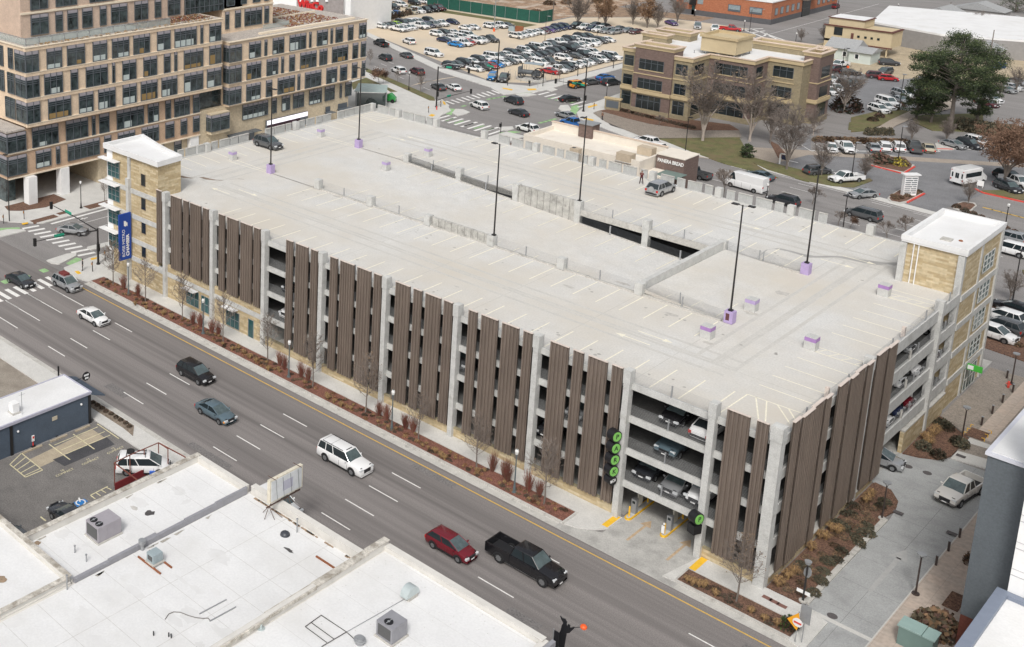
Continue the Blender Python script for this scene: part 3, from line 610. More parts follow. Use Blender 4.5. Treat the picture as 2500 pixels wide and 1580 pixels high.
# left stair tower
TW=MB(); LX,RX=-88.3,-77.5
TW.prism([(LX+1.2,.0),(RX,.0),(RX,3.8),(-80.5,4.2),(-83.5,4.8),(LX+1.2,5.8)],0,17.3,top=False); tw=gp(TW,'stair_tower',cmu)
TB=MB()
for z0,z1 in ((12.3,12.97),(8.85,9.5),(5.5,6.15)): TB.box(-88.3,-.1,z0,-75.5,.02,z1); TB.box(LX+.9,-.08,z0,LX+1.25,5.7,z1)
gp(TB,'concrete_band',conc,tw)
b=MB(); b.box(-83.62,-.24,0,-83.12,-.02,17.4); gp(b,'pilaster',conc,tw)
ro=[(LX-.3,-.45),(RX+.45,-.45),(RX+.15,3.95),(-80.6,4.4),(-83.5,5.0),(LX-.3,6.4)]
b=MB(); b.prism(ro,17.3,17.46,top=True,bot=True); 
n=len(ro); inn=[(LX+.15,-.05),(RX+.0,-.05),(RX-.2,3.55),(-80.8,4.0),(-83.6,4.6),(LX+.15,5.8)]
for i in range(n):
    j=(i+1)%n; b.face([(*ro[i],17.46),(*ro[j],17.46),(*ro[j],18.0),(*ro[i],18.0)]); b.face([(*ro[i],18.0),(*ro[j],18.0),(*inn[j],18.0),(*inn[i],18.0)]); b.face([(*inn[i],18.0),(*inn[j],18.0),(*inn[j],17.52),(*inn[i],17.52)])
b.face([(*p,17.52) for p in inn]); gp(b,'roof',whitem,tw)
b=MB()
for i in range(n):
    j=(i+1)%n; a=Vector(ro[i]); c=Vector(ro[j]); e=(c-a).normalized()*.0; b.line((*ro[i],0),(*ro[j],0),.1,17.7) if 0 else None
for z in (13.55,10.3,7.0,3.7,.5):
    gpwin(-80.9,-80.05,z+.35,z+1.9,-.02,glassd,1,1,par=tw,fr=brownp)
b=MB()
for i,z in enumerate((13.25,9.95,6.6,3.3)):
    gpwin(-88.0,-85.5,z+.35,z+2.65,-.10,glasst,4 if 0 else 3,3,par=tw)
    gpwin(.6,6.5,z+.35,z+2.65,LX+1.0,glasst,4,3,par=tw,axis='y') if 0 else None
    b=MB(); b.box(-89.0,-1.1,z+2.75,-85.3,-.12,z+2.83); b.box(-89.0,-1.1,z+2.83,-88.9,7,z+2.87); gp(b,'awning',whitem,tw)
b=MB(); b.box(LX,-.06,3.0,LX+1.22,5.6,17.28); gp(b,'corner_bay',concw if 0 else whitec,tw)
# right stair tower
tw=MB(); tw.box(-5.6,42.7,0,-.02,54.9,17.38); tw=gp(tw,'stair_tower',cmu)
b=MB()
for x,y in ((-5.65,42.7),(-.3,42.7)): b.box(x-.3,y-.3,0,x+.3,y+.3,17.3)
b.box(-.1,54.5,0,.15,55.1,17.3)
for z0 in (12.3,9.1,6.0,2.9): b.box(-.02,43.0,z0,.1,54.5,z0+.65)
b.box(-.02,47.9,0,.08,48.4,17.3); gp(b,'concrete_frame',conc,tw)
for z in (13.4,10.0,6.8,3.6): gpwin(49.3,52.8,z+.3,z+2.3,.03,glasst,3,3,par=tw,axis='y',fr=conc,fw_=.1)
gpwin(49.0,53.0,.05,2.7,.05,glasst,4,2,'door',tw,curbm,'y')
b=MB(); b.box(-5.9,42.45,17.4,.17,55.05,17.6)
for x0,y0,x1,y1 in ((-5.95,42.4,.22,42.8),(-5.95,54.7,.22,55.1),(-5.95,42.8,-5.55,54.7),(-.18,42.8,.22,54.7)): b.box(x0,y0,17.603,x1,y1,18.12)
gp(b,'roof',whitem,tw)
b=MB(); b.box(-3.2,45.2,17.602,-2.2,46.2,17.75); gp(b,'roof_hatch',curbm,tw); b=MB(); b.ball((-1.6,46.4,17.65),.22,8,4,.5); gp(b,'roof_drain',mat('rust',(.25,.09,.04),.9,.2,4),tw)
for x in (-4.7,-4.25): b=MB(); b.tube((x,42.56,13.0),(x,42.56,17.39),.06,n=8); gp(b,'drain_pipe',whitec,tw)
# deck markings
mk=MB(); z=13.005
def dl(a,b_,w=.12,zz=None): mk.line(a,b_,w,z if zz is None else zz)
x=-87
xx=[]
k=0
for i in range(-11,24): xx.append(-39.75+2.571*i)
zf=lambda x:13-(x+66.7)/44.8*2.55+.006
for x in xx:
    if -76<x<-5.6: dl((x+.3,.5),(x+.3,5.4))
    if -74<x<-12.8:
        dl((x+.6,13.2),(x+.6,18.0))
        dl((x-1.2,36.95),(x-1.2,42.3)); 
    if -65<x<-23: mk.line((x+.3,31.3,zf(x)),(x+.3,36.0,zf(x)),.11,0); mk.line((x+.3,18.8,zf(x)),(x+.3,23.6,zf(x)),.11,0)
    if -83<x<-6: dl((x+.5,49.6),(x+.5,54.7))
    if -20.5<x<-13.5: mk.line((x,18.8,13.0+(-13-x)/8.4*.55+.008),(x,23.6,13.0+(-13-x)/8.4*.5+.008),.11,0)
for k in range(18):
    y=8.2+2.6*k
    if 8<y<42 and not 18.5<y<22 : dl((-5.2,y),(-.5,y))
    if 6<y<52: dl((-88.6,y+.5),(-83.6,y+.2))
for yv in (18.4,37.0): dl((-5.2,yv),(-.5,yv)); dl((-5.2,yv+1.2),(-.5,yv+1.2)); [dl((-4.6+1.1*k,yv),(-4.0+1.1*k,yv+1.2),.1) for k in range(4)]
for yv in (18.3,36.9): dl((-83.4,yv+.6),(-75.5,yv+.2)); dl((-83.4,yv-.6),(-75.5,yv-.2)); dl((-75.5,18.3),(-66.9,18.3)); dl((-75.5,36.9),(-66.9,36.7))
H=[(-5.1,5.7),(-.6,5.9),(-.6,.6),(-5.2,.6)]
dl(H[0],H[1]); dl(H[0],H[3])
for t in (.15,.35,.55,.75): dl((-5.1+4.5*t,5.75),(-.7,5.7-5*(1-t)) if t>.5 else (-2.2+2*t,.7)); 
H=[(-88.4,54.3),(-83.2,54.6),(-83.2,49.9),(-88.4,51.3)]
for a,b_ in ((0,3),(3,2),(2,1)): dl(H[a],H[b_])
for t in (.1,.3,.5,.7,.9): dl((-88.4+5.2*t,51.2-1.3*t),(-87.2+4.2*t,54.5))
def arrow(x,y,s=1,L=2.6): dl((x-L/2*s,y),(x+L/2*s,y),.14); mk.face([(x+L/2*s,y-.35,z),(x+(L/2+.9)*s,y,z),(x+L/2*s,y+.35,z)] if s>0 else [(x+L/2*s,y+.35,z),(x+(L/2+.9)*s,y,z),(x+L/2*s,y-.35,z)])
for x,y,s in ((-16.5,8.2,-1),(-16.2,10.2,1) ,(-74,8,-1),(-72,10.2,1),(-24,47,1),(-11,45.5,1),(-12.2,42.6,1),(-76,45,1),(-73,47,-1),(-60,46,1)): arrow(x,y,s)
for a,b_ in (((-87,27.4),(-81,27.4)),): pass
struct('deck_marking',mk,deckwhite)
# stains and cracks on the deck
st=MB()
def blot(pts,zz=13.003): st.face([(p[0],p[1],zz) for p in pts])
def ribbon(pts,ws,b,zz):
    for (p,w0),(q_,w1) in zip(list(zip(pts,ws))[:-1],list(zip(pts,ws))[1:]):
        b.face([(p[0]-w0*.3,p[1]-w0,zz),(q_[0]-w1*.3,q_[1]-w1,zz),(q_[0]+w1*.3,q_[1]+w1,zz),(p[0]+w0*.3,p[1]+w0,zz)])
random.seed(4)
def trace(o,pts,s=3.44): return [(U(o[0]+u/s,o[1]+v/s,13.0).x,U(o[0]+u/s,o[1]+v/s,13.0).y) for u,v in pts]
cr1=MB(); pr=trace((0,380),[(1500,172),(1560,185),(1620,190),(1690,182),(1750,198),(1800,205),(1870,208),(1930,200),(2000,195),(2050,200)]); ribbon(pr,[.45,.32,.25,.3,.35,.25,.22,.2,.12,.05],cr1,13.004)
gp(cr1,'deck_stain',mat('brown_stain',(.23,.175,.135),.8,.2,1.5))
cr2=MB(); pr=trace((1800,380),[(170,855),(250,790),(330,780),(430,800),(540,830),(620,850),(740,850),(850,850),(960,870),(1080,890),(1200,910),(1300,905),(1360,915)]); ribbon(pr,[.1,.2,.35,.25,.3,.6,.7,.45,.4,.7,.9,.6,.8],cr2,13.004)
gp(cr2,'deck_stain',mat('grey_stain',(.36,.352,.335),.75,.12,.8))
tk=MB(); random.seed(9)
def track(x0,x1,y,bend=0):
    for dy in (-.8,.8):
        pts=[(x0+(x1-x0)*k/14,y+dy+bend*math.sin(math.pi*k/14)+random.gauss(0,.03)) for k in range(15)]
        for p,q in zip(pts,pts[1:]): tk.line(p,q,.38,13.0035)
for y in (8.3,10.4,45.0,47.0): track(-76,-8,y)
for x in (-80.4,-78.4,-8.6,-10.6):
    for dx in (-.8,.8): tk.line((x+dx,9),(x+dx,46),.36,13.0032)
gp(tk,'tyre_track',mat('tyre_track',(.515,.50,.465),.85,.06,.6,.08,5))
oil=MB()
for k in range(110):
    x=random.uniform(-74,-6); y=random.choice((3,15.5,39.5,52.2))+random.gauss(0,.6); r=random.uniform(.07,.22)
    oil.face([(x+r*random.uniform(.6,1.1)*math.cos(6.283*j/9),y+r*random.uniform(.6,1.1)*math.sin(6.283*j/9),13.0045) for j in range(9)])
gp(oil,'oil_spot',mat('oil_spot',(.36,.345,.315),.7,.2,3))
for (px,py,rx,ry) in ((1910,716,1.1,.7),(1835,765,.9,.5),(1520,692,1.0,.35),(1390,700,.9,.3),(1640,768,1.2,.4),(825,480,.9,.35),(1115,700,.35,.2),(1730,838,.6,.35)):
    p=U(px,py,13); b=MB(); b.face([(p.x+rx*random.uniform(.5,1.15)*math.cos(6.283*j/16),p.y+ry*random.uniform(.5,1.15)*math.sin(6.283*j/16),13.0048) for j in range(16)]); gp(b,'deck_stain',mat('drain_stain',(.46,.44,.405),.8,.2,2))
# joints
jm=mat('deck_joint',(.43,.42,.385),.9,.1,2); b=MB()
for x in XC: b.box(x-.02,.5,13.0,x+.02,18.1,13.002); b.box(x-.02,36.9,13.0,x+.02,54.7,13.002)
for y in (9.1,45.7): b.box(-88.5,y-.02,13.0,-.6,y+.02,13.0025)
gp(b,'deck_joint',jm)
# entrance islands with ticket machines
for i,(x,lb) in enumerate(((-11.85,'yellow kerbed ticket island nearest the PARK sign column'),(-8.55,'yellow kerbed ticket island in the middle of the garage entrance'))):
    t=thing('ticket_island',lb,'ticket island',(x,.4,.03),0,'ticket islands in the garage entrance')
    b=MB(); pts=[(-.3,0),(-.22,-.25),(0,-.38),(.22,-.25),(.3,0),(.3,4.6),(0,5.0),(-.3,4.6)]; b.prism(pts,0,.16); b.build('kerb',yellowb,t)
    b=MB(); b.prism([(p[0]*.7,p[1]*.94+.1) for p in pts],.161,.175); b.build('top',conc,t)
    for y in (.1,3.4): b=MB(); b.tube((0,y,.16),(0,y,1.1),.08,n=8); b.ball((0,y,1.1),.08,8,4); b.build('bollard',yellowb,t)
    b=MB(); b.box(-.22,.75,.17,.22,1.2,1.55); b.build('ticket_machine',gvm,t); b=MB(); b.box(-.13,.74,1.15,.13,.745,1.4); b.build('screen',glassd,t)
    b=MB(); b.box(-.06,1.5,.5,.05,2.3,2.35); b.build('sign_board',mat('cream_board',(.6,.58,.5),.7,.1,2),t)
    if i: b=MB(); b.box(-.17,-.2,.3,.1,-.14,1.0); b.ball((0,-.1,1.18),.1,8,4); b.build('notice',whitec,t)
# ================= OFFICE BLOCK (left) =================
terra=mat('terracotta_cladding',(.70,.55,.40),.8,.12,.8,.1,6)
terra2=mat('terracotta_dark',(.52,.365,.25),.8,.12,.8,.1,6)
sillm=mat('stone_sill',(.74,.64,.50),.7,.06,2)
stone=brickmat('stone_panel',(.58,.49,.35),(.54,.45,.32),(.46,.38,.27),1.3,.5,.006,.5)
louv=mat('mauve_louvre',(.34,.315,.335),.6,.1,3)
frm=mat('dark_frame',(.10,.115,.13),.4,0)
paneg=mat('office_glass',(.045,.060,.062),.06,.95,.9,spec=.6)
blind=mat('pale_blind',(.50,.56,.54),.7,.08,2)
desk=mat('tan_desk',(.30,.20,.08),.7,.1,2)
gravel=mat('roof_gravel',(.42,.38,.34),.95,.15,1,.3,5)
random.seed(11)
def facade_win(root,x,y0,y1,z0,z1,narrow=False,blk=None,inside=True):
    """window in a wall facing +X: louvre head, mullions, pane"""
    b=MB(); n=1 if y1-y0<1 else max(1,round((y1-y0)/1.35)); d=.12
    for k in range(n+1):
        y=y0+(y1-y0)*k/n; b.box(x-.02,y-.04,z0,x+d,y+.04,z1)
    hh=(z1-z0)*.17
    for z in (z0+.04,z1-hh,z1-hh-.30,z1-hh-.62): b.box(x-.02,y0,z-.05,x+.10,y1,z+.05)
    w=b.build('window',frm,root)
    b=MB(); b.box(x-.1,y0,z1-hh,x+.03,y1,z1); b.build('louvre',louv,w)
    b=MB(); b.box(x-.1,y0,z0,x+.0,y1,z1-hh); b.build('pane',paneg,w)
    if inside and y1-y0>2 and random.random()<.75:
        b=MB(); m=blind if random.random()<.65 else desk; h=random.choice((.28,.35,.5,.22))
        yy=y0+.1 if random.random()<.6 else y0+(y1-y0)/n; b.box(x+.001,yy,z0+.1,x+.02,min(y1-.1,yy+(y1-y0)*random.choice((.3,.5,.85))),z0+(z1-z0)*h); b.build('blind',m,w)
def winsx(root,T,L,x,z0,z1,inside=True,zr=None):
    for a,b_ in L: facade_win(root,x,Yat(T+a/3.44,x,zr or z1),Yat(T+b_/3.44,x,zr or z1),z0,z1,inside=inside)
def band(root,x,y0,y1,z0,z1,m,d=.18,name='band'):
    b=MB(); b.box(x-.5,y0,z0,x+d,y1,z1); return b.build(name,m,root)
OX=-117.5
OF=thing('office_building','tan terracotta clad office block with stacked volumes and grey louvred windows','office building',(0,0,0))
# upper volume
b=MB(); b.box(-150,6.2,12.8,OX-.1,47.1,25.5); b.build('wall',terra,OF)
for z in (13.25,17.35,21.45,25.45): band(OF,OX,6.05,47.15,z-.48 if z>14 else z-.45,z,terra,.06)
for z in (13.30,17.40,21.50): b=MB(); b.box(OX-.1,6.0,z-.02,OX+.12,47.2,z+.12); b.build('sill',sillm,OF)
b=MB(); b.box(-150.1,6.0,25.5,OX+.15,47.25,25.62); b.build('roof_edge',sillm,OF); b=MB(); b.box(-149.8,6.4,25.62,OX-.4,46.9,25.66); b.build('roof',gravel,OF)
winsx(OF,0,[(390,515),(562,708),(778,895),(940,1080),(1120,1255),(1320,1428),(1467,1648),(1685,1703),(1760,1855)],OX,21.65,24.95)
winsx(OF,0,[(370,522),(592,650),(720,900),(942,962),(1028,1140),(1205,1315),(1377,1428),(1465,1485),(1545,1703),(1760,1855)],OX,17.55,20.95)
winsx(OF,0,[(403,592),(662,780),(825,965),(1030,1143),(1183,1318),(1357,1485),(1547,1703),(1740,1855)],OX,13.45,16.85)
# glazed corner bays of upper volume (both faces)
def corner(root,x,y,w1,w2,z0,z1):
    b=MB(); b.box(x-w2,y-.04,z0,x+.06,y+w1,z1); c=b.build('corner_window',paneg,root)
    f=MB(); hh=(z1-z0)*.17
    for k in range(3): f.box(x-.02,y+w1*k/2-.04-.02,z0,x+.14,y+w1*k/2+.04,z1); f.box(x-w2*k/2-.04,y-.12,z0,x-w2*k/2+.04,y+.02,z1)
    for z in (z0+.04,z1-hh,z1-hh-.3,z1-hh-.62): f.box(x-.02,y-.1,z-.05,x+.12,y+w1,z+.05); f.box(x-w2,y-.11,z-.05,x+.12,y+.0,z+.05)
    f.build('frame',frm,c); l=MB(); l.box(x-w2,y-.07,z1-hh,x+.09,y+w1,z1); l.build('louvre',louv,c)
for z0,z1 in ((21.65,24.95),(17.55,20.95),(13.45,16.85)): corner(OF,OX+.02,6.1,2.35,3.0,z0,z1)
for z0,z1,L in ((21.65,24.95,[(0,25),(70,107)]),(17.55,20.95,[(0,35),(65,120)]),(13.45,16.85,[(48,127)])):
    for a,b_ in L:
        xa,xb=Xat(a/3.44,6.15,z1),Xat(b_/3.44,6.15,z1); m=MB(); f=MB(); hh=(z1-z0)*.17
        m.box(xa,6.08,z0,xb,6.2,z1); 
        for k in range(3): x=xa+(xb-xa)*k/2; f.box(x-.04,5.98,z0,x+.04,6.1,z1)
        for z in (z0+.04,z1-hh,z1-hh-.3,z1-hh-.62): f.box(xa,6.0,z-.05,xb,6.1,z+.05)
        w=f.build('window',frm,OF); m.build('pane',paneg,w)
# lower volume
LXX=-118.5
b=MB(); b.box(-150,8,4.6,LXX-.1,42.8,12.79); b.box(-150,3.0,4.6,LXX-.1,8.0,12.3); b.build('lower_wall',terra2,OF)
for z in (8.85,4.75): b=MB(); b.box(LXX-.1,2.9,z-.1,LXX+.1,42.9,z+.12); b.build('sill',sillm,OF)
winsx(OF,0,[(268,485),(552,735),(772,797),(833,913),(980,1205),(1243,1330),(1390,1432),(1465,1590),(1622,1673)],LXX,9.0,12.3)
winsx(OF,0,[(300,425),(470,500),(568,832),(875,930),(990,1130),(1190,1330),(1390,1460),(1518,1568),(1622,1673)],LXX,5.5,8.4)
for z0,z1 in ((9.0,12.1),(5.2,8.4)): corner(OF,LXX+.04,2.9,3.4,5,z0,z1)
b=MB(); b.box(-160,2.7,12.31,LXX+.2,6.15,12.6); b.build('bay_roof',gravel,OF)
# ground floor: columns and recessed walls
for px,py in ((74,501),(153,477)):
    p=U(px,py,.12); b=MB(); b.box(p.x-1.6,p.y-.1,.1,p.x-.1,p.y+1.5,4.6); b.build('column',whitec,OF)
b=MB(); b.box(-134,9.5,.1,-133,11,4.6); b.build('column',whitec,OF)
p=U(540,350,.12); b=MB(); b.box(LXX-.9,40.6,.1,LXX-.05,42.6,4.6); b.build('column',whitec,OF)
b=MB(); b.box(-150,4,.1,-121.2,5.8,4.6); b.box(-150,4.2,.1,-135,20,4.6); b.build('shop_front',paneg,OF)
b=MB(); b.box(-150,21,.1,LXX-1,42.5,4.59); b.build('ground_wall',stone,OF)
winsx(OF,0,[(1180,1200)],LXX-.9,.3,4,False) if 0 else None
for y0,y1 in ((28,29.6),(33.5,35.2),(37.6,39.2)): facade_win(OF,LXX-.95,y0,y1,.4,4.2,inside=False)
b=MB(); b.box(-135.05,7,.4,-134.98,20,3.2) if 0 else None
# set back top volume
UXX=-123.8
b=MB(); b.box(-150,Yat(50,UXX,30),25.66,UXX-.1,58,34); b.build('upper_wall',mat('terracotta_pink',(.55,.42,.33),.8,.12,.8,.1,6),OF)
yc=Yat(265/3.44,UXX,28)
winsx(OF,0,[(465,522),(565,648),(690,772),(838,890),(933,1065),(1130,1240),(1300,1350),(1410,1510)],UXX,26.0,29.3,False)
winsx(OF,0,[(465,640),(750,950),(1100,1240),(1300,1500)],UXX,30.1,33.6,False)
for z0,z1 in ((26.0,29.3),(30.1,33.6)): corner(OF,UXX+.04,Yat(262/3.44,UXX,28),3.2,3.4,z0,z1)
b=MB(); b.box(UXX-.1,Yat(50,UXX,30),29.5,UXX+.12,58,29.85); b.build('sill',sillm,OF)
b=MB(); y0=Yat(1550/3.44,UXX,28); b.box(UXX-.3,y0,25.7,UXX+.1,y0+9.5,33.9); gl=b.build('curtain_wall',paneg,OF)
f=MB(); 
for k in range(9): f.box(UXX+.1,y0+1.15*k,25.7,UXX+.22,y0+1.15*k+.07,33.9)
for z in (26.8,28.2,29.6,31,32.4): f.box(UXX+.1,y0,z,UXX+.2,y0+9.3,z+.08)
f.build('mullions',frm,gl)
# roof terrace : glass rail, planter
b=MB(); b.box(UXX,10,25.67,OX-1.2,33,25.7); b.build('terrace_deck',mat('terrace_paving',(.36,.37,.35),.9,.1,2),OF)
b=MB(); b.box(OX-1.1,6.9,25.7,OX-1.05,36,26.75); b.box(-150,6.9,25.7,OX-1.1,6.95,26.75); rl=b.build('glass_rail',mat('rail_glass',(.45,.50,.48),.15,.05,1,alpha=.45),OF)
b=MB()
for k in range(13): b.box(OX-1.12,6.9+2.42*k,25.7,OX-1.0,7.0+2.42*k,26.8)
b.box(OX-1.13,6.9,26.75,OX-.98,36,26.82); b.box(-150,6.85,26.75,OX-1.1,6.95,26.82)
b.build('rail_frame',steel,rl)
def tufts(n,area,z,h,cols,seed=1,name='roof_planting',label=None,kind='stuff',r=.25):
    random.seed(seed); b=MB()
    for k in range(n):
        x=random.uniform(area[0],area[2]); y=random.uniform(area[1],area[3]); b.cur=random.randrange(len(cols))
        for j in range(7):
            a=random.uniform(0,6.28); l=h*random.uniform(.6,1.1); w=.05; dx,dy=math.cos(a)*r*random.random(),math.sin(a)*r*random.random()
            b.face([(x-w,y,z),(x+w,y,z),(x+dx*1.6,y+dy*1.6,z+l)]); b.face([(x,y-w,z),(x,y+w,z),(x+dx*1.4,y+dy*1.9,z+l*.9)])
    return b,cols
strawc=mat('dry_grass',(.42,.27,.12),.95,.3,3); redc=mat('red_sedum',(.24,.05,.035),.95,.3,3); dkg=mat('dark_shrub',(.05,.055,.035),.95,.3,3); rust=mat('russet_stems',(.22,.06,.045),.95,.25,3)
b,c=tufts(700,(OX-5.8,30,OX-1.4,46),25.68,.2,[redc,strawc,dkg],3); props(b.build('roof_planting',c,OF),kind='stuff')
b,c=tufts(160,(OX-.8,8,OX-.15,46),25.66,.3,[strawc,gravel],5); props(b.build('roof_planting',c,OF),kind='stuff')
# second block, joined by a glazed link
OW=thing('office_wing','lower far end of the tan office block with red sedum roof and an LED display','office building',(0,0,0))
b=MB(); b.box(-142,48.9,9.0,OX-.1,86.3,20.9); b.build('wall',terra,OW)
b=MB(); b.box(-142,42.8,.1,LXX-.15,82.6,8.99); b.build('podium_wall',stone,OW)
b=MB(); b.box(-140,43,9,OX-2.2,48.9,21); b.build('glazed_link',paneg,OW)
f=MB()
for z in (9.1,11,13,15,17,19,20.8): f.box(OX-2.2,47.1,z,OX-2.1,48.9,z+.1)
f.build('link_frame',frm,OW)
for z in (9.25,13.25,17.15): b=MB(); b.box(OX-.1,48.8,z-.02,OX+.12,86.4,z+.12); b.build('sill',sillm,OW)
b=MB(); b.box(-142.1,48.8,20.9,OX+.16,86.45,21.05); b.build('roof_edge',sillm,OW); b=MB(); b.box(-141.8,49.1,21.05,OX-.4,86.1,21.1); b.build('roof',gravel,OW)
b=MB(); b.box(OX-2.0,58,21.1,OX-1.2,84,21.45); b.box(-130,60,21.1,-129.6,84,21.4); b.build('roof_curb',sillm,OW)
winsx(OW,600,[(30,125),(160,178),(228,320),(370,505),(535,550),(600,687),(715,730),(758,815),(862,902),(955,1012)],OX,17.35,20.4)
winsx(OW,600,[(9,126),(177,270),(300,318),(368,410),(460,592),(622,683),(728,857),(900,942),(970,1008)],OX,13.4,16.6)
winsx(OW,600,[(6,122),(172,218),(270,410),(437,455),(500,632),(680,765),(795,850),(895,935),(977,1003)],OX,9.4,12.6)
for z0,z1 in ((17.35,20.4),(13.4,16.6),(9.4,12.6)): corner(OW,OX+.05,48.9,2.9,1.5,z0,z1)
winsx(OW,600,[(-26,185),(220,258),(305,370),(400,487),(535,637),(667,745),(793,806),(838,888)],LXX,5.6,8.5)
b=MB(); b.box(LXX-.1,44.5,4.6,LXX+1.2,49,8.4); bay=b.build('bay',stone,OW); corner(OW,LXX+1.25,44.45,4.3,2,5.2,8.2)
b=MB(); b.box(-140,Yat(1870/3.44,UXX,24),21.1,UXX-.1,66,34); b.build('upper_wall',terra,OW)
winsx(OW,0,[(1893,1922),(1975,2020),(2055,2197),(2222,2256)],UXX,21.9,25.2,False,24); winsx(OW,0,[(1905,1970),(2025,2070),(2125,2185),(2222,2256)],UXX,26.2,29.4,False,28)
b=MB(); b.box(UXX-.1,Yat(1870/3.44,UXX,24),25.5,UXX+.12,66,25.8); b.build('sill',sillm,OW)
b,c=tufts(1500,(-139,67,-121,82),21.1,.22,[redc,strawc,redc,strawc],7); props(b.build('roof_planting',c,OW),kind='stuff')
b=MB(); b.box(-122.4,62,21.1,-122.35,69,22.0); b.box(-128,68.9,21.1,-122.4,69,22); b.build('glass_rail',MC['rail_glass'],OW)
y0,y1=Yat(600+175/3.44,LXX+.5,4),Yat(600+522/3.44,LXX+.5,4)
b=MB(); b.box(LXX+.2,y0,2.0,LXX+.5,y1,4.6); sc=b.build('display_screen',frm,OW)
b=MB(); b.box(LXX+.51,y0+.1,3.7,LXX+.55,y1-.1,4.55); b.build('lit_panel',mat('led_white',(.85,.82,.88),.5,0,emit=.7),sc)
b=MB(); b.box(LXX+.51,y0+.2,2.2,LXX+.54,y1-2.2,3.68); b.build('lower_panel',mat('led_dark',(.035,.008,.02),.4,.9,1.2),sc)
for a,b_,v in ((1905,2075,1),(2085,2145,1)):
    ya,yb=Yat(a/3.44,LXX,3.5),Yat(b_/3.44,LXX,3.5); b=MB(); b.box(LXX,ya,3.4,LXX+1.8,yb,3.5); b.box(LXX,ya+.3,.1,LXX+.06,yb-.3,3.3); b.build('canopy',frm,OW)
for a,b_ in ((660,715),(765,858)):
    ya,yb=Yat(600+a/3.44,LXX,3.5),Yat(600+b_/3.44,LXX,3.5); b=MB(); b.box(LXX,ya,3.3,LXX+1.5,yb,3.4); b.box(LXX,ya+.3,.1,LXX+.06,yb-.3,4.4); b.build('canopy',frm,OW)
# ================= BROWN OFFICE (right back) =================
brk=brickmat('brown_brick',(.15,.105,.09),(.19,.135,.115),(.125,.09,.08),.5,.16,.012,.5,0)
tanb=brickmat('tan_block',(.255,.212,.135),(.29,.245,.16),(.22,.18,.115),.8,.4,.008)
cream=mat('cream_cornice',(.47,.375,.225),.7,.06,1.5); cream2=mat('cream_stucco',(.50,.41,.26),.8,.05,.8)
pinkc=mat('pale_cap',(.62,.50,.40),.7,.05,2)
BB=thing('brown_office_building','three storey brown brick and tan office with cream cornices and a white roof','office building',(0,0,0))
zm,zt=13.4,14.7
fp=[(-89.4,135.8),(-89.4,166),(-66,166),(-66,163),(-58,163),(-58,152.9),(-64.8,152.9),(-64.8,148.8),(-64.8,142.8),(-73.9,142.8),(-73.9,135.4),(-78,135.4)]
# body built from wall blocks so brick and tan bays alternate
def blk(x0,y0,x1,y1,z1,m,name='wall',cor=True,z0=0):
    b=MB(); b.box(x0,y0,z0,x1,y1,z1-.9 if not cor else 12.45); b.build(name,m,BB)
    if cor:
        def rg4(b,o,i,za,zb):
            X0_,Y0_,X1_,Y1_=x0-o,y0-o,x1+o,y1+o; b.box(X0_,Y0_,za,X1_,y0+i,zb); b.box(X0_,y1-i,za,X1_,Y1_,zb); b.box(X0_,y0+i,za,x0+i,y1-i,zb); b.box(x1-i,y0+i,za,X1_,y1-i,zb)
        b=MB(); rg4(b,0,.3,12.455,z1-.9); b.build(name,m,BB)
        b=MB(); rg4(b,.12,.3,z1-.899,z1-.5); rg4(b,.25,.3,z1-.499,z1-.22); b.build('cornice',cream,BB)
        b=MB(); rg4(b,.4,.3,z1-.219,z1-.05); b.build('coping',pinkc,BB)
        b=MB(); b.box(x0+.3,y0+.3,12.456,x1-.3,y1-.3,12.66); b.build('roof',whitem,BB)
blk(-89.3,136.3,-77.0,165.5,zm,tanb,cor=False); blk(-78.05,135.5,-73.9,166,zm-.002,tanb,cor=False); blk(-73.95,142.8,-64.8,166.2,zm-.004,brk,cor=False); blk(-64.85,149.2,-58.0,163.2,zm-.006,tanb,cor=False)
blk(-86.0,135.0,-77.7,139,zt,brk); blk(-59.5,153.2,-56.4,160,zt,brk)
blk(-91.5,148,-86,150.5,zt,tanb); blk(-91.5,154.5,-84,158,zt,tanb); blk(-72,158,-58,162,zt-.1,tanb)
# roof sheet + edge kerbs over the stepped outline
rp=[(-89.3,136.3),(-78.05,136.3),(-78.05,135.5),(-73.9,135.5),(-73.9,142.8),(-64.8,142.8),(-64.8,149.2),(-58,149.2),(-58,163),(-66,163),(-66,166.2),(-89.3,166.2)]
b=MB(); b.prism(rp,12.4,12.62); b.build('roof',whitem,BB)
b=MB(); c=MB(); n=len(rp)
for i in range(n):
    j=(i+1)%n; a=Vector(rp[i]); e=Vector(rp[j]); lo=(min(a.x,e.x),min(a.y,e.y)); hi=(max(a.x,e.x),max(a.y,e.y))
    b.box(lo[0]-.2-.003*i,lo[1]-.2-.003*i,12.35,hi[0]+.2+.003*i,hi[1]+.2+.003*i,13.1-.004*i); c.box(lo[0]-.32-.003*i,lo[1]-.32-.003*i,13.11+.004*i,hi[0]+.32+.003*i,hi[1]+.32+.003*i,13.25+.004*i)
b.build('parapet',cream,BB); c.build('coping',pinkc,BB)
b=MB(); b.box(-76.8,144.5,13.3,-69.5,152,16.2); ph=b.build('penthouse',cream2,BB); b=MB(); 
for a in ((-77.1,144.2,-69.2,144.7),(-77.1,151.8,-69.2,152.3),(-77.1,144.7,-76.6,151.8),(-69.7,144.7,-69.2,151.8)): b.box(a[0],a[1],16.203,a[2],a[3],16.75)
b.build('cornice',cream,ph)
for x,y in ((-76.5,144.8),(-73,144.8),(-69.8,144.8),(-69.8,148),(-69.8,151.7)): b=MB(); b.box(x-.1,y-.1,12.6,x+.1,y+.1,13.3); b.build('leg',gvm,ph)
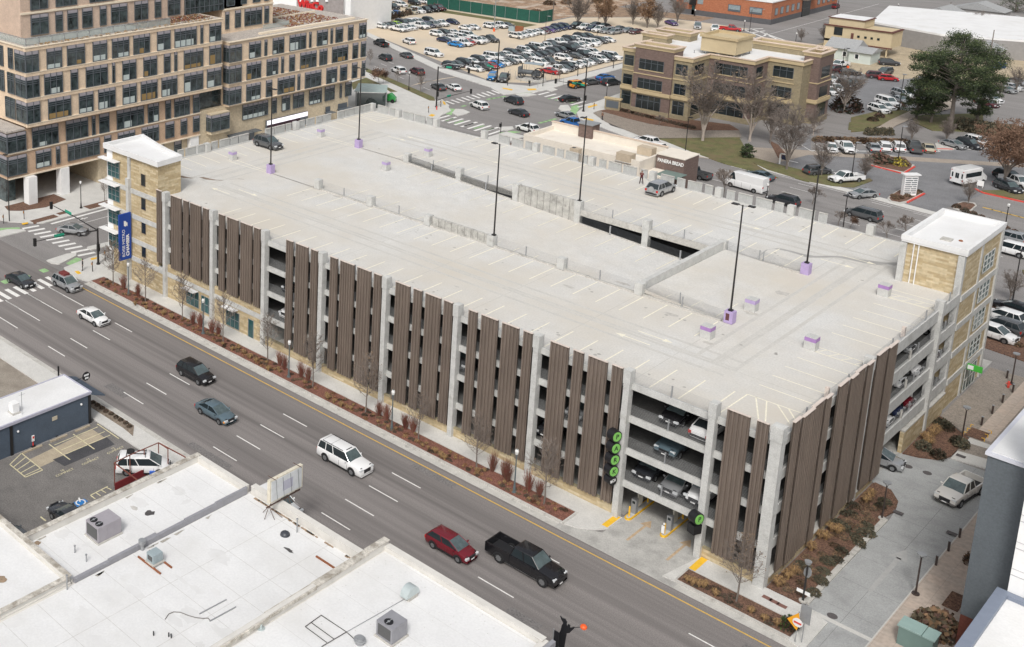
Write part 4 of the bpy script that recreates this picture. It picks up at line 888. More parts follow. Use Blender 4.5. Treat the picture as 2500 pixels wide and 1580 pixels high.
for k in range(6): b=MB(); x=-84+2.1*k; b.tube((x,142+.6*k,12.6),(x,142+.6*k,13.2),.09,n=6); b.build('roof_vent',gvm,BB)
def bwin(x0,x1,z0,z1,y):
    b=MB(); b.box(x0-.12,y-.10,z0-.2,x1+.12,y+.02,z0); s=b.build('window',cream,BB)
    c=MB(); c.box(x0,y-.03,z0,x1,y+.02,z1); c.build('pane',glassd,s)
    f=MB(); n=max(1,round((x1-x0)/1.5))
    for k in range(n+1): x=x0+(x1-x0)*k/n; f.box(x-.04,y-.07,z0,x+.04,y-.02,z1)
    f.box(x0,y-.07,(z0+z1*2)/3,x1,y-.02,(z0+z1*2)/3+.07); f.build('frame',frm,s)
def bwinx(y0,y1,z0,z1,x):
    b=MB(); b.box(x-.02,y0-.12,z0-.2,x+.10,y1+.12,z0); s=b.build('window',cream,BB); c=MB(); c.box(x-.02,y0,z0,x+.03,y1,z1); c.build('pane',glassd,s)
for z0 in (9.4,5.3,.9):
    h=2.2 if z0>5 else 3.0
    bwin(-88.9,-86.9,z0,z0+h,136.3); bwin(-84.9,-79.6,z0+(.0 if z0>1 else 0),z0+h,135.0); bwin(-77.2,-74.8,z0,z0+h,135.5); bwinx(136.6,140.6,z0,z0+h,-73.9); bwin(-72.6,-66.0,z0,z0+h,142.8)
    bwinx(144,147,z0,z0+h,-64.8); bwin(-63.6,-59.7,z0,z0+h,149.2); bwinx(154.6,158.6,z0,z0+h,-56.4)
def hband(z0,z1,m,o):
    b=MB()
    for x0,y0,x1 in ((-89.3,136.3,-86),(-86,135.0,-77.7),(-77.7,135.5,-73.9),(-73.9,142.8,-64.8),(-64.8,149.2,-59.4),(-59.5,153.2,-56.4)): b.box(x0-.02,y0-o,z0,x1+.04,y0-.002,z1)
    for x,y0,y1 in ((-73.9,135.5,142.8),(-64.8,142.8,149.2),(-56.4,153.2,160)): b.box(x+.002,y0-.1,z0,x+o,y1,z1+.003)
    b.build('string_course',m,BB)
hband(8.3,8.5,cream,.12); hband(4.3,5.0,cream,.3); hband(4.05,4.3,tanb,.15); hband(0,1.1,tanb,.12)
# ================= CAFE BUILDING behind the garage =================
PB=thing('cafe_building','low cream flat roofed cafe behind the garage with a brown brick corner sign tower','cafe',(0,0,0))
pz=5.4
stucco=mat('cream_wall',(.70,.645,.56),.85,.06,1)
def pbox(x0,y0,x1,y1,z1,z0=0,m=stucco,name='wall'): b=MB(); b.box(x0,y0,z0,x1,y1,z1); return b.build(name,m,PB)
pbox(-80,86.2,-57.8,95.6,4.4); b=MB(); b.box(-79.6,86.6,4.401,-58.2,95.2,4.45); b.build('roof',mat('cream_membrane',(.72,.67,.59),.8,.05,.5,dirt=(.6,.52,.43),ds=.3),PB)
for a in ((-80,95.2,-57.8,95.6),(-80,86.2,-79.6,95.2),(-58.2,86.6,-57.8,95.2),(-79.6,86.2,-57.8,86.6)): pbox(a[0],a[1],a[2],a[3],5.9 if a[1]>95 else 5.2,4.402,name='parapet')
for a in ((-80.1,95.1,-57.75,95.7,5.9),): b=MB(); b.box(a[0],a[1],a[4]+.003,a[2],a[3],a[4]+.12); b.build('coping',pinkc,PB)
pbox(-74.2,94.6,-71.6,97.2,6.9,3,brk,'brick_box'); pbox(-74.4,94.4,-71.4,97.4,7.05,6.903,gvm,'coping')
bt=pbox(-57.5,91.2,-52.7,96.2,5.6,0,brk,'sign_tower'); pbox(-57.6,91.1,-52.6,96.3,5.75,5.603,stucco,'coping')
textmesh('sign_lettering','PANERA BREAD',.85,mat('sign_white',(.8,.8,.78),.5,0),Matrix.Translation((-55.0,91.12,4.7))@Matrix.Rotation(R(90),4,'X'),PB,.05,sp=.95,bold=.015).scale=(.78,1,1)
pbox(-57.7,87,-54.5,91.1,3.2,0,stucco,'porch'); b=MB(); b.box(-55.6,87.6,3.2,-52.0,91.05,3.35); b.build('awning',mat('green_awning',(.15,.2,.18),.8,.1,2),PB)
def hvac(x,y,z,sx,sy,sz,label,m,fans=1,group=None,rz=0):
    t=thing('rooftop_unit',label,'air conditioner',(x,y,z),rz,group)
    b=MB(); b.box(-sx/2-.1,-sy/2-.1,0,sx/2+.1,sy/2+.1,.12); b.build('base',curbm,t)
    b=MB(); b.box(-sx/2,-sy/2,.13,sx/2,sy/2,sz); b.build('casing',m,t)
    for k in range(fans):
        fx=-sx/2+.45 if fans<3 else 0; fy=(k-(fans-1)/2)*.75
        b=MB(); b.tube((fx,fy,sz+.002),(fx,fy,sz+.05),.32,n=16); fn=b.build('fan',black,t)
        b=MB(); b.tube((fx,fy,sz+.051),(fx,fy,sz+.07),.1,n=8); b.box(fx-.3,fy-.03,sz+.052,fx+.3,fy+.03,sz+.062); b.build('blades',gvm,fn)
    b=MB(); b.box(-sx/2-.02,-sy/2+.15,.3,-sx/2-.001,sy/2-.15,sz-.15); b.build('coil_panel',mat('coil_dark',(.09,.09,.09),.7,.1,5),t)
    b=MB(); b.box(-sx*.1,-sy/2-.02,.3,sx*.3,-sy/2-.001,sz-.2); b.build('access_panel',m,t)
    return t
unitc=mat('unit_cream',(.48,.40,.30),.6,.08,2); unitg=mat('unit_grey',(.34,.34,.35),.5,.08,2)
for px,py,lb in ((1527,392,'cream rooftop unit on the cafe, left and nearer of the pair'),(1578,377,'cream rooftop unit on the cafe, right and farther of the pair')):
    p=U(px,py,4.6); hvac(p.x,p.y,4.46,2.6,1.7,1.5,lb,unitc,0,'cream units on the cafe roof')
p=U(1405,375,4.5); hvac(p.x,p.y,4.46,1.6,1.2,1.0,'small dark vented unit on the cafe roof behind the lamp pole',unitc,1)
# ================= FAR BUILDINGS =================
redb=brickmat('red_brick',(.36,.13,.065),(.42,.165,.085),(.30,.13,.08),.6,.2,.01)
dkb=mat('dark_base',(.10,.10,.105),.8,.1,1)
RB=thing('red_brick_building','long single storey orange red brick building with pale roof at the top','building',(0,0,0))
b=MB(); b.box(-141,262.2,0,-111.3,312,1.6); b.build('base',dkb,RB); b=MB(); b.box(-140.9,262.3,1.6,-111.4,311.9,6.6); b.build('wall',redb,RB)
b=MB(); b.box(-141.1,262.1,6.6,-111.2,312.1,6.95); b.build('roof',whitem,RB)
for x in (-137.6,-133.2): 
    b=MB(); b.box(x-.9,262.2,3.6,x+.9,262.29,5.0); b.build('window',mat('pale_window',(.25,.3,.32),.3,.2,2),RB)
for x in (-122.5,-116): b=MB(); b.box(x-1.9,262.2,2.6,x+1.9,262.29,4.7); w=b.build('window',frm,RB); b=MB(); b.box(x-1.7,262.15,3.2,x+1.7,262.2,4.5); b.build('pane',MC['pale_window'],w)
b=MB(); b.box(-136.1,261,3.2,-134.4,262.29,5.2); b.build('awning',black,RB); b=MB(); b.box(-135.7,262.2,0,-134.8,262.28,3.0); b.build('door',glasst,RB)
for k in range(12):
    y=264.5+3.9*k; b=MB(); b.box(-111.38,y,2.6,-111.28,y+1.8,4.8)
    if 5<k<8: continue
    w=b.build('window',frm,RB); b=MB(); b.box(-111.27,y+.15,2.8,-111.22,y+1.65,4.6); b.build('pane',MC['pale_window'],w)
b=MB(); b.box(-111.3,284,0,-111.15,290,5.2); b.build('door',glassd,RB); b=MB(); b.box(-111.3,283,5.3,-109.5,292,5.5); b.build('canopy',brownp,RB)
LB=thing('low_white_roof_building','very long low grey block building with a flat white roof behind the evergreen','building',(0,0,0))
b=MB(); q=[(-83,259),(-64,252.5),(-46,259.5),(-30,266),(-30,300),(-58,300),(-90,293)]
b.prism(q,0,4.8,top=False); b.build('wall',mat('grey_block',(.27,.26,.25),.9,.1,1),LB); b=MB(); b.prism(q,4.81,5.3); b.build('roof',whitem,LB)
b=MB(); b.box(-55,256.2,0,-52.5,256.6,3.0) ; 
p=U(2420,138,0); b=MB(); b.box(p.x-1.6,p.y-1.2,0,p.x+1.6,p.y-.6,3.4); b.build('entrance',whitec,LB); b=MB(); b.box(p.x-.8,p.y-1.25,0,p.x+.8,p.y-1.21,2.8); b.build('door',glassd,LB)
YB=thing('yellow_stucco_building','two storey cream stucco building with dark red eaves behind the white house','building',(0,0,0))
yst=mat('yellow_stucco',(.52,.43,.28),.85,.06,1); maroon=mat('maroon_trim',(.12,.045,.035),.7,.1,2)
b=MB(); b.box(-86.5,236.5,0,-77.5,238,3); b.box(-86.5,236.5,2.4,-70.3,244,6.6); b.box(-86,237,6.7,-77.3,244,8.6); b.build('wall',yst,YB)
b=MB(); b.box(-86.9,236.2,6.5,-70,236.7,6.8); b.box(-70.6,236.7,6.5,-70.0,244,6.8); b.box(-86.3,236.7,8.6,-77,244.3,8.75); b.box(-80,236.2,2.3,-70,236.6,2.6); b.build('eave',maroon,YB)
b=MB(); b.box(-85.9,237.1,8.76,-77.5,243.9,8.8); b.build('roof',whitem,YB)
for x in (-78.2,-76.5,-75,-73.4): b=MB(); b.box(x-.3,236.42,4.2,x+.3,236.49,4.8); b.build('window',glassd,YB)
b=MB(); b.box(-84.3,236.42,4.2,-82.2,236.49,6.3); b.build('window',glassd,YB); b=MB(); b.box(-80.0,236.3,3.2,-79.4,236.49,5.2); b.build('pipe',maroon,YB)
for x in (-73.9,-71.2): b=MB(); b.box(x-.15,236.6,0,x+.15,236.9,2.4); b.build('post',yst,YB)
WH=thing('white_house','small pale green white bungalow with grey shingle roof beyond the brown office','house',(0,0,0))
shing=mat('grey_shingle',(.32,.325,.325),.9,.1,2,.1,5); pg=mat('pale_green_siding',(.52,.57,.53),.8,.05,1)
b=MB(); b.box(-81,225,0,-74.4,232,3); b.box(-75.5,223.6,0,-70.4,230,2.8); b.build('wall',pg,WH)
b=MB()
def gable(b,x0,y0,x1,y1,z,h,ax='x'):
    if ax=='x':
        m=(y0+y1)/2; A=[(x0,y0,z),(x1,y0,z),(x1,m,z+h),(x0,m,z+h)]; B=[(x0,m,z+h),(x1,m,z+h),(x1,y1,z),(x0,y1,z)]; b.face(A); b.face(B); b.face([(x0,y0,z),(x0,m,z+h),(x0,y1,z)]); b.face([(x1,y0,z),(x1,y1,z),(x1,m,z+h)])
    else:
        m=(x0+x1)/2; b.face([(x0,y0,z),(m,y0,z+h),(m,y1,z+h),(x0,y1,z)]); b.face([(m,y0,z+h),(x1,y0,z),(x1,y1,z),(m,y1,z+h)]); b.face([(x0,y0,z),(x1,y0,z),(m,y0,z+h)]); b.face([(x0,y1,z),(m,y1,z+h),(x1,y1,z)])
gable(b,-81.8,224.2,-74.2,232.6,3.0,2.1); gable(b,-75.9,223,-70,230.6,2.81,1.1); b.build('roof',shing,WH)
for x,z in ((-79.8,.9),(-77,.9),(-73.6,1.0)):
    b=MB(); y=224.95 if x<-75 else 223.55; b.box(x-.55,y-.05,z,x+.55,y+.02,z+1.4); w=b.build('window',whitec,WH); b=MB(); b.box(x-.38,y-.08,z+.15,x+.38,y-.051,z+1.25); b.build('pane',glassd,w)
for px,py,sx,sy,h,c,lb in ((2305,32,9,10,3,(.12,.20,.32),'blue gabled house with grey roof beyond the long white roof'),(2470,60,9,8,3,(.2,.15,.12),'brown gabled house at the far right beyond the long white roof'),(2395,22,14,7,3,(.3,.29,.28),'long grey house far off beyond the bare tree'),(2410,115,7,6,2.6,(.33,.32,.31),'small grey shed roof beside the tall evergreen')):
    p=U(px,py,3); t=thing('far_house',lb,'house',(p.x,p.y,0)); b=MB(); b.box(-sx/2,-sy/2,0,sx/2,sy/2,h); b.build('wall',mat('house_%d'%px,c,.85,.05,1),t); b=MB(); gable(b,-sx/2-.4,-sy/2-.4,sx/2+.4,sy/2+.4,h+.01,2.2,'y'); b.build('roof',shing,t)
    b=MB(); b.box(-.5,-sy/2-.06,1,.5,-sy/2-.01,2); b.build('window',glassd,t)
# grocery with red letters, seen past the office roof
GB=thing('white_store','white and grey shop front with big red raised letters beyond the office roof','shop',(0,0,0))
pA,pB_=U(600,30,11),U(856,60,0)
b=MB(); b.box(-240,150,0,-184.2,175,16); b.build('wall',whitec,GB)
pts=[UY(722,6,150),UY(840,-10,150)]
b=MB(); b.box(UY(725,20,150).x,149.8,2,UY(838,40,150).x,150,UY(838,-12,150).z); b.build('recess',mat('store_grey',(.30,.27,.26),.8,.15,1),GB)
b=MB(); b.box(UY(843,20,149).x,149,0,UY(856,20,149).x,150,16); b.build('pier',whitec,GB)
lt=UY(758,14,149.5); textmesh('red_lettering','WinCo',3.2,mat('letter_red',(.55,.02,.02),.5,0),Matrix.Translation((lt.x,149.5,lt.z))@Matrix.Rotation(R(90),4,'X'),GB,.3,bold=.12)
for px in (735,762,775,798): p=UY(px,2,149.6); b=MB(); b.tube((p.x,149.6,p.z+1.4),(p.x,149.6,p.z-.2),.1,.5,8); b.build('lamp',whitec,GB)
# green mesh fence
FN=thing('green_screen_fence','long dark green mesh screen fence at the back of the gravel lot','fence',(0,0,0))
fg=mat('fence_green',(.012,.085,.062),.8,.12,1,.1,4)
fa=[U(1040,15,0),U(1316,57,0),U(1349,51,0)]
F0=(-199,211.0); F1=(fa[1].x,fa[1].y); F2=(fa[2].x,fa[2].y)
for a,e in ((F0,F1),(F1,F2)):
    d=Vector((e[0]-a[0],e[1]-a[1])); L=d.length; d.normalize(); n=Vector((-d.y,d.x))*.04; b=MB(); b.prism([(a[0]-n.x,a[1]-n.y),(e[0]-n.x,e[1]-n.y),(e[0]+n.x,e[1]+n.y),(a[0]+n.x,a[1]+n.y)],.1,3.6); b.build('mesh_screen',fg,FN)
    k=0
    while k<L: b=MB(); b.tube((a[0]+d.x*k,a[1]+d.y*k-.1,0),(a[0]+d.x*k,a[1]+d.y*k-.1,3.7),.05,n=5); b.build('post',gvm,FN); k+=4.2
# ================= FOREGROUND ROOFS =================
def fgbox(root,name,x0,y0,z0,x1,y1,z1,m): b=MB(); b.box(x0,y0,z0,x1,y1,z1); return b.build(name,m,root)
capm=mat('dirty_coping',(.54,.51,.455),.9,.25,2,.1,8,dirt=(.22,.19,.15),ds=1.2,dth=(.45,.65))
gcap=mat('grey_coping',(.27,.27,.29),.6,.1,2)
wallw=mat('whitewashed_wall',(.62,.60,.56),.85,.08,1)
fm=mat('foreground_membrane',(.69,.69,.685),.8,.05,.25,.04,6,dirt=(.57,.56,.535),ds=.12,dth=(.48,.75))
A=thing('front_shop_building','low wide shop building with a stained white roof at the bottom left','building',(0,0,0))
# lower left roof: x -39.7..-32.9 ; middle roof x -32.9..-18.6 ; divider walls
b=MB(); b.box(-39.6,-44.6,0,-32.9,-26.1,3.6); b.box(-32.9,-70,0,-18.6,-25.6,3.6-.004); b.box(-60,-70,0,-32.9,-44.75,3.75); b.build('wall',wallw,A)
b=MB(); b.box(-39.3,-44.4,3.601,-32.9,-26.5,3.62); b.box(-32.7,-70,3.597,-18.6,-26.2,3.615); b.box(-60,-70,3.751,-33.2,-45.1,3.77); b.build('roof',fm,A)
b=MB(); b.box(-39.7,-44.6,3.2,-39.35,-26.0,4.2); b.box(-39.35,-26.35,3.2,-33.0,-26.0,4.15); b.box(-32.6,-26.1,3.2,-18.75,-25.6,4.3); b.box(-60,-45.0,3.2,-33.2,-44.65,4.2); b.box(-33.3,-70,3.2,-33.0,-45.02,4.1); b.build('parapet',wallw,A)
b=MB(); b.box(-39.8,-44.6,4.203,-39.3,-26.0,4.27); b.box(-60,-45.05,4.203,-33.0,-44.6,4.27); b.box(-33.4,-70,4.103,-32.9,-45.06,4.16); b.build('coping',capm,A)
b=MB(); b.box(-39.28,-26.4,4.153,-33.0,-25.95,4.2); b.box(-32.6,-26.15,4.303,-18.75,-25.55,4.36); b.build('coping',wallw,A)
b=MB(); 
for i,(y0,y1,z) in enumerate(((-44.5,-41.2,3.95),(-41.2,-33.4,4.05),(-33.4,-30.0,4.15),(-30.0,-26.4,4.25))): b.box(-33.05+.02*i,y0,3.3,-32.75,y1,z)
b.box(-33.3,-37.5,3.8,-32.9,-36.2,4.0)
b.build('divider_coping',gcap,A)
sm=mat('membrane_seam',(.52,.51,.49),.8,.15,2); b=MB()
for k in range(7): b.box(-39.2,-43.6+2.6*k,3.621,-33.1,-43.57+2.6*k,3.624)
for k in range(14): b.box(-32.6,-66+3.0*k,3.617,-18.8,-65.96+3.0*k,3.619)
b.box(-28.02,-66,3.6195,-27.98,-26.3,3.6215); b.box(-23.3,-66,3.6195,-23.26,-26.3,3.6215)
b.build('roof_seam',sm,A)
stn=mat('roof_stain',(.07,.065,.065),.7,.4,3); stb=mat('rusty_stain',(.30,.22,.15),.85,.3,3)
def blob(root,px,py,z,rx,ry,m,seed,name='roof_stain'):
    random.seed(seed); p=U(px,py,z); n=14; b=MB(); b.face([(p.x+rx*random.uniform(.6,1.2)*math.cos(6.283*k/n),p.y+ry*random.uniform(.6,1.2)*math.sin(6.283*k/n),z) for k in range(n)]); return b.build(name,m,root)
blob(A,365,1253,3.63,.45,.5,stn,1); blob(A,705,1343,3.63,.5,.2,stn,2); blob(A,92,1326,3.63,.3,.3,stb,3); blob(A,328,1240,3.63,.5,.25,mat('grey_smudge',(.5,.48,.45),.9,.2,3),4); blob(A,0,1415,3.79,.5,.5,stb,5)
b=MB(); random.seed(8)
for k in range(40):
    x=-32.3+13*random.random(); b.box(x,-26.4-.1*random.random(),3.62,x+random.uniform(.2,.8),-26.3,3.68)
b.build('edge_debris',stb,A)
b=MB(); b.box(-22.9,-28.3,3.62,-20.2,-28.15,3.72); b.build('rusty_flashing',mat('rust',(.25,.09,.04)),A)
random.seed(12); sm2=mat('ponding_smudge',(.65,.648,.64),.8,.06,.6,dirt=(.60,.595,.58),ds=.8); b=MB()
for k in range(34):
    x=random.uniform(-32,-19.5); y=random.uniform(-58,-27.5); rx,ry=random.uniform(.3,1.5),random.uniform(.2,.9); b.face([(x+rx*random.uniform(.5,1.2)*math.cos(6.283*j/15),y+ry*random.uniform(.5,1.2)*math.sin(6.283*j/15),3.6216+.0003*k) for j in range(15)])
for k in range(10):
    x=random.uniform(-38.6,-34); y=random.uniform(-43,-28); rx,ry=random.uniform(.3,1.1),random.uniform(.2,.7); b.face([(x+rx*random.uniform(.5,1.2)*math.cos(6.283*j/15),y+ry*random.uniform(.5,1.2)*math.sin(6.283*j/15),3.6236+.0003*k) for j in range(15)])
props(b.build('roof_smudge',sm2,A),kind='stuff')
b=MB()
for k in range(26):
    x=random.choice((-39.2,-33.2,-18.9,-32.5)); y=random.uniform(-44,-27); b.face([(x,y,3.634),(x+random.uniform(.05,.3),y+.1,3.634),(x+random.uniform(.05,.2),y+random.uniform(.4,1.3),3.634),(x,y+.8,3.634)])
b.build('edge_grime',mat('edge_grime',(.36,.34,.30),.9,.3,4),A)
p=U(696,1306,3.62); b=MB(); b.ball((p.x,p.y,3.65),.42,12,6,.75); solo('roof_vent',b,mat('vent_dark',(.05,.055,.065),.4,.1,2),'dark domed turbine vent on the white roof beside the old sign frame','vent',smooth=True)
hvac(-36.25,-39.2,3.62,2.3,1.7,1.45,'mauve grey two fan rooftop unit on the left of the foreground roof',mat('unit_mauve',(.33,.31,.335),.5,.06,2),2,rz=R(90))
t=hvac(U(378,1372,3.7).x,U(378,1372,3.7).y,3.75,.95,.85,.85,'small blue grey condenser on two rusty rails on the foreground roof',mat('unit_blue',(.30,.36,.38),.5,.08,2),0,rz=R(90))
for k,dy in enumerate((-.35,.35)): b=MB(); b.box(-.06+dy*1.6,-1.4,-.12,.06+dy*1.6,1.4,-.0); b.build('rail',mat('rust',(0,0,0)),t)
p=U(347,1343,3.6); b=MB(); b.tube((p.x,p.y,3.62),(p.x,p.y,4.2),.16,n=10); b.tube((p.x,p.y,4.2),(p.x,p.y,4.5),.3,n=12); solo('vent_cowl',b,gvm,'grey metal vent cowl next to the small condenser','vent')
for px,py,h,lb in ((183,1350,.6,'thin grey vent pipe between the two fan unit and the grey divider'),(211,1372,.6,'thin grey vent pipe standing against the grey divider'),(164,1440,1.2,'tallest bare vent pipe on the near side of the roof'),(725,1300,1.2,'grey vent pipe beside the street parapet')):
    p=U(px,py,3.6); b=MB(); b.tube((p.x,p.y,3.6),(p.x,p.y,3.6+h),.055,n=8); b.tube((p.x,p.y,3.6+h),(p.x,p.y,3.68+h),.09,n=8); solo('vent_pipe',b,gvm,lb,'pipe','vent pipes on the foreground roof')
for k,(px,py,lb) in enumerate(((375,1552,'leftmost of three short black vent stubs at the bottom of the roof'),(412,1555,'middle of three short black vent stubs at the bottom of the roof'),(418,1558,'rightmost of three short black vent stubs at the bottom of the roof'))):
    p=U(px,py,3.6); b=MB(); b.tube((p.x,p.y,3.6),(p.x,p.y,3.95),.05,n=8); solo('vent_stub',b,black,lb,'pipe','short vent stubs')
for (a,e,lb) in (((487,1500),(553,1465),'longer dark rail lying on the white roof, upper of two'),((512,1518),(576,1483),'dark rail lying on the white roof, lower of two')):
    p,q=U(*a,3.62),U(*e,3.62); b=MB(); b.tube((p.x,p.y,3.66),(q.x,q.y,3.66),.05,n=4); solo('roof_rail',b,gvm,lb,'rail','loose rails on the roof')
b=MB(); pts=[U(x,y,3.66) for x,y in ((403,1512),(412,1499),(424,1494),(440,1495),(460,1503),(478,1508),(495,1510),(508,1509),(512,1514))]
for p,q in zip(pts,pts[1:]): b.tube(p,q,.035,n=5)
solo('roof_cable',b,mat('cable_grey',(.2,.19,.18),.6,0),'dark cable snaking over the foreground roof beside two rails','cable')
# old rooftop sign frame
SG=thing('old_sign_board','weathered cream sign board on rusty legs at the street edge of the roof','sign board',(-29.2,-25.6,3.6))
cr=mat('aged_cream',(.62,.575,.47),.7,.15,3,dirt=(.3,.15,.06),ds=2,dth=(.6,.75))
b=MB(); b.box(-.13,-1.8,1.3,.18,2.1,3.4); b.build('frame',cr,SG); b=MB(); b.box(.181,-1.65,1.42,.21,1.95,3.28); b.build('panel',mat('faded_panel',(.60,.62,.63),.5,.12,1.5,dirt=(.35,.3,.26),ds=3,dth=(.62,.75)),SG)
b=MB(); b.box(.211,-.3,1.9,.222,.9,2.8); b.build('faded_patch',mat('lilac_patch',(.44,.44,.52),.7,.08,3),SG)
rs=mat('rust_iron',(.10,.06,.045),.8,.3,4); b=MB()
b.tube((0,-2.0,.95),(0,2.0,1.0),.07,n=6)
for y in (-1.7,.5): 
    for dx,dy in ((-.7,0),(.7,0),(.1,-.6),(.9,.7)): b.tube((0,y,.95),(dx,y+dy,.05),.028,n=5)
for y in (-1.5,1.5): b.tube((0,y,.95),(0,y,1.4),.05,n=6); b.tube((-.4,y,3.55),(.5,y+.1,3.5),.03,n=5)
b.build('stand',rs,SG)
b=MB(); 
for y in (-1.2,-.4,.5,1.4): b.tube((.3,y,3.3),(.34,y+.15,1.5),.012,n=4)
b.build('wires',black,SG)
# second foreground building
B2=thing('corner_shop_building','taller white roofed shop building at the bottom centre beside the road','building',(0,0,0))
b=MB(); b.box(-18.3,-70,0,-4.1,-25.4,5.6); b.build('wall',wallw,B2); b=MB(); b.box(-18,-70,5.601,-4.4,-25.8,5.62); b.build('roof',fm,B2)
b=MB(); b.box(-18.45,-70,5.2,-18.1,-25.3,6.25); b.box(-18.1,-25.75,5.2,-4.3,-25.3,6.0); b.box(-4.4,-70,5.2,-4.0,-25.3,5.9); b.build('parapet',wallw,B2)
b=MB()
for i,(y0,y1) in enumerate(((-70,-38.2),(-38.2,-33.4),(-33.4,-27.6),(-27.6,-25.2))): b.box(-18.6,y0,6.253-.25*(3-i)*.6,-18.02,y1-.02,6.33-.25*(3-i)*.3)
b.build('coping',capm,B2); b=MB(); b.box(-18.0,-25.8,6.003,-4.2,-25.25,6.06); b.build('coping',wallw,B2)
b=MB(); b.box(-18.3,-25.24,4.9,-3.8,-25.0,5.5); b.box(-3.98,-70,4.5,-3.7,-24.9,5.85); b.build('fascia',gcap,B2)
b=MB(); 
for k in range(12): b.box(-17.9,-58+2.9*k,5.621,-4.5,-57.97+2.9*k,5.624)
random.seed(5)
for k in range(70): x=random.uniform(-17.7,-4.8); y=random.uniform(-36,-26.2); b.box(x,y,5.621,x+.07,y+.07,5.64)
b.build('roof_seam',mat('seam_light',(.56,.555,.54),.8,.1,2),B2)
hvac(-11.6,-32.75,5.62,1.6,1.4,1.3,'dark grey one fan rooftop unit at the bottom centre',mat('unit_dark',(.26,.26,.28),.5,.08,2),1,rz=R(90))
p=U(1000,1458,5.6); t=thing('exhaust_hood','half round pale metal exhaust hood on the bottom centre roof','vent',(p.x,p.y,5.62)); b=MB(); n=14
for k in range(n):
    a0,a1=math.pi*k/n,math.pi*(k+1)/n; b.face([(-.32,.72*math.cos(a0),.25+.72*math.sin(a0)),(.32,.72*math.cos(a0),.25+.72*math.sin(a0)),(.32,.72*math.cos(a1),.25+.72*math.sin(a1)),(-.32,.72*math.cos(a1),.25+.72*math.sin(a1))])
for x in (-.32,.32): b.face([(x,.72*math.cos(math.pi*k/n),.25+.72*math.sin(math.pi*k/n)) for k in range(n+1)])
b.build('hood',mat('pale_zinc',(.50,.56,.56),.4,.05,2,metal=.3),t); b=MB(); b.box(-.35,-.5,0,.35,.5,.25); b.build('base',curbm,t)
pi=mat('pipe_dark',(.08,.075,.07),.6,.2,4)
for lst,lb in (([(784,1502),(846,1543),(736,1572)],'upper run'),([(745,1530),(800,1568),(785,1576)],'inner run'),([(846,1543),(990,1461)],'long run')): pass
b=MB()
for lst in ([(745,1530),(784,1502),(846,1543),(870,1565)],[(745,1530),(798,1569)],[(760,1520),(815,1560)],[(846,1543),(785,1579)]):
    P_=[U(x,y,5.68) for x,y in lst]
    for p,q in zip(P_,P_[1:]): b.tube(p,q,.03,n=5)
solo('gas_piping',b,pi,'dark gas piping run over blocks on the bottom centre roof','pipe')
b=MB(); p,q=U(846,1543,5.68),U(990,1461,5.68); b.tube(p,q,.02,n=5); solo('conduit',b,gvm,'long thin conduit from the dark piping to the exhaust hood','pipe')
p=U(878,1572,5.6); b=MB(); b.tube((p.x,p.y,5.6),(p.x,p.y,5.9),.3,n=16); b.tube((p.x,p.y,5.9),(p.x,p.y,6.0),.42,n=16); b.tube((p.x,p.y,6.0),(p.x,p.y,6.12),.3,n=16); solo('roof_fan',b,gvm,'round mushroom roof fan cut by the bottom edge of the photo','vent')
p=U(637,1535,5.6); b=MB(); b.tube((p.x,p.y,5.6),(p.x,p.y,5.95),.1,n=8); b.tube((p.x,p.y,5.6),(p.x,p.y,5.66),.3,n=12); solo('roof_drain_vent',b,mat('pale_zinc',(0,0,0)),'small pale vent with round base near the left parapet of the bottom centre roof','vent')
# cut-out figure sign with orange disc, and narrow banner
p=U(1390,1575,3.2)
fq=UY(1425,1531,-23.4); FS=thing('figure_sign','black cut-out figure sign holding up an orange disc above the road edge','sign',(fq.x-1.5,-23.4,fq.z-1.4)); FZ=fq.z-1.4
# flat steel silhouette standing in the x-z plane (a man leaning, both arms raised to a pole)
def poly3(b,pts,y0,y1): 
    n=len(pts); k=len(b.v); b.v+=[(x,y0,z) for x,z in pts]+[(x,y1,z) for x,z in pts]; b.f.append(tuple(range(k,k+n))); b.f.append(tuple(reversed(range(k+n,k+2*n)))); b.mi+=[0,0]
    for i in range(n): b.f.append((k+i,k+n+i,k+n+(i+1)%n,k+(i+1)%n)); b.mi.append(0)
b=MB(); poly3(b,[(-.25,-1.2),(.2,-1.2),(.26,-.3),(.3,.2),(.52,.35),(.75,.75),(.85,.95),(.78,1.0),(.6,.8),(.5,.75),(.5,.95),(.36,.95),(.3,.7),(.22,.85),(.25,1.05),(.1,1.2),(-.12,1.15),(-.28,1.22),(-.15,1.0),(0,.85),(-.1,.6),(-.15,.2),(-.3,-.3)],-.04,.04); b.build('figure',black,FS)
b=MB(); b.tube((.8,0,.95),(1.35,0,1.3),.025,n=6); b.build('rod',black,FS); b=MB(); b.ball((1.5,0,1.4),.24,14,8,.75); b.build('disc',mat('orange_red',(.80,.11,.02),.5,0),FS,smooth=True)
b=MB(); b.tube((0,0,-FZ),(0,0,-1.1),.05,n=6); b.build('post',black,FS)
bq=UY(1358,1560,-23.9); BN=thing('narrow_banner','narrow black vertical banner beside the cut-out figure sign','banner',(bq.x,-23.9,bq.z-.9)); b=MB(); b.box(-.18,-.03,-.9,.18,.03,1.5); b.build('cloth',black,BN); b=MB(); b.tube((-.24,0,-bq.z+.9),(-.24,0,1.6),.03,n=6); b.build('post',gvm,BN)
textmesh('lettering','OPEN',.2,whitec,Matrix.Translation((0,-.035,-.3))@Matrix.Rotation(R(90),4,'X')@Matrix.Rotation(R(90),4,'Z'),BN,.004)
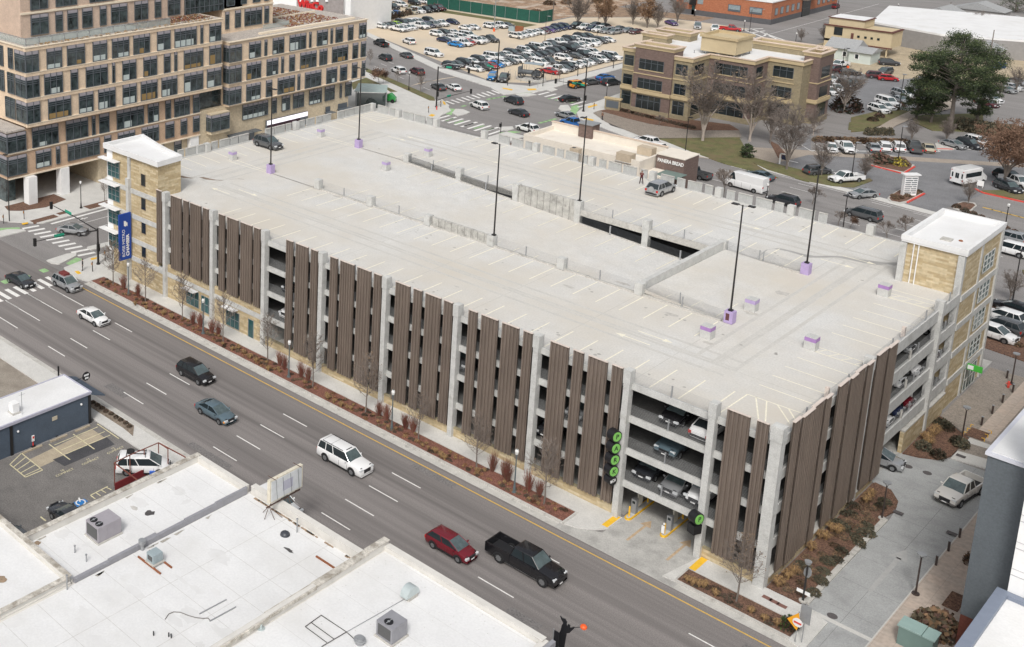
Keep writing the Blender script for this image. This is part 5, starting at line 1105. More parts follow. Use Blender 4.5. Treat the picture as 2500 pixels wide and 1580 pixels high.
# ================= BLUE-GREY BUILDING (left) =================
bl=mat('blue_grey_paint',(.075,.10,.135),.75,.1,.8,.1,8)
NB=thing('blue_grey_building','small slate blue single storey building with a white roof beside the near car park','building',(0,0,0))
z=3.45
b=MB(); b.box(-61.3,-60,0,-56.6,-25.95,z-.15); b.build('wall',bl,NB); 
b=MB(); b.box(-61.3,-60,z-.149,-56.6,-25.95,z); b.build('roof',fm,NB)
b=MB(); b.box(-56.62,-60,z-.22,-56.45,-25.8,z+.06); b.box(-61.45,-25.95,z-.22,-56.62,-25.8,z+.06); b.box(-61.45,-60,z-.22,-61.3,-25.95,z+.06); b.build('roof_edge',mat('lilac_edge',(.42,.42,.50),.6,.05,2),NB)
b=MB(); b.box(-56.6,-26.2,0,-56.5,-25.9,z-.25); b.box(-56.62,-35.5,0,-56.5,-35.2,z-.25); b.build('dark_trim',black,NB)
b=MB(); b.loft([[(-61.4,-25.9,z-.1),(-56.3,-25.9,z-.1),(-56.3,-25.9,z-.25),(-61.4,-25.9,z-.25)],[(-61.4,-24.3,z-.75),(-56.3,-24.3,z-.75),(-56.3,-24.3,z-.9),(-61.4,-24.3,z-.9)]]); b.build('awning',bl,NB)
b=MB(); b.box(-56.6,-30.6,1.9,-56.55,-30.0,2.3); b.build('notice',mat('tan_board',(.5,.45,.35),.8,0),NB)
for y,zz in ((-27.1,2.5),(-34.6,2.3)): b=MB(); b.ball((-56.5,y,zz),.12,8,5); b.build('wall_lamp',whitec,NB)
b=MB(); b.tube((-57.3,-33.6,z),(-57.3,-33.6,z+2.4),.03,n=5); b.tube((-57.3,-33.9,z+2.1),(-57.3,-33.2,z+2.1),.015,n=4); solo('antenna_mast',b,gvm,'thin antenna mast on the white roof of the slate blue building','antenna')
hvac(-58.1,-34.0,z,.8,.7,1.1,'small white evaporative cooler with dark panel on the blue building roof',whitec,0)
pp=U(170,1025,3); 
t=thing('round_wall_sign','round black and white sign on a bracket at the street side of the blue building','sign',(-59.2,-24.9,3.6)); b=MB(); b.tube((0,-.9,0),(0,-.1,.1),.03,n=5); b.build('bracket',black,t); b=MB(); b.tube((-.05,.35,.1),(.05,.35,.1),.48,n=20); b.build('disc',black,t)
b=MB(); b.box(.051,.05,.15,.06,.65,.35); b.box(.051,.15,-.2,.06,.6,.0); b.build('emblem',whitec,t)
t=thing('parking_post_black','plain black post standing behind the blue building','post',(U(143,917,1.6).x,U(143,917,1.6).y,0)); b=MB(); b.box(-.07,-.07,0,.07,.07,2.7); b.build('post',black,t)
rdp=mat('sign_red',(.62,.05,.04),.5,.05,2)
for (px,py,h,lb) in ((136,1064,1.3,'red and white tall sign cone farthest along the blue wall'),(81,1090,1.2,'red and white sign cone in the middle along the blue wall'),(53,1097,1.15,'thin red post cone nearest the corner of the blue building')):
    p=U(px,py,0); t=thing('parking_sign_stand',lb,'sign stand',(p.x,p.y,0),0,'red sign stands by the blue wall'); b=MB(); b.tube((0,0,0),(0,0,.1),.25,n=10); b.build('base',black,t); b=MB(); b.tube((0,0,.1),(0,0,h*.75),.06,n=8); b.build('post',rdp,t)
    if px>60: b=MB(); b.box(-.02,-.14,h*.5,.09,.14,h); b.build('plate',whitec,t); b=MB(); b.box(.091,-.1,h*.75,.1,.1,h*.95); b.build('marking',rdp,t)
    else: b=MB(); b.tube((0,0,h*.76),(0,0,h),.06,n=8); b.build('tip',whitec,t)
for a,e,lb in (((-56.1,-34.4),(-56.1,-32.2),'concrete wheel stop nearest the corner of the blue building'),((-56.1,-31.2),(-56.1,-29.2),'concrete wheel stop in the middle of the blue wall'),((-56.1,-28.2),(-56.1,-26.4),'concrete wheel stop nearest the street by the blue wall')):
    b=MB(); b.box(a[0]-.1,a[1],.0,a[0]+.1,e[1],.14); solo('wheel_stop',b,MC['tan_concrete'],lb,'wheel stop','wheel stops by the blue wall')
p=U(38,1100,0); b=MB(); b.ball((p.x,p.y,.2),.3,10,6,.7); solo('coiled_hose',b,mat('hose_yellow',(.35,.27,.03),.6,.5,9),'yellow and black coiled bundle at the corner of the blue building','hose',smooth=True)
# rusty frame enclosure
RF=thing('rusty_frame_enclosure','rust red steel frame enclosure with a dark red wall beside the white minivan','frame',(0,0,0))
ru=mat('rust_paint',(.20,.065,.045),.75,.25,4)
P_=[(-48.8,-28.9),(-44.6,-24.7),(-43.4,-26.3),(-41.5,-27.4)]
Z=[(-48.8,-28.8),(-46.7,-26.7),(-44.9,-24.9),(-43.0,-25.8)]
pA=(-46.9,-29.6); 
b=MB(); fr_=[(-47.9,-30.0),(-45.9,-28.0),(-44.4,-26.5),(-43.0,-25.2)]
base=[U(279,1180,0),U(317,1162,0),U(352,1148,0),U(387,1125,0),U(410,1140,0)]
tops=[U(279,1130,2.4),U(317,1111,2.4),U(352,1096,2.4),U(387,1081,2.4),U(410,1096,2.4)]
for t_ in tops: b.tube((t_.x,t_.y,0),(t_.x,t_.y,2.4),.05,n=4)
for p,q in zip(tops,tops[1:]): b.tube(p,q,.05,n=4)
e=U(452,1116,2.4); b.tube(tops[3],e,.06,n=4); f_=U(335,1172,2.4); b.tube(tops[0],f_,.06,n=4); b.tube((e.x,e.y,0),e,.06,n=4); b.tube((f_.x,f_.y,0),f_,.07,n=4)
b.build('frame',ru,RF)
b=MB(); p,q=tops[0],tops[4]; b.box(-44.6,-30.3,0,-40.2,-30.1,.1); 
qa,qb,qc,qd=U(280,1196,0),U(388,1143,0),U(408,1152,0),U(300,1200,0)
b.prism([(qa.x,qa.y),(qb.x,qb.y),(qb.x+.12,qb.y-.05),(qa.x+.12,qa.y-.05)],0,.7); b.prism([(qb.x,qb.y),(qc.x,qc.y),(qc.x,qc.y-.12),(qb.x,qb.y-.12)],0,.7)
b.build('low_wall',mat('dark_red_wall',(.17,.015,.018),.6,.1,2),RF)
p=U(372,1163,.0); b=MB(); b.tube((p.x,p.y,0),(p.x,p.y,.6),.26,.3,14); solo('blue_bucket',b,mat('bucket_blue',(.02,.10,.45),.5,0),'blue plastic bucket inside the rusty frame enclosure','bucket')
# ================= GREY BUILDING (bottom right) =================
gd=mat('grey_render',(.105,.12,.132),.75,.06,.6,.1,8); bbk=mat('maroon_brick',(.12,.035,.022),.8,.2,2,.2,6)
GG=thing('tall_grey_building','tall dark grey rendered building with a white roof cut by the right edge','building',(0,0,0))
gx,gy=12.7,3.3; gt=UY(2407,1100,gy).z; gb=UY(2344,1498,gy).z
b=MB(); b.box(gx,gy,gb,60,60,gt-.25); b.build('wall',gd,GG); b=MB(); b.box(gx+.03,gy+.03,0,59,59,gb); b.build('brick_base',bbk,GG)
b=MB(); b.box(gx-.15,gy-.15,gt-.249,60,60,gt-.02); b.build('roof_edge',mat('pale_lilac_edge',(.60,.61,.66),.5,.04,2),GG); b=MB(); b.box(gx+.15,gy+.15,gt-.019,60,60,gt+.03); b.build('roof',whitem,GG)
w0=UY(2500,1213,1.2); wa=UY(2460,1439,1.2)
b=MB(); b.box(wa.x,1.2,0,60,gy-.01,gt+8); b.build('panel_wall',whitec,GG)
b=MB(); 
for k in range(7): zz=wa.z-3+2.1*k; b.box(wa.x,1.17,zz,60,1.19,zz+.05); b.box(wa.x,1.17,zz+.5,60,1.19,zz+.53)
b.box(wa.x+1.0,1.17,0,wa.x+1.04,1.19,20); b.build('panel_joint',mat('joint_grey',(.45,.45,.46),.7,0),GG)
lr=U(2460,1439,wa.z); lz=wa.z-.1
l2=U(2361,1580,lz); b=MB(); b.box(lr.x-.55,-30,0,60,1.15,lz-.4); b.build('lower_wall',gd,GG)
b=MB(); b.box(lr.x-.6,-30,lz-.4,lr.x+.15,1.16,lz); b.box(lr.x+.15,.6,lz-.4,60,1.16,lz-.01); b.build('coping',mat('slate_coping',(.19,.22,.28),.5,.05,2),GG); b=MB(); b.box(lr.x+.16,-30,lz-.41,60,.59,lz-.3); b.build('lower_roof',fm,GG)
# ================= VEHICLES =================
def paint(n,c,metal=.0,rough=.25): return mat('paint_'+n,c,rough,.03,1,metal=metal,coat=.6,spec=.5)
PC=dict(white=paint('white',(.76,.76,.755)),black=paint('black',(.010,.010,.012)),grey=paint('grey',(.115,.12,.125),.3),silver=paint('silver',(.42,.43,.44),.5),blue=paint('blue',(.02,.12,.36)),brightblue=paint('brightblue',(.02,.22,.55)),
 red=paint('red',(.42,.015,.02)),darkred=paint('darkred',(.17,.012,.022),.2),maroon=paint('maroon',(.10,.03,.035)),navy=paint('navy',(.02,.03,.075)),steelblue=paint('steelblue',(.14,.20,.235),.4),tan=paint('tan',(.70,.68,.64),.05),orange=paint('orange',(.70,.28,.02)),lime=paint('lime',(.35,.55,.05)),beige=paint('beige',(.45,.40,.30)),
 charcoal=paint('charcoal',(.04,.043,.05),.2),green=paint('green',(.03,.28,.06)),brown=paint('brown',(.07,.045,.035)),purple=paint('purple',(.10,.05,.2)))
tyre=mat('tyre_black',(.015,.015,.016),.85,0); rim=mat('alloy_rim',(.33,.34,.35),.35,0,metal=.7); trim=mat('trim_black',(.02,.02,.022),.5,0); cglass=mat('car_glass',(.02,.028,.032),.04,.2,1,spec=.7); wglass=mat('windscreen_glass',(.085,.115,.12),.08,.35,1.2,spec=.8); headm=mat('headlamp',(.6,.62,.63),.15,0); tailm=mat('tail_lamp',(.45,.02,.015),.25,0); chrome=mat('chrome',(.6,.6,.6),.2,0,metal=.9)  # windscreen base colour lightened to paint in the sky reflection
# kind: length, width, height, stations (x fraction, belt height, width factor), cabin (x0,x1,roof x0,x1), belt z, wheel r
KD=dict(
 sedan=(4.8,1.84,1.45,[(-.5,.68,.80),(-.485,.88,.93),(-.40,.99,.97),(-.28,1.0,1),(.16,.98,1),(.30,.93,.985),(.42,.83,.94),(.485,.70,.86),(.5,.5,.78)],(-.40,.27,-.20,.04),.95,.33),
 hatch=(4.35,1.78,1.52,[(-.5,.70,.84),(-.48,.98,.95),(-.38,1.02,.98),(.16,1.0,1),(.32,.95,.985),(.43,.84,.94),(.485,.70,.86),(.5,.5,.78)],(-.47,.29,-.36,.04),.98,.33),
 suv=(4.75,1.92,1.72,[(-.5,.75,.88),(-.485,1.05,.96),(-.40,1.1,.99),(.18,1.08,1),(.32,1.03,.985),(.44,.92,.94),(.49,.72,.86),(.5,.55,.8)],(-.48,.275,-.38,.07),1.06,.37),
 minivan=(5.15,2.0,1.76,[(-.5,.75,.88),(-.485,1.05,.96),(-.40,1.1,.99),(.22,1.08,1),(.36,.97,.97),(.45,.82,.92),(.49,.66,.84),(.5,.5,.8)],(-.48,.335,-.42,.12),1.05,.35),
 longsuv=(5.65,2.03,1.93,[(-.5,.8,.9),(-.49,1.15,.97),(-.42,1.2,.99),(.22,1.18,1),(.34,1.13,.985),(.46,1.05,.95),(.495,.85,.9),(.5,.6,.86)],(-.48,.24,-.445,.11),1.16,.40),
 jeep=(4.3,1.87,1.84,[(-.5,.8,.92),(-.49,1.1,.95),(-.4,1.15,.95),(.15,1.15,.95),(.3,1.12,.80),(.44,1.08,.74),(.49,.95,.72),(.5,.6,.7)],(-.47,.17,-.46,.10),1.13,.42),
 pickup=(5.95,2.03,1.93,[(-.12,.75,.98),(-.115,1.2,.99),(.18,1.2,1),(.32,1.16,.99),(.45,1.08,.95),(.495,.9,.9),(.5,.6,.86)],(-.11,.26,-.08,.13),1.18,.41),
 bigpickup=(6.6,2.12,2.05,[(-.14,.8,.98),(-.135,1.32,.99),(.2,1.32,1),(.33,1.28,.99),(.45,1.2,.96),(.495,1.0,.92),(.5,.65,.88)],(-.13,.27,-.10,.15),1.3,.46),
 van=(6.9,2.03,2.75,[(-.5,.9,.95),(-.495,1.5,.98),(-.4,1.5,1),(.30,1.5,1),(.42,1.25,.97),(.48,1.0,.9),(.5,.6,.84)],(-.495,.405,-.49,.27),1.45,.37))
CM={}
def car_meshes(kind):
    if kind in CM: return CM[kind]
    L,W_,H,st,(c0,c1,r0,r1),bz,wr=KD[kind]; zb=.24 if kind not in('pickup','bigpickup','jeep') else .42
    w=W_/2; parts=[]
    def ring(x,h,f):
        a=w*f; return [(x,-a*.9,zb),(x,-a,zb+.18),(x,-a,h-.22),(x,-a*.95,h-.07),(x,-a*.78,h),(x,0,h+.025),(x,a*.78,h),(x,a*.95,h-.07),(x,a,h-.22),(x,a,zb+.18),(x,a*.9,zb)]
    b=MB(); S2=[]
    for i in range(len(st)-1):
        a0,a1,a2,a3=st[max(0,i-1)],st[i],st[i+1],st[min(len(st)-1,i+2)]
        for t in (0,.5) if a2[0]-a1[0]>.04 else (0,):
            S2.append(tuple(.5*((2*a1[k])+(a2[k]-a0[k])*t+(2*a0[k]-5*a1[k]+4*a2[k]-a3[k])*t*t+(3*a1[k]-a0[k]-3*a2[k]+a3[k])*t**3) if k and a2[0]-a1[0]<.3 else a1[k]*(1-t)+a2[k]*t for k in range(3)))
    S2.append(st[-1]); b.loft([ring(fx*L,h,f) for fx,h,f in S2])
    if 'pickup' in kind:
        xb=-L/2; x1=st[0][0]*L; bh=st[1][1]
        b.box(xb,-w,.5,x1,-w+.12,bh); b.box(xb,w-.12,.5,x1,w,bh); b.box(xb,-w+.12,.5,xb+.1,w-.12,bh); b.box(x1-.08,-w+.12,.5,x1,w-.12,bh)
    # roof + pillars
    dg_=MB()
    for s in (-1,1):
        for fx_ in ((.02,-.20,.20) if 'pickup' not in kind else (.02,.17)): dg_.box(fx_*L-.012,s*w-.006,.35,fx_*L+.012,s*w+.006,st[1][1]-.2)
    hx=KD[kind][4][1]*L
    for s in (-1,1): dg_.box(hx+.1,s*w*.66-.01,st[-4][1]-.02,L*.44,s*w*.66+.01,max(h for f,h,_ in st if f>=.15)+.02-.03) if 0 else dg_.box(L*.455,s*w*.5-.02,st[-3][1]-.02,L*.47,s*w*.5+.25*s,st[-3][1]+.01)
    parts.append(('door_gaps',dg_.mesh('door_gaps',trim),0,[]))
    rw=w*.74 if kind!='van' else w*.88; bw=w*.9; X=[c0*L,c1*L,r0*L,r1*L]; rf=H-.05
    bl=[(X[0],-bw,bz),(X[1],-bw,bz),(X[1],bw,bz),(X[0],bw,bz)]; tp=[(X[2],-rw,rf),(X[3],-rw,rf),(X[3],rw,rf),(X[2],rw,rf)]
    m=.06; b.loft([[(X[2]-m,-rw-.03,rf-.02),(X[3]+m,-rw-.03,rf-.02),(X[3]+m,rw+.03,rf-.02),(X[2]-m,rw+.03,rf-.02)],[(X[2]-m*.3,-rw*.98,H-.02),(X[3]+m*.1,-rw*.98,H-.02),(X[3]+m*.1,rw*.98,H-.02),(X[2]-m*.3,rw*.98,H-.02)],[(X[2]+.12,-rw*.84,H+.02),(X[3]-.2,-rw*.84,H+.02),(X[3]-.2,rw*.84,H+.02),(X[2]+.12,rw*.84,H+.02)]])
    for i in range(4): b.tube(bl[i],tp[i],.045,.04,n=5)
    nb={'sedan':1,'hatch':1,'suv':2,'minivan':2,'longsuv':2,'jeep':1,'pickup':1,'bigpickup':1,'van':0}[kind]
    for s in (-1,1):
        for k in range(nb):
            t=(.5,.25)[k] if nb>1 or kind in('sedan','hatch') else .48
            p=Vector(bl[0]).lerp(Vector(bl[1]),t); q=Vector(tp[0]).lerp(Vector(tp[1]),t*1.0); p.y*=-s; q.y*=-s
            b.tube(p,q,.05,.045,n=4)
        b.tube((X[1]-.35,s*(w+.02),bz+.02),(X[1]-.35,s*(w+.2),bz+.08),.09,.07,n=6)
    if kind=='van':
        for s in (-1,1): b.loft([[(X[0],s*bw*1.0,bz),(X[1]-1.5,s*bw,bz),(X[1]-1.5,s*(bw+.03),bz),(X[0],s*(bw+.03),bz)],[(X[2],s*rw,rf),(X[3]-.3,s*rw,rf),(X[3]-.3,s*(rw+.03),rf),(X[2],s*(rw+.03),rf)]])
        b.loft([[(X[0]-.03,-bw,bz),(X[0]-.01,-bw,bz),(X[0]-.01,bw,bz),(X[0]-.03,bw,bz)],[(X[2]-.03,-rw,rf),(X[2]-.01,-rw,rf),(X[2]-.01,rw,rf),(X[2]-.03,rw,rf)]])
    body=b.mesh('body',PC['white'],'auto'); parts.append(('body',body,1,[]))
    # glass
    def quad(name,P): g=MB(); g.face(P); parts.append((name,g.mesh(name,wglass if name=='windshield' else cglass),0,[]))
    quad('windshield',[bl[1],bl[2],tp[2],tp[1]]); quad('rear_window',[bl[3],bl[0],tp[0],tp[3]]); quad('side_windows',[bl[0],bl[1],tp[1],tp[0]]); quad('side_windows',[bl[2],bl[3],tp[3],tp[2]])
    # trim: arches, grille, bumpers
    t=MB(); xa=[L*.30,-L*.295]
    if kind in('bigpickup','pickup'): xa=[L*.335,-L*.29]
    for x in xa:
        for s in (-1,1):
            k=12; pts=[(x+(wr+.09)*math.cos(math.pi*i/k),wr+(wr+.09)*math.sin(math.pi*i/k)) for i in range(k+1)]
            t.face([(px,s*(w+.004),pz) for px,pz in (pts if s<0 else pts[::-1])])
    fx=L/2; t.box(fx-.06,-w*.45,.55,fx+.02,w*.45,.55+.28*H/1.6); t.box(-L/2-.03,-w*.8,.32,-L/2+.05,w*.8,.52); t.box(xa[1]+wr,-w-.01,zb,xa[0]-wr,-w+.05,zb+.12); t.box(xa[1]+wr,w-.05,zb,xa[0]-wr,w+.01,zb+.12)
    if 'pickup' in kind: t.box(-L/2+.1,-w+.12,.62,st[0][0]*L-.08,w-.12,.66)
    parts.append(('trim',t.mesh('trim',trim),0,[]))
    hz=st[-3][1]-.17
    for s in (-1,1):
        h=MB(); h.box(fx*.955-.08,s*w*.72-.2,hz-.1,fx*.955+.08+.02,s*w*.72+.2,hz+.07); parts.append(('headlight',h.mesh('headlight',headm),0,[]))
        h=MB(); tz=st[1][1]-.22; h.box(-L/2-.015,s*w*.80-.12,tz-.18,-L/2+(.005 if 'pickup' in kind else .12),s*w*.80+.14,tz+.1); parts.append(('tail_light',h.mesh('tail_light',tailm),0,[]))
    h=MB(); h.box(fx+.021,-.2,.45,fx+.035,.2,.56); parts.append(('licence_plate',h.mesh('plate',whitec),0,[]))
    wm=MB(); wm.tube((0,-.11,0),(0,.11,0),wr,n=18); wme=wm.mesh('tyre',tyre); rm=MB(); rm.tube((0,-.118,0),(0,.118,0),wr*.5,n=12); [rm.box(-.03,-.122,-wr*.6,.03,.122,wr*.6,Matrix.Rotation(R(36*k),4,'Y')) for k in range(5)]; rme=rm.mesh('rim',rim); hb=MB()
    CM[kind]=(parts,wme,rme,[(x,s*(w-.09),wr) for x in xa for s in (-1,1)],(L,w,H,bz,X,rw)); return CM[kind]
CARS=[]
def setpaint(o,m): o.material_slots[0].link='OBJECT'; o.material_slots[0].material=m
def car(kind,color,x,y,z,h,label,group=None,name=None,detail=True):
    parts,wme,rme,wp,dim=car_meshes(kind)
    nm=name or {'sedan':'sedan','hatch':'hatchback','suv':'suv','minivan':'minivan','longsuv':'long_suv','jeep':'off_road_car','pickup':'pickup_truck','bigpickup':'pickup_truck','van':'delivery_van'}[kind]
    t=thing(nm,label,{'van':'van','minivan':'minivan','pickup':'pickup truck','bigpickup':'pickup truck','longsuv':'suv','jeep':'jeep style car','hatch':'hatchback'}.get(kind,kind),(x,y,z),h,group)
    for n,me,p,_ in parts:
        o=bpy.data.objects.new(n,me); COL.objects.link(o); o.parent=t
        if p: setpaint(o,PC[color])
    for q in wp:
        o=bpy.data.objects.new('wheel',wme); COL.objects.link(o); o.parent=t; o.location=q
        r=bpy.data.objects.new('rim',rme); COL.objects.link(r); r.parent=o
    CARS.append(t); return t
def carpx(kind,color,px,py,h,label,group=None,z=0,**k):
    hh=KD[kind][2]*.42; p=U(px,py,z+hh); return car(kind,color,p.x,p.y,z,R(h),label,group,**k)
def extra(t,name,m,*boxes):
    b=MB()
    for q in boxes: b.box(*q)
    return b.build(name,m,t)
RD='vehicles on the front road'
t=carpx('suv','silver',163,690,0,'silver grey suv with red luggage on its roof by the left corner',RD); extra(t,'roof_luggage',mat('luggage_red',(.16,.03,.03),.7,.3,3),(-1.2,-.45,1.73,.1,.45,2.0)); 
carpx('sedan','charcoal',50,683,3,'dark grey sedan crossing the left crosswalk',RD)
t=carpx('sedan','white',228,772,0,'white sedan with sunroof in the lane behind the black suv',RD); extra(t,'sunroof',cglass,(-.5,-.4,1.452,.0,.4,1.46))
carpx('suv','black',478,908,0,'black suv driving ahead of the blue grey sedan',RD)
t=carpx('sedan','steelblue',527,1004,0,'blue grey sedan with sunroof and amber lights in the middle lane',RD); extra(t,'sunroof',cglass,(-.5,-.4,1.452,.0,.4,1.46)); extra(t,'indicator',mat('amber',(.8,.3,.02),.3,0),(2.1,-.92,.5,2.3,-.7,.62))
t=carpx('longsuv','white',842,1116,0,'long white suv with roof rails on the road in front of the screens',RD); extra(t,'roof_rail',trim,(-2.2,-.78,1.93,.4,-.74,1.98),(-2.2,.74,1.93,.4,.78,1.98),(-2.25,-.7,1.935,-2.2,.7,1.95),(-1.2,-.7,1.935,-1.16,.7,1.95)); extra(t,'sunroof',cglass,(.1,-.4,1.935,.55,.4,1.945))
t=carpx('hatch','darkred',1102,1330,0,'dark red hatchback beside the black pickup',RD)
carpx('bigpickup','black',1284,1366,0,'large black crew cab pickup near the garage entrance',RD)
carpx('suv','white',678,1226,0,'white suv parked at the near kerb behind the old sign board')
carpx('sedan','silver',178,560,28,'silver sedan waiting at the left crosswalk under the signal arm')
t=carpx('minivan','white',350,1132,48,'white minivan with a spare wheel on its roof in the near car park'); extra(t,'roof_rack',trim,(-1.6,-.7,1.8,-1.55,.7,1.86),(.2,-.7,1.8,.25,.7,1.86),(-1.6,-.1,1.8,.3,-.05,1.86),(-1.6,.5,1.8,.3,.55,1.86))
b=MB(); b.tube((-1.2,.15,1.86),(-1.2,.15,2.05),.36,n=16); b.build('spare_wheel',tyre,t)
carpx('sedan','charcoal',170,1262,180,'dark sedan parked by the blue disabled bay behind the roof'); carpx('sedan','grey',40,1318,180,'grey sedan mostly hidden behind the bottom left parapet')
carpx('pickup','tan',2345,1192,-98,'pale beige pickup driving down the side street toward the grey building')
carpx('hatch','silver',2146,1116,8,'silver hatchback leaving the garage by the side exit')
# roof deck
carpx('suv','grey',655,348,0,'dark grey suv parked on the roof deck near the far left corner',z=13)
t=carpx('suv','silver',1614,458,88,'silver suv with spare wheel cover parked by the person on the roof deck',z=13); b=MB(); b.tube((-2.52,0,1.0),(-2.38,0,1.0),.36,n=16); b.build('spare_wheel_cover',PC['silver'],t)
# inside the garage, noses at the edge
IN='cars parked inside the garage'
for (k,c,x,y,z,h,lb) in (('suv','white',-55.5,3.2,3.65,-90,'white suv in the open left bay of the garage, lowest deck'),('suv','charcoal',-55.3,3.4,6.8,-90,'dark suv in the open left bay of the garage, middle deck'),
  ('sedan','black',-9.4,3.2,9.9,-90,'black sedan behind the rail on the top inside deck of the open bay'),('sedan','white',-6.6,2.9,9.9,90,'white sedan half hidden by the column on the top inside deck'),('pickup','steelblue',-9.5,3.8,6.8,-90,'blue grey pickup behind the rail on the middle deck of the open bay'),
  ('sedan','charcoal',-11.4,3.4,3.65,-90,'dark sedan in the shade on the lowest deck next to the PARK sign'),('sedan','silver',-8.7,2.9,3.65,-90,'silver sedan nosed up to the rail above the garage entrance'),('jeep','white',-6.5,2.8,3.65,-90,'white jeep style car with round lamps above the garage entrance'),
  ('sedan','silver',-2.9,32,9.9,0,'silver sedan on the top inside deck seen from the side, nearest the post'),('sedan','white',-2.6,38.5,9.9,0,'white car on the top inside deck beside the tower'),('suv','white',-2.9,30.5,6.8,0,'white suv on the middle deck seen from the side'),
  ('sedan','white',-2.6,34.5,6.8,0,'white sedan on the middle deck seen from the side, farther than the suv'),('sedan','darkred',-2.6,33.5,3.65,0,'dark red sedan on the lowest deck seen from the side'),('sedan','navy',-2.7,30.8,3.65,0,'navy sedan on the lowest deck seen from the side'),('sedan','white',-2.7,28.0,3.65,0,'white sedan on the lowest deck seen from the side'),
  ('suv','darkred',-2.7,39.5,6.8,0,'dark red suv on the middle deck beside the tower'),('hatch','red',-2.7,39.5,.03,0,'red hatchback on the ground floor behind the block wall by the tower'),
  ('sedan','white',-73.1,3,6.8,-90,'white sedan glimpsed between screens at the far left, middle deck'),('sedan','silver',-43,3,3.65,-90,'silver sedan glimpsed between screens right of the left open bay'),('suv','grey',-31,3,6.8,-90,'grey suv glimpsed between screens in the middle of the facade'),('sedan','silver',-18.2,3,6.8,-90,'silver sedan glimpsed between screens left of the PARK sign'),('sedan','charcoal',-21.0,3,3.65,-90,'dark sedan glimpsed between screens near a lamp, lowest deck'),
  ('sedan','navy',-3,9.5,6.8,0,'navy car glimpsed in the gap of the side screens')):
    car(k,c,x,y,z,R(h),lb,IN)
# back street and crossing
BK='vehicles on the back street'
def carz(o,s,kind,color,u,v,h,lb,grp=BK,**k): return carpx(kind,color,o[0]+u/s,o[1]+v/s,h,lb,grp,**k)
A6=((880,0),6.88); B6=((1220,0),6.88)
for (k,c,u,v,h,lb) in (('pickup','black',345,720,157,'black pickup driving away beside the dirt lot'),('suv','charcoal',415,960,157,'charcoal suv driving away in the second lane beside the dirt lot'),('sedan','grey',768,925,157,'grey sedan driving away in the far lane beside the dirt lot'),('suv','white',640,1175,157,'white suv driving away beside the maroon one'),('suv','maroon',950,1195,157,'maroon suv driving away beside the white one')): carz(*A6,k,c,u,v,h,lb)
for (k,c,u,v,h,lb) in (('sedan','grey',150,95,155,'grey sedan under the signal mast before the crosswalk'),('sedan','white',262,98,155,'white sedan just beyond the grey one before the crosswalk'),('suv','white',448,228,160,'white suv crossing the big crosswalk'),('suv','charcoal',698,192,164,'charcoal wagon in the middle of the crossing'),('sedan','charcoal',735,282,168,'dark fastback sedan in the near part of the crossing'),('suv','white',800,395,172,'white suv in the crossing behind the street sign pole'),
    ('sedan','black',1108,182,68,'black sedan turning by the traffic islands'),('sedan','silver',1080,302,165,'silver sedan waiting beside the blue pickup'),('pickup','blue',1140,360,168,'blue pickup beside the silver sedan at the crossing'),('jeep','orange',1165,78,72,'orange yellow jeep style car queueing in the far street'),('sedan','grey',1262,60,72,'grey sedan behind the orange car in the far street')): carz((1020,180),2.987,k,c,u,v,h,lb)
for (k,c,u,v,h,lb) in (('sedan','blue',955,648,75,'blue sedan in the far street queue beside the brown office'),('suv','charcoal',1005,688,75,'dark suv in the far street queue nearest the brown office'),('suv','white',1300,1180,173,'white suv with black roof rack behind the cafe, farther of two'),('suv','white',1365,1232,173,'white suv behind the cafe, nearer of two')): carz((1200,0),3.44,k,c,u,v,h,lb)
for (k,c,u,v,h,lb) in (('van','white',2135,225,174,'tall white delivery van on the back street'),('sedan','steelblue',2250,165,174,'blue grey sedan half hidden behind the white van'),('pickup','grey',1700,140,174,'grey pickup beside the cafe sign tower')): carz((1200,380),3.44,k,c,u,v,h,lb)
for (k,c,u,v,h,lb) in (('suv','charcoal',390,370,174,'dark suv on the back street between two lamp posts'),('minivan','grey',1060,485,174,'dark grey minivan with roof bars on the back street')): carz((1800,380),3.44,k,c,u,v,h,lb)
carpx('longsuv','white',2464,606,174,'long white suv on the back street cut by the right edge',BK); carpx('suv','silver',2461,578,174,'silver suv on the back street at the right edge beyond the long white one',BK)
# lot on the far side of the back street
LT='cars in the bank car park'
for (k,c,u,v,h,lb) in (('sedan','white',230,280,-62,'white sedan partly behind bare branches, leftmost of the bank car park row'),('pickup','white',390,270,-52,'white pickup facing the camera in the bank car park row'),('sedan','silver',710,275,118,'silver sedan beside the empty stall in the bank car park row'),('suv','white',830,265,118,'white suv third from the lamp pole in the bank car park row'),('suv','white',985,265,118,'white suv behind the slim lamp pole in the bank car park row'),('pickup','grey',1170,270,118,'grey pickup with covered bed in the bank car park row'),('sedan','beige',1320,280,118,'beige sedan at the right end of the row beside the red kerb'),
  ('sedan','silver',1610,240,-22,'silver sedan past the red kerb, left of three'),('suv','charcoal',1790,235,-22,'dark suv past the red kerb, middle of three'),('suv','white',1880,205,-22,'white suv past the red kerb, right of three'),
  ('pickup','white',400,615,-118,'white pickup with canopy by the grass strip'),('suv','grey',75,535,62,'grey and white suv behind the big lamp post at the grass strip'),('sedan','silver',590,800,-120,'silver coupe leaving the bank car park'),('suv','charcoal',2230,720,-35,'dark maroon suv under the russet tree'),('pickup','white',2330,660,-35,'white pickup with tools under the russet tree, behind the dark suv'),('suv','black',2240,600,-20,'black and white suv under the russet tree at the right edge')): carz((1980,300),4.63,k,c,u,v,h,lb,LT)
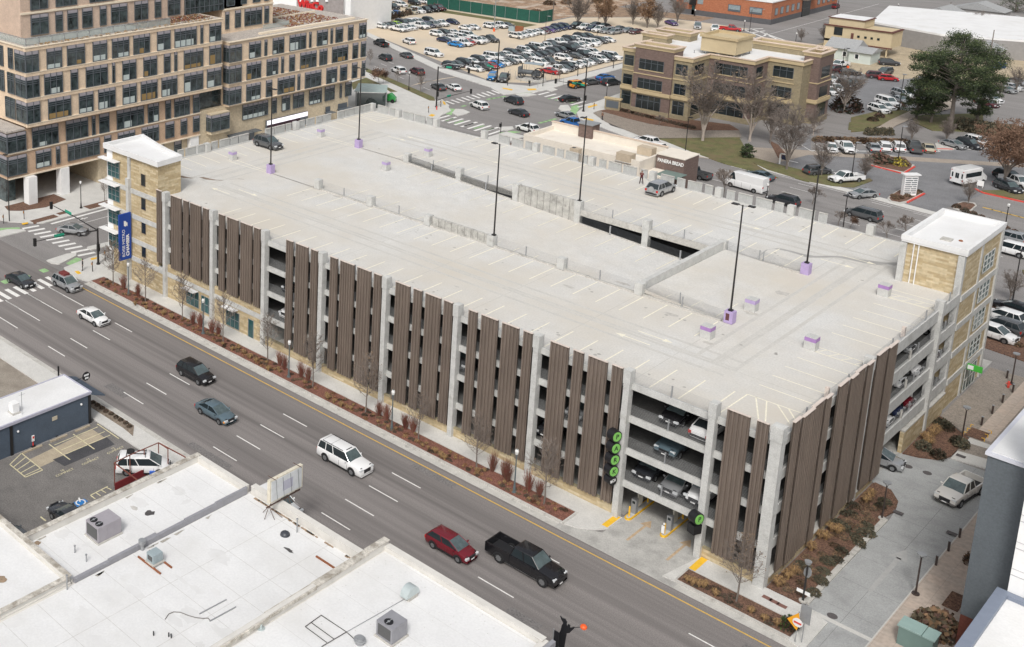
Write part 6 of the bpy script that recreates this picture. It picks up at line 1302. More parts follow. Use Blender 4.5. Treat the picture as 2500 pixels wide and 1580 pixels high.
for (k,c,u,v,h,lb) in (('pickup','white',400,325,-100,'white pickup by the pale house facing the camera'),('suv','maroon',310,395,-100,'maroon suv parked against the right side of the brown office'),('suv','white',270,530,-32,'white and black car nearest the corner of the brown office'),('pickup','white',330,660,-32,'white pickup in the car park beside the brown office'),('suv','charcoal',500,600,-32,'black suv beside the white pickup near the brown office'),('sedan','grey',590,575,-32,'grey sedan at the far end of the row near the brown office'),('suv','white',260,700,-32,'white suv nearest the camera beside the brown office'),
  ('suv','charcoal',1095,300,30,'black suv parked under the cream stucco building'),('suv','grey',1035,425,-100,'grey suv behind the bright red hatchback'),('hatch','red',1085,520,25,'bright red hatchback in the car park behind the bare tree'),('suv','maroon',930,480,30,'maroon suv hidden by bare branches beside the red hatchback'),('sedan','black',550,440,30,'black sedan beside the orange cone in the car park'),
  ('suv','white',1330,740,-30,'white suv under the low branches of the evergreen'),('longsuv','white',1075,850,-30,'long white suv in the hedge row'),('sedan','white',1040,915,-30,'white sedan next to the long white suv in the hedge row'),('suv','white',950,950,-30,'white suv at the near end of the hedge row'),('sedan','silver',1240,820,-30,'silver sedan near the lamp post in the hedge row'),('suv','silver',1270,730,-30,'silver suv behind the slim lamp post in the hedge row')): carz((1980,100),5.733,k,c,u,v,h,lb,LT)
for (k,c,u,v,h,lb) in (('sedan','silver',2165,1040,-22,'silver blue sedan in the small car park right of the evergreen'),('suv','white',2000,1150,-22,'white suv right of the evergreen trunk'),('sedan','maroon',1950,1200,-22,'maroon sedan nearest the evergreen trunk'),('sedan','silver',2295,950,-22,'silver sedan at the right edge beyond the blue one'),('sedan','white',2240,1010,-22,'white sedan just behind the silver blue sedan'),('suv','darkred',185,70,95,'dark red suv beside the red brick building')): carz((2000,0),4.756,k,c,u,v,h,lb,LT)
# cars by the right tower
TR='cars parked behind the right stair tower'
for (k,c,u,v,h,lb) in (('suv','white',700,1260,-8,'white suv with red tail lamps nearest the paved walk by the tower'),('suv','grey',800,1160,170,'grey suv in the middle of the tower car row'),('suv','white',820,1040,170,'white suv third from the walk by the tower'),('sedan','black',960,930,170,'black car farthest back behind the right tower')): carz((2300,580),5.435,k,c,u,v,h,lb,TR)
# dirt lot rows: x fixed, cars nose towards +X
random.seed(21)
def nth(i): return ['first','second','third','fourth','fifth','sixth','seventh','eighth','ninth','tenth','eleventh','twelfth','thirteenth','fourteenth','fifteenth','sixteenth','seventeenth','eighteenth'][i]
CN=dict(w='white',k='black',g='grey',s='silver',b='blue',r='red',c='charcoal',n='navy',m='maroon',t='tan',l='lime',B='brightblue',e='beige',P='purple')
def row(desc,P0,P1,spec,h,grp):
    """spec: string pairs kind+colour ; from nearest/left to farthest/right"""
    items=spec.split(); n=len(items); cnt={}
    for i,it in enumerate(items):
        if it=='--': continue
        k={'d':'sedan','u':'suv','p':'pickup','h':'hatch','L':'longsuv','v':'minivan','j':'jeep','b':'bigpickup'}[it[0]]; c=CN[it[1]]
        t=i/max(1,n-1); x=P0[0]*(1-t)+P1[0]*t+random.uniform(-.3,.3); y=P0[1]*(1-t)+P1[1]*t+random.uniform(-.12,.12)
        cn={'brightblue':'bright blue'}.get(c,c)
        kn={'longsuv':'long suv','jeep':'jeep style car','bigpickup':'large pickup','hatch':'hatchback'}.get(k,k)
        car(k,c,x,y,.005,R(h+random.uniform(-2,2)),'%s %s, %s from left in %s'%(cn,kn,nth(i) if not items[:i].count('--') else nth(i-items[:i].count('--')),desc),grp)
LG='cars parked in the dirt lot'
row('the nearest dirt lot row',(-130.6,142.5),(-129.4,181),'dw pg dr dB hw dg uw ug uw dc dc dg uc uc bk',-2,LG)
row('the second dirt lot row',(-136.6,140.5),(-135.0,182),'uc dg uc dw uc dw Lw dg dw uc dg uw uc Lw pw dg',-2,LG)
row('the short right half of the nearest double row',(-129.9,184),(-129.6,201),'bg uw hw Lw hw ug dw',-2,LG)
row('the short right half of the second row',(-136.2,184.5),(-136,202),'dk pw dc uc dw uc dc',-2,LG)
row('the dirt lot row along the far street',(-117.2,153.8),(-116.6,181),'dr pw dg uk hw dw dw dg uw uc Lw',-2,LG)
row('the row behind the far street row',(-124,158),(-122.8,182),'-- uw pg -- -- uw -- dg pk uw uw',-2,LG)
row('the farthest dirt lot row before the trees',(-148.6,186.3),(-148,209.5),'ut dw dw hw dw dm dP dn un un',-2,LG)
row('the short row under bare trees',(-145.5,213.2),(-134.0,213.0),'bk pw un pw vs us',-100,LG)
row('the hidden row behind the bare trees',(-144,219.5),(-130,218.5),'dc dk -- dg ds dm',-100,LG)
row('the near side of the left dirt lot cluster',(-177.0,169.4),(-173.6,191),'pw dw uw dw -- bw us un ps uw pw -- -- hn',-5,LG)
row('the far side of the left dirt lot cluster',(-183.2,169.6),(-180.2,187.5),'hw dc dc dl Lc uc uw uw -- uc',-5,LG)
row('the row along the columnar shrubs',(-195.5,178.5),(-192.0,207.5),'uk pk -- uw hb -- ue Lw pc bk bm',-8,LG)
row('the short middle row of three in the dirt lot',(-164.8,171.8),(-163.6,177.6),'uw uc dw',-8,LG)
row('the near side of the middle dirt lot cluster',(-152.5,163.8),(-151.0,176.5),'dB pw hr bw dw pg',-3,LG)
row('the far side of the middle dirt lot cluster',(-158.3,166.5),(-157.4,176.5),'dn uw uw Lw',-3,LG)
row('the row by the orange based lamp',(-165.5,186),(-160.5,199),'dw dw -- uw pw dg',-6,LG)
carz(*A6,'suv','white',815,690,157,'white suv with dark roof alone at the edge of the dirt lot',LG); carz(*A6,'longsuv','white',1235,890,-8,'white long suv leaving the dirt lot exit',LG); carz(*A6,'jeep','brightblue',2210,1290,-66,'bright blue off road car facing the crossing from the dirt lot',LG)
carz(*B6,'pickup','grey',75,1300,-66,'dark grey pickup parked beside the bright blue off road car',LG)
for (k,c,u,v,h,lb) in (('longsuv','silver',1400,430,-65,'silver van like suv beside the far street near the trees'),('pickup','white',1690,470,-65,'white pickup beside the far street near the red one'),('pickup','red',1950,480,20,'red pickup hidden by the roof edge of the brown office'),('sedan','purple',960,385,-30,'purple sedan alone under the bare trees')): carz((1500,0),6.88,k,c,u,v,h,lb,LG)
# street beyond the shrub row, top left
for i,(k,c,px,py,h,lb) in enumerate((('sedan','white',842,24,-8,'white sedan in the street beyond the office roof corner'),('hatch','red',870,28,-8,'red hatchback beyond the office roof corner'),('suv','darkred',900,23,-8,'dark red suv beyond the shrub row'),('suv','white',928,19,-8,'white suv beyond the shrub row, right of the dark red one'),('suv','white',980,11,-8,'white suv beyond the shrub row, third from the right'),('pickup','charcoal',957,16,-8,'charcoal pickup half hidden beyond the shrub row'),('suv','black',1012,6,-8,'black suv by the end of the green fence'),('sedan','white',1036,4,-8,'white sedan by the end of the green fence'),('sedan','white',875,11,-8,'white sedan in the street above the red hatchback'),('sedan','navy',942,2,-8,'navy sedan at the top edge of the photo'),('suv','white',966,0,-8,'white suv at the top edge of the photo'))): carpx(k,c,px,py,h,lb,'cars beyond the shrub row',z=0)
# ambulance like white bus
p=U(2366,428,1.5); t=thing('white_minibus','white box bodied minibus seen from behind under the russet tree','minibus',(p.x,p.y,0),R(72))
b=MB(); b.box(-3.1,-1.15,.6,1.6,1.15,2.9); b.loft([[(1.6,-1.1,.6),(1.6,1.1,.6),(1.6,1.1,2.3),(1.6,-1.1,2.3)],[(3.2,-1.0,.6),(3.2,1.0,.6),(3.2,1.0,1.2),(3.2,-1.0,1.2)]]); b.box(-3.05,-1.0,2.9,1.5,1.0,3.05); b.build('body',PC['white'],t)
for y0,y1 in ((-.28,.28),): b=MB(); b.box(-3.13,-.3,1.4,-3.101,-.02,2.3); b.box(-3.13,.02,1.4,-3.101,.3,2.3); b.build('rear_door_window',cglass,t)
for y in (-.85,.8): b=MB(); b.box(-3.13,y-.12,1.5,-3.101,y+.12,2.3); b.build('rear_window',cglass,t)
for s in (-1,1):
    b=MB(); b.box(-2.6,s*1.151-.01,1.6,1.4,s*1.151+.01,2.4); b.build('side_window',cglass,t)
    b=MB(); b.box(-3.14,s*1.0-.1,1.0,-3.1,s*1.0+.1,1.25); b.box(-3.14,s*1.0-.1,2.6,-3.1,s*1.0+.1,2.7); b.build('tail_light',tailm,t)
    for x in (-1.9,2.2): b=MB(); b.tube((x,s*.85,.42),(x,s*1.12,.42),.42,n=14); b.build('wheel',tyre,t)
# ================= TREES AND PLANTS =================
barkg=mat('bark_grey',(.17,.145,.125),.95,.2,3); twig=mat('twig_grey',(.185,.155,.135),.95,.2,3); twigr=mat('twig_russet',(.20,.12,.08),.95,.25,2); barkl=mat('bark_pale',(.36,.31,.27),.9,.2,3)
leafr=mat('leaf_russet',(.17,.10,.065),.9,.35,2); leafo=mat('leaf_ochre',(.22,.135,.075),.9,.35,2); leafd=mat('leaf_dry',(.20,.14,.09),.9,.3,2)
pine1=mat('pine_dark',(.03,.045,.022),.9,.35,1.5); pine2=mat('pine_mid',(.058,.082,.034),.9,.35,1.5); pine3=mat('pine_light',(.11,.14,.055),.9,.3,1.5)
shr1=mat('shrub_green',(.065,.064,.042),.95,.35,2); shr2=mat('shrub_olive',(.11,.088,.055),.95,.35,2); shr3=mat('shrub_bright',(.07,.16,.03),.95,.3,2); shrb=mat('shrub_brown',(.13,.075,.055),.95,.35,2); shry=mat('shrub_yellow',(.40,.33,.05),.95,.3,2)
TM={}
def bare_meshes(key,seed,H,spread,depth,nk,r0,tm,cm,leaf=None,nleaf=0,fork=.35,mult=1,twr=.018,lean=.0,lsz=.16):
    if key in TM: return TM[key]
    random.seed(seed); T=MB(); C=MB(); ends=[]
    def grow(p,d,L,r,k,first=False):
        n=2 if k>2 else 1
        for i in range(n):
            q=p+d*(L/n); d2=(d+Vector((random.gauss(0,.10),random.gauss(0,.10),random.gauss(0,.05)+.04))).normalized()
            (T if k>=depth-1 else C).tube(p,q,r*(1-.25*i/n),r*(1-.25*(i+1)/n),n=(6 if k>=depth-1 else 3),cap=False); p=q; d=d2
        r*=.72
        if k<=1: ends.append(p)
        if k<=0: return
        m=nk+(1 if random.random()<.4 else 0)
        for j in range(m):
            a=random.uniform(0,6.283)+j*6.283/m; sp=spread*random.uniform(.6,1.25)
            o=d.orthogonal().normalized(); o=Matrix.Rotation(a,3,d)@o
            nd=(d+o*sp+Vector((0,0,.12))).normalized(); grow(p,nd,L*random.uniform(.68,.92),max(r*random.uniform(.55,.8),twr),k-1)
    base=H*fork
    for mi_ in range(mult):
        d=Vector((random.gauss(0,.05+.12*(mult>1)),random.gauss(0,.05+.12*(mult>1)),1)).normalized()
        p0=Vector((random.gauss(0,.3)*(mult>1),random.gauss(0,.3)*(mult>1),0)); grow(p0,d,base,r0,depth)
    zmax=max(v[2] for v in C.v) ; s=H/zmax
    for q in (T,C): q.v=[(x*s,y*s,z*s) for x,y,z in q.v]
    ms=[cm]
    if leaf:
        ms=[cm,leaf]; C.cur=1
        for i in range(nleaf):
            e=random.choice(ends)*s; x,y,z=[e[k]+random.gauss(0,.28) for k in range(3)]; a=Vector((random.gauss(0,1),random.gauss(0,1),random.gauss(0,1))).normalized()*lsz; b_=a.orthogonal().normalized()*lsz*.7
            C.face([(x-a.x,y-a.y,z-a.z),(x+b_.x,y+b_.y,z+b_.z),(x+a.x,y+a.y,z+a.z),(x-b_.x,y-b_.y,z-b_.z)])
    TM[key]=(T.mesh('trunk',tm),C.mesh('crown',ms)); return TM[key]
def tree(key,x,y,z,sc,rz,label,group=None,name='bare_tree',cat='tree'):
    t=thing(name,label,cat,(x,y,z),rz,group); t.scale=(sc,sc,sc)
    for n,me in zip(('trunk','crown'),TM[key]): o=bpy.data.objects.new(n,me); COL.objects.link(o); o.parent=t
    return t

bare_meshes('sm',5,4.2,.5,5,3,.06,barkg,twig,None,0,.14,1,.015)
bare_meshes('rs',13,3.6,.6,4,3,.06,barkg,twigr,leafr,900,.3,1,.014,lsz=.14)
def leader_meshes(key,seed,H,n,tm,cm,leaf,nl,sp=.42,lsz=.06):
    random.seed(seed); T=MB(); C=MB(); ends=[]; p=Vector((0,0,0)); pts=[]
    for k in range(8):
        q=p+Vector((random.gauss(0,.03),random.gauss(0,.03),H*.95/8)); T.tube(p,q,.085*(1-k*.11),.085*(1-(k+1)*.11),n=6,cap=False); pts.append(q); p=q
    for i in range(n):
        f=.26+.72*(i+random.random())/n; z=H*.95*f; b=Vector((0,0,z)); a=i*2.4+random.gauss(0,.3); l=H*sp*(1.12-f)*random.uniform(.75,1.15)+.25
        d=Vector((math.cos(a),math.sin(a),random.uniform(.7,1.25))).normalized(); q=b
        for k in range(3):
            e=q+d*l/3; C.tube(q,e,.028*(1-.28*k),.028*(1-.28*(k+1)),n=3,cap=False); q=e; d=(d+Vector((random.gauss(0,.12),random.gauss(0,.12),.12))).normalized()
            for j in range(5):
                t=(d+Vector((random.gauss(0,.55),random.gauss(0,.55),random.gauss(.1,.4)))).normalized(); m=l*random.uniform(.2,.42); g=q+t*m; C.tube(q,g,.012,.008,n=3,cap=False); ends.append(g)
                for h in range(2): u=(t+Vector((random.gauss(0,.5),random.gauss(0,.5),random.gauss(.1,.3)))).normalized(); C.tube(q.lerp(g,.6),q.lerp(g,.6)+u*m*.55,.008,.006,n=3,cap=False)
    C.cur=1
    for i in range(nl):
        e=random.choice(ends); a=Vector((random.gauss(0,1),random.gauss(0,1),random.gauss(0,1))).normalized()*lsz; b_=a.orthogonal().normalized()*lsz*.7; e=e+Vector((random.gauss(0,.06),random.gauss(0,.06),random.gauss(0,.06))); C.face([e-a,e+b_,e+a,e-b_])
    TM[key]=(T.mesh('trunk',tm),C.mesh('crown',[cm,leaf]))
def vase_meshes(key,seed,H,Wd,nl,tm,cm,leaf=None,nleaf=0,lsz=.14,z0=.13,tw=.02,rt=.2):
    random.seed(seed); T=MB(); C=MB(); ends=[]
    T.tube((0,0,0),(0,0,H*z0),rt,rt*.8,n=8,cap=False)
    for i in range(nl):
        a=i*6.283/nl*1.0+random.gauss(0,.25); inner=i%3==0; R1=Wd*(random.uniform(.15,.45) if inner else random.uniform(.6,1)); zt=H*(random.uniform(.9,1) if inner else random.uniform(.6,.9)); p=Vector((0,0,H*z0*random.uniform(.7,1))); n=8
        for k in range(n):
            f=(k+1)/n; q=Vector((R1*math.cos(a)*f**1.15+random.gauss(0,.1),R1*math.sin(a)*f**1.15+random.gauss(0,.1),H*z0+(zt-H*z0)*f**.8)); r=rt*.5*(1-f*.85)
            (T if k<3 else C).tube(p,q,rt*.5*(1-(f-1/n)*.85),r,n=5 if k<3 else 3,cap=False); d=(q-p).normalized()
            if k>=2:
                for j in range(5):
                    o=Vector((random.gauss(0,1),random.gauss(0,1),random.gauss(.25,.5))).normalized(); e=(d*.6+o*.8).normalized(); L=H*.17*(1.15-f*.6)*random.uniform(.6,1.2); b0=p.lerp(q,random.random()); b1=b0+e*L; C.tube(b0,b1,tw*1.7,tw,n=3,cap=False)
                    for h in range(5):
                        g=(e+Vector((random.gauss(0,.55),random.gauss(0,.55),random.gauss(.1,.4)))).normalized(); c0=b0.lerp(b1,random.uniform(.3,1)); c1=c0+g*L*random.uniform(.35,.6); C.tube(c0,c1,tw,tw*.6,n=3,cap=False); ends.append(c1)
                        for m in range(2): u=(g+Vector((random.gauss(0,.5),random.gauss(0,.5),random.gauss(.1,.3)))).normalized(); c2=c0.lerp(c1,.5+.4*m); C.tube(c2,c2+u*L*.28,tw*.6,tw*.5,n=3,cap=False)
            p=q
    C.cur=1
    for i in range(nleaf):
        e=random.choice(ends)+Vector((random.gauss(0,.15),random.gauss(0,.15),random.gauss(0,.15))); a=Vector((random.gauss(0,1),random.gauss(0,1),random.gauss(0,1))).normalized()*lsz; b_=a.orthogonal().normalized()*lsz*.7; C.face([e-a,e+b_,e+a,e-b_])
    TM[key]=(T.mesh('trunk',tm),C.mesh('crown',[cm,leaf or cm]))
vase_meshes('lg1',7,11,4.6,11,barkg,twig); vase_meshes('lg2',8,10,4.4,9,barkl,twig,leafd,400,.1,.1,.021,.2); vase_meshes('lg3',14,11,3.6,12,barkg,twig,None,0,.1,.04,.022,.18); vase_meshes('rust',9,9,5.2,12,barkg,twigr,leafr,6500,.11,.16); vase_meshes('och',12,9,4.0,10,barkg,twigr,leafo,2200,.14,.08)
leader_meshes('st1',1,6.2,26,barkg,twig,leafd,120); leader_meshes('st2',2,6.2,30,barkg,twig,leafd,260,.36)
SG_='young bare street trees in the front planting bed'
for k,(px,py) in enumerate(((276,697),(355,736),(445,783),(545,834),(654,885),(763,945),(892,1007),(1022,1075),(1164,1147),(1328,1230),(1797,1468))):
    p=U(px,py,.14); w=['in front of the blue banner','in front of the left stair tower','between the two shop windows at the left','left of the open left bay','by the dark driveway under the left open bay','right of the lamp at the open left bay','sixth from the left along the screens, left of a lamp','just right of the third lamp','under the middle of the screens','nearest the end of the long bed, left of the entrance','in the short bed by the garage corner'][k]
    tree('st1' if k%2 else 'st2',p.x,p.y,.14,random.uniform(.85,1.08) if k<10 else 1.0,k*1.3,'young bare street tree '+w,SG_,'young_tree')
def hgt(px,pyt,y): return UY(px,pyt,y).z
for key,px,py,pt,lb,nm in (('lg2',1715,345,150,'spreading bare tree with pale branches in front of the brown office','bare_tree'),('lg1',1920,415,255,'wide bare tree at the left of the bank car park','bare_tree'),('lg1',2005,430,345,'bare tree in the grass strip behind the parking lot lamp','bare_tree'),('lg3',2110,438,372,'bare vase shaped tree beside the white pickup with canopy','bare_tree'),('lg1',2363,500,438,'small round bare tree on the kerbed island near the right tower','bare_tree'),('rust',2450,455,300,'russet leafed tree at the right edge of the bank car park','russet_tree'),
    ('lg2',1830,345,170,'pale branched bare tree at the right half of the brown office','bare_tree'),('lg1',1880,350,240,'dense bare tree between the brown office and the bank car park','bare_tree'),('lg2',2060,275,165,'tan bare tree in the middle of the far car park','bare_tree'),('rust',2490,390,330,'russet leafed tree cut by the right edge','russet_tree'),
    ('lg3',1410,66,-30,'large many stemmed bare tree between the two rows of the dirt lot','bare_tree'),('och',1477,66,-12,'ochre leafed tree behind the short parked row','ochre_tree'),('och',1580,68,-8,'ochre leafed tree with dense leaves left of the brown office roof','ochre_tree'),('lg3',1605,70,5,'bare many stemmed tree behind the brown office roof','bare_tree'),('lg1',1652,62,-20,'dark bare tree beside the purple car','bare_tree'),('lg3',1545,60,-10,'bare tree between the two ochre ones','bare_tree'),
    ('lg1',2385,80,28,'large dark bare tree in front of the long white roof','bare_tree'),('lg2',2255,70,38,'pale bare tree behind the evergreen','bare_tree'),('lg3',2010,100,58,'thin bare trees beside the cream stucco building','bare_tree'),('lg1',1955,105,70,'small dark bare tree left of the cream stucco building','bare_tree'),('lg2',2140,130,85,'bare tree in front of the cream stucco building wall','bare_tree'),('lg1',2480,225,165,'bare tree beside the small car park at the right edge','bare_tree'),('lg3',2440,235,190,'low bare tree left of the right edge car park','bare_tree'),
    ('lg2',1985,330,262,'bare tree behind the white pickup of the bank row','bare_tree'),('lg1',2225,345,290,'small bare tree behind the long hedge','bare_tree'),('lg3',2310,345,285,'grey twiggy tree at the foot of the evergreen','bare_tree'),
    ('lg3',800,12,-30,'brown twiggy tree by the white store','bare_tree'),('och',830,2,-30,'brown leafed tree beyond the white store pier','ochre_tree'),('lg1',2350,0,-40,'far bare tree above the blue gabled house','bare_tree'),('lg3',2280,0,-30,'far bare tree at the top right','bare_tree')):
    p=U(px,py,0); h=max(2.5,UY(px,pt,p.y).z); H0={'lg1':11,'lg2':10,'lg3':11,'rust':9,'och':9}[key]; tree(key,p.x,p.y,0,h/H0,px*.37,lb,None,nm)
for i,(px,py,pt,lb,key) in enumerate(((903,160,120,'thin bare tree in the grass strip nearest the office corner','st2'),(970,203,168,'thin bare tree in the grass strip left of the street lamp','st2'),(1026,228,175,'thin bare tree in the grass strip right of the street lamp','st2'),(925,208,170,'small russet leafed tree in the grass strip beside the office','rs'),(935,205,175,'second small russet leafed tree beside the office, slightly right','rs'),
    (1365,200,160,'thin bare sapling beside the statue of the tractor','st2'),(255,492,435,'thin young tree on the far pavement behind the left stair tower','st1'),(1765,480,410,'small bare tree between the garage and the white van','sm'),(1983,500,455,'small bare tree behind the fluted parapet, left of the minivan','sm'),(2045,555,515,'small bare tree behind the garage under the dark lamp pole','sm'),(2075,560,530,'brown leafed shrub tree behind the garage beside the minivan','rs'),(2165,585,540,'small bare tree behind the garage right of the grey post','sm'),(2210,580,525,'small bare tree behind the garage nearest the right tower','sm'),
    (2465,735,660,'small bare tree in the mulch bed right of the tower','lg1'),(1608,310,280,'tiny bare tree in the bed of the brown office','sm'))):
    p=U(px,py,0); h=UY(px,pt,p.y).z; H0={'st1':6.2,'st2':6.2,'rs':3.6,'sm':4.2,'lg1':11}[key]; tree(key,p.x,p.y,.1,max(.3,h/H0),i*1.1,lb,None,'russet_tree' if key=='rs' else 'bare_tree')
def pine(px,py,pt,wpx,label,seed,n,low=.25):
    p=U(px,py,0); H=UY(px,pt,p.y).z; D=(p-CL).length; Rr=wpx/CF*D/2; random.seed(seed)
    t=thing('pine_tree',label,'tree',(p.x,p.y,0)); b=MB(); q=Vector((0,0,0))
    for k in range(6):
        q2=q+Vector((random.gauss(0,.12),random.gauss(0,.12),H*.155)); b.tube(q,q2,.42*(1-k*.13)*H/18,.42*(1-(k+1)*.13)*H/18,n=8,cap=False); q=q2
    lobes=[]
    for k in range(70):
        f=random.random(); z=H*(low+(.97-low)*f); rr=Rr*(math.sin(math.pi*min(1,(f*.85+.12)))**.7)*random.uniform(.35,1); a=random.uniform(0,6.28)
        c=Vector((rr*math.cos(a),rr*math.sin(a),z)); lobes.append((c,random.uniform(.14,.26)*Rr)); b.tube((0,0,z-rr*.35),c,.06*H/18+.03,.03,n=4,cap=False)
    b.build('trunk',barkg,t); b=MB()
    for k in range(n):
        c,r=random.choice(lobes); v=Vector((random.gauss(0,1),random.gauss(0,1),random.gauss(0,.5))).normalized()*r*random.uniform(.4,1.25); v.z*=.85; x=c+v
        b.cur=random.choice((0,0,1)) if v.z<0 else random.choice((0,1,1,2)); s=random.uniform(.08,.19); a=Vector((random.gauss(0,1),random.gauss(0,1),random.gauss(0,.5))).normalized()*s; e=a.cross(Vector((random.gauss(0,1),random.gauss(0,1),random.gauss(0,1)))).normalized()*s*.5  # clump shading painted in: darker needles underneath, lighter ones on top
        b.face([x-a,x+e,x+a,x-e])
    b.build('crown',[pine1,pine2,pine3],t)
pine(2318,318,78,170,'tall dark evergreen towering over the far car park, largest of its group',31,52000,.34); pine(2272,300,150,80,'shorter evergreen in the middle of the evergreen group',32,14000,.2); pine(2238,292,185,70,'small evergreen at the left of the evergreen group',33,11000,.15); pine(2385,300,120,75,'narrow evergreen against the right of the tallest one',34,13000,.1); pine(2480,30,-20,70,'dark evergreen at the top right corner',35,3000,.1)
pine(1822,385,350,34,'narrow dark conifer at the edge of the lawn by the brown office',36,2200,.03)
SH={}
def shrub_mesh(key,kind,seed,mats):
    if key in SH: return SH[key]
    random.seed(seed); b=MB()
    if kind=='leaf':
        for k in range(420):
            v=Vector((random.gauss(0,1),random.gauss(0,1),abs(random.gauss(0,1)))).normalized(); x=Vector((v.x*.5,v.y*.5,v.z*.55))*random.uniform(.7,1.08); b.cur=random.randrange(len(mats)); s=random.uniform(.05,.1); a=Vector((random.gauss(0,1),random.gauss(0,1),random.gauss(0,1))).normalized()*s; e=a.orthogonal().normalized()*s*.7; b.face([x-a,x+e,x+a,x-e])
    elif kind=='grass':
        for k in range(260):
            a=random.uniform(0,6.28); r=random.random()**.5*.12; l=random.uniform(.5,.9); o=random.uniform(.15,.5); w=.014; x,y=r*math.cos(a),r*math.sin(a); b.cur=random.randrange(len(mats)); ca,sa=math.cos(a),math.sin(a)
            m=(x+ca*o*.4,y+sa*o*.4,l*.8); tpt=(x+ca*o,y+sa*o,l*.72); b.face([(x-sa*w,y+ca*w,0),(x+sa*w,y-ca*w,0),(m[0]+sa*w,m[1]-ca*w,m[2]),(m[0]-sa*w,m[1]+ca*w,m[2])]); b.face([(m[0]-sa*w,m[1]+ca*w,m[2]),(m[0]+sa*w,m[1]-ca*w,m[2]),tpt])
    else:
        for k in range(130):
            a=random.uniform(0,6.28); o=random.uniform(.05,.6); l=random.uniform(1.0,1.75); b.cur=random.randrange(len(mats)); p=Vector((.12*math.cos(a),.12*math.sin(a),0)); q=Vector((o*.6*math.cos(a),o*.6*math.sin(a),l*.55)); e=Vector((o*math.cos(a)+random.gauss(0,.05),o*math.sin(a)+random.gauss(0,.05),l)); b.tube(p,q,.013,.011,n=3,cap=False); b.tube(q,e,.011,.006,n=3,cap=False)
    SH[key]=b.mesh(key,mats); return SH[key]
shrub_mesh('shrub_leafy','leaf',1,[shr1,shr2]); shrub_mesh('shrub_brown','leaf',2,[shrb,dkg]); shrub_mesh('shrub_bright','leaf',3,[shr3,shr1]); shrub_mesh('shrub_yellow','leaf',4,[shry,shr2]); shrub_mesh('grass_clump','grass',5,[strawc,leafo]); shrub_mesh('stem_shrub','stem',6,[rust,twigr]); shrub_mesh('shrub_mix','leaf',8,[shrb,leafo,shr2]); shrub_mesh('shrub_ash','leaf',9,[rust,strawc,shrb])
def plant(mesh,name,x,y,z,s,label,cat,group,rz=0):
    o=bpy.data.objects.new(name,SH[mesh]); COL.objects.link(o); o.location=(x,y,z); o.scale=s if isinstance(s,tuple) else (s,s,s); o.rotation_euler=(0,0,rz or random.uniform(0,6)); return props(o,label,cat,group)
random.seed(77)
for px,py in ((302,706),(337,724),(471,792),(489,798),(517,812),(533,820),(683,892),(695,902),(735,922),(752,930),(925,1018),(943,1027),(990,1048),(1008,1056),(1202,1150),(1231,1164),(1238,1176),(1290,1200),(1316,1212)):
    p=U(px,py,.14); plant('stem_shrub','russet_shrub',p.x,p.y,.14,random.uniform(1.0,1.3),'leafless shrub of upright russet stems in the front planting bed','shrub','russet stem shrubs in the front bed')
for px,py in ((247,693),(262,694),(357,755),(378,758),(398,770),(418,776),(401,768),(419,779),(596,865),(610,876),(625,885),(567,856),(606,873),(625,885),(800,975),(815,984),(832,993),(856,1001),(1062,1106),(1077,1117),(1085,1122),(330,745),(655,905)):
    p=U(px,py,.14); plant('grass_clump','grass_clump',p.x,p.y,.14,random.uniform(.6,.9),'tuft of dry straw coloured grass in the long front planting bed','grass','dry grass tufts in the long front bed')
for px,py in ((1677,1419),(1690,1428),(1706,1432),(1718,1434),(1746,1454),(1833,1496),(1866,1515),(1897,1527)):
    p=U(px,py,.15); plant('grass_clump','grass_clump',p.x,p.y,.14,random.uniform(.75,.95),'dry straw coloured grass tuft in the short bed','grass','dry grass tufts in the short corner bed')
for k in range(60):
    plant('grass_clump','grass_clump',random.uniform(-85.5,-16),random.uniform(-4.1,-2.9),.1,random.uniform(.35,.6),'small dry grass tuft among the shrubs of the long front bed','grass','small dry tufts in the long front bed')
for k in range(190):
    x=random.uniform(-85.5,-16); plant(('shrub_mix','shrub_brown','shrub_ash')[k%3],'low_shrub',x,random.uniform(-4.2,-2.7),.1,(random.uniform(.35,.75),random.uniform(.35,.6),random.uniform(.3,.5)),'low brown leafed ground shrub in the long front planting bed','shrub','low brown shrubs in the long front bed')
for k in range(16): plant('shrub_brown','low_shrub',random.uniform(-4.5,3),random.uniform(-4.2,-2.8),.1,(.7,.7,.4),'low brown shrub in the short bed by the garage corner','shrub','low shrubs in the short corner bed')
p=U(1926,1528,.15); plant('shrub_bright','green_shrub',p.x,p.y,.12,(1.9,1.4,1.4),'bright green mounded shrub at the corner of the short bed','shrub',None)
for u,v in ((940,400),(1090,500),(900,520),(1000,600),(1080,560),(880,720),(760,800),(820,790),(720,880),(560,840),(640,1060),(1200,340),(1240,300),(960,330),(850,480),(1020,640),(700,960)):
    p=U(1800+u/3.44,1140+v/3.44,.15); plant('shrub_leafy','low_shrub',p.x,p.y,.12,(random.uniform(1.1,1.7),random.uniform(.9,1.3),random.uniform(.6,.9)),'spreading dull green shrub in the side street bed','shrub','green shrubs in the side street bed')
for u,v in ((1130,240),(1080,300),(840,560),(740,610),(690,600),(480,900),(340,1000),(370,980),(790,540),(1100,270),(620,700),(420,940)):
    p=U(1800+u/3.44,1140+v/3.44,.15); plant('grass_clump','grass_clump',p.x,p.y,.12,random.uniform(.9,1.3),'golden dry grass tuft in the side street bed','grass','dry grass tufts in the side street bed')
for k in range(40):
    plant('shrub_mix','low_shrub',random.uniform(.8,2.6),random.uniform(.8,22),.12,(.9,.9,.4),'flat brownish ground shrub in the side street bed','shrub','flat shrubs in the side street bed')
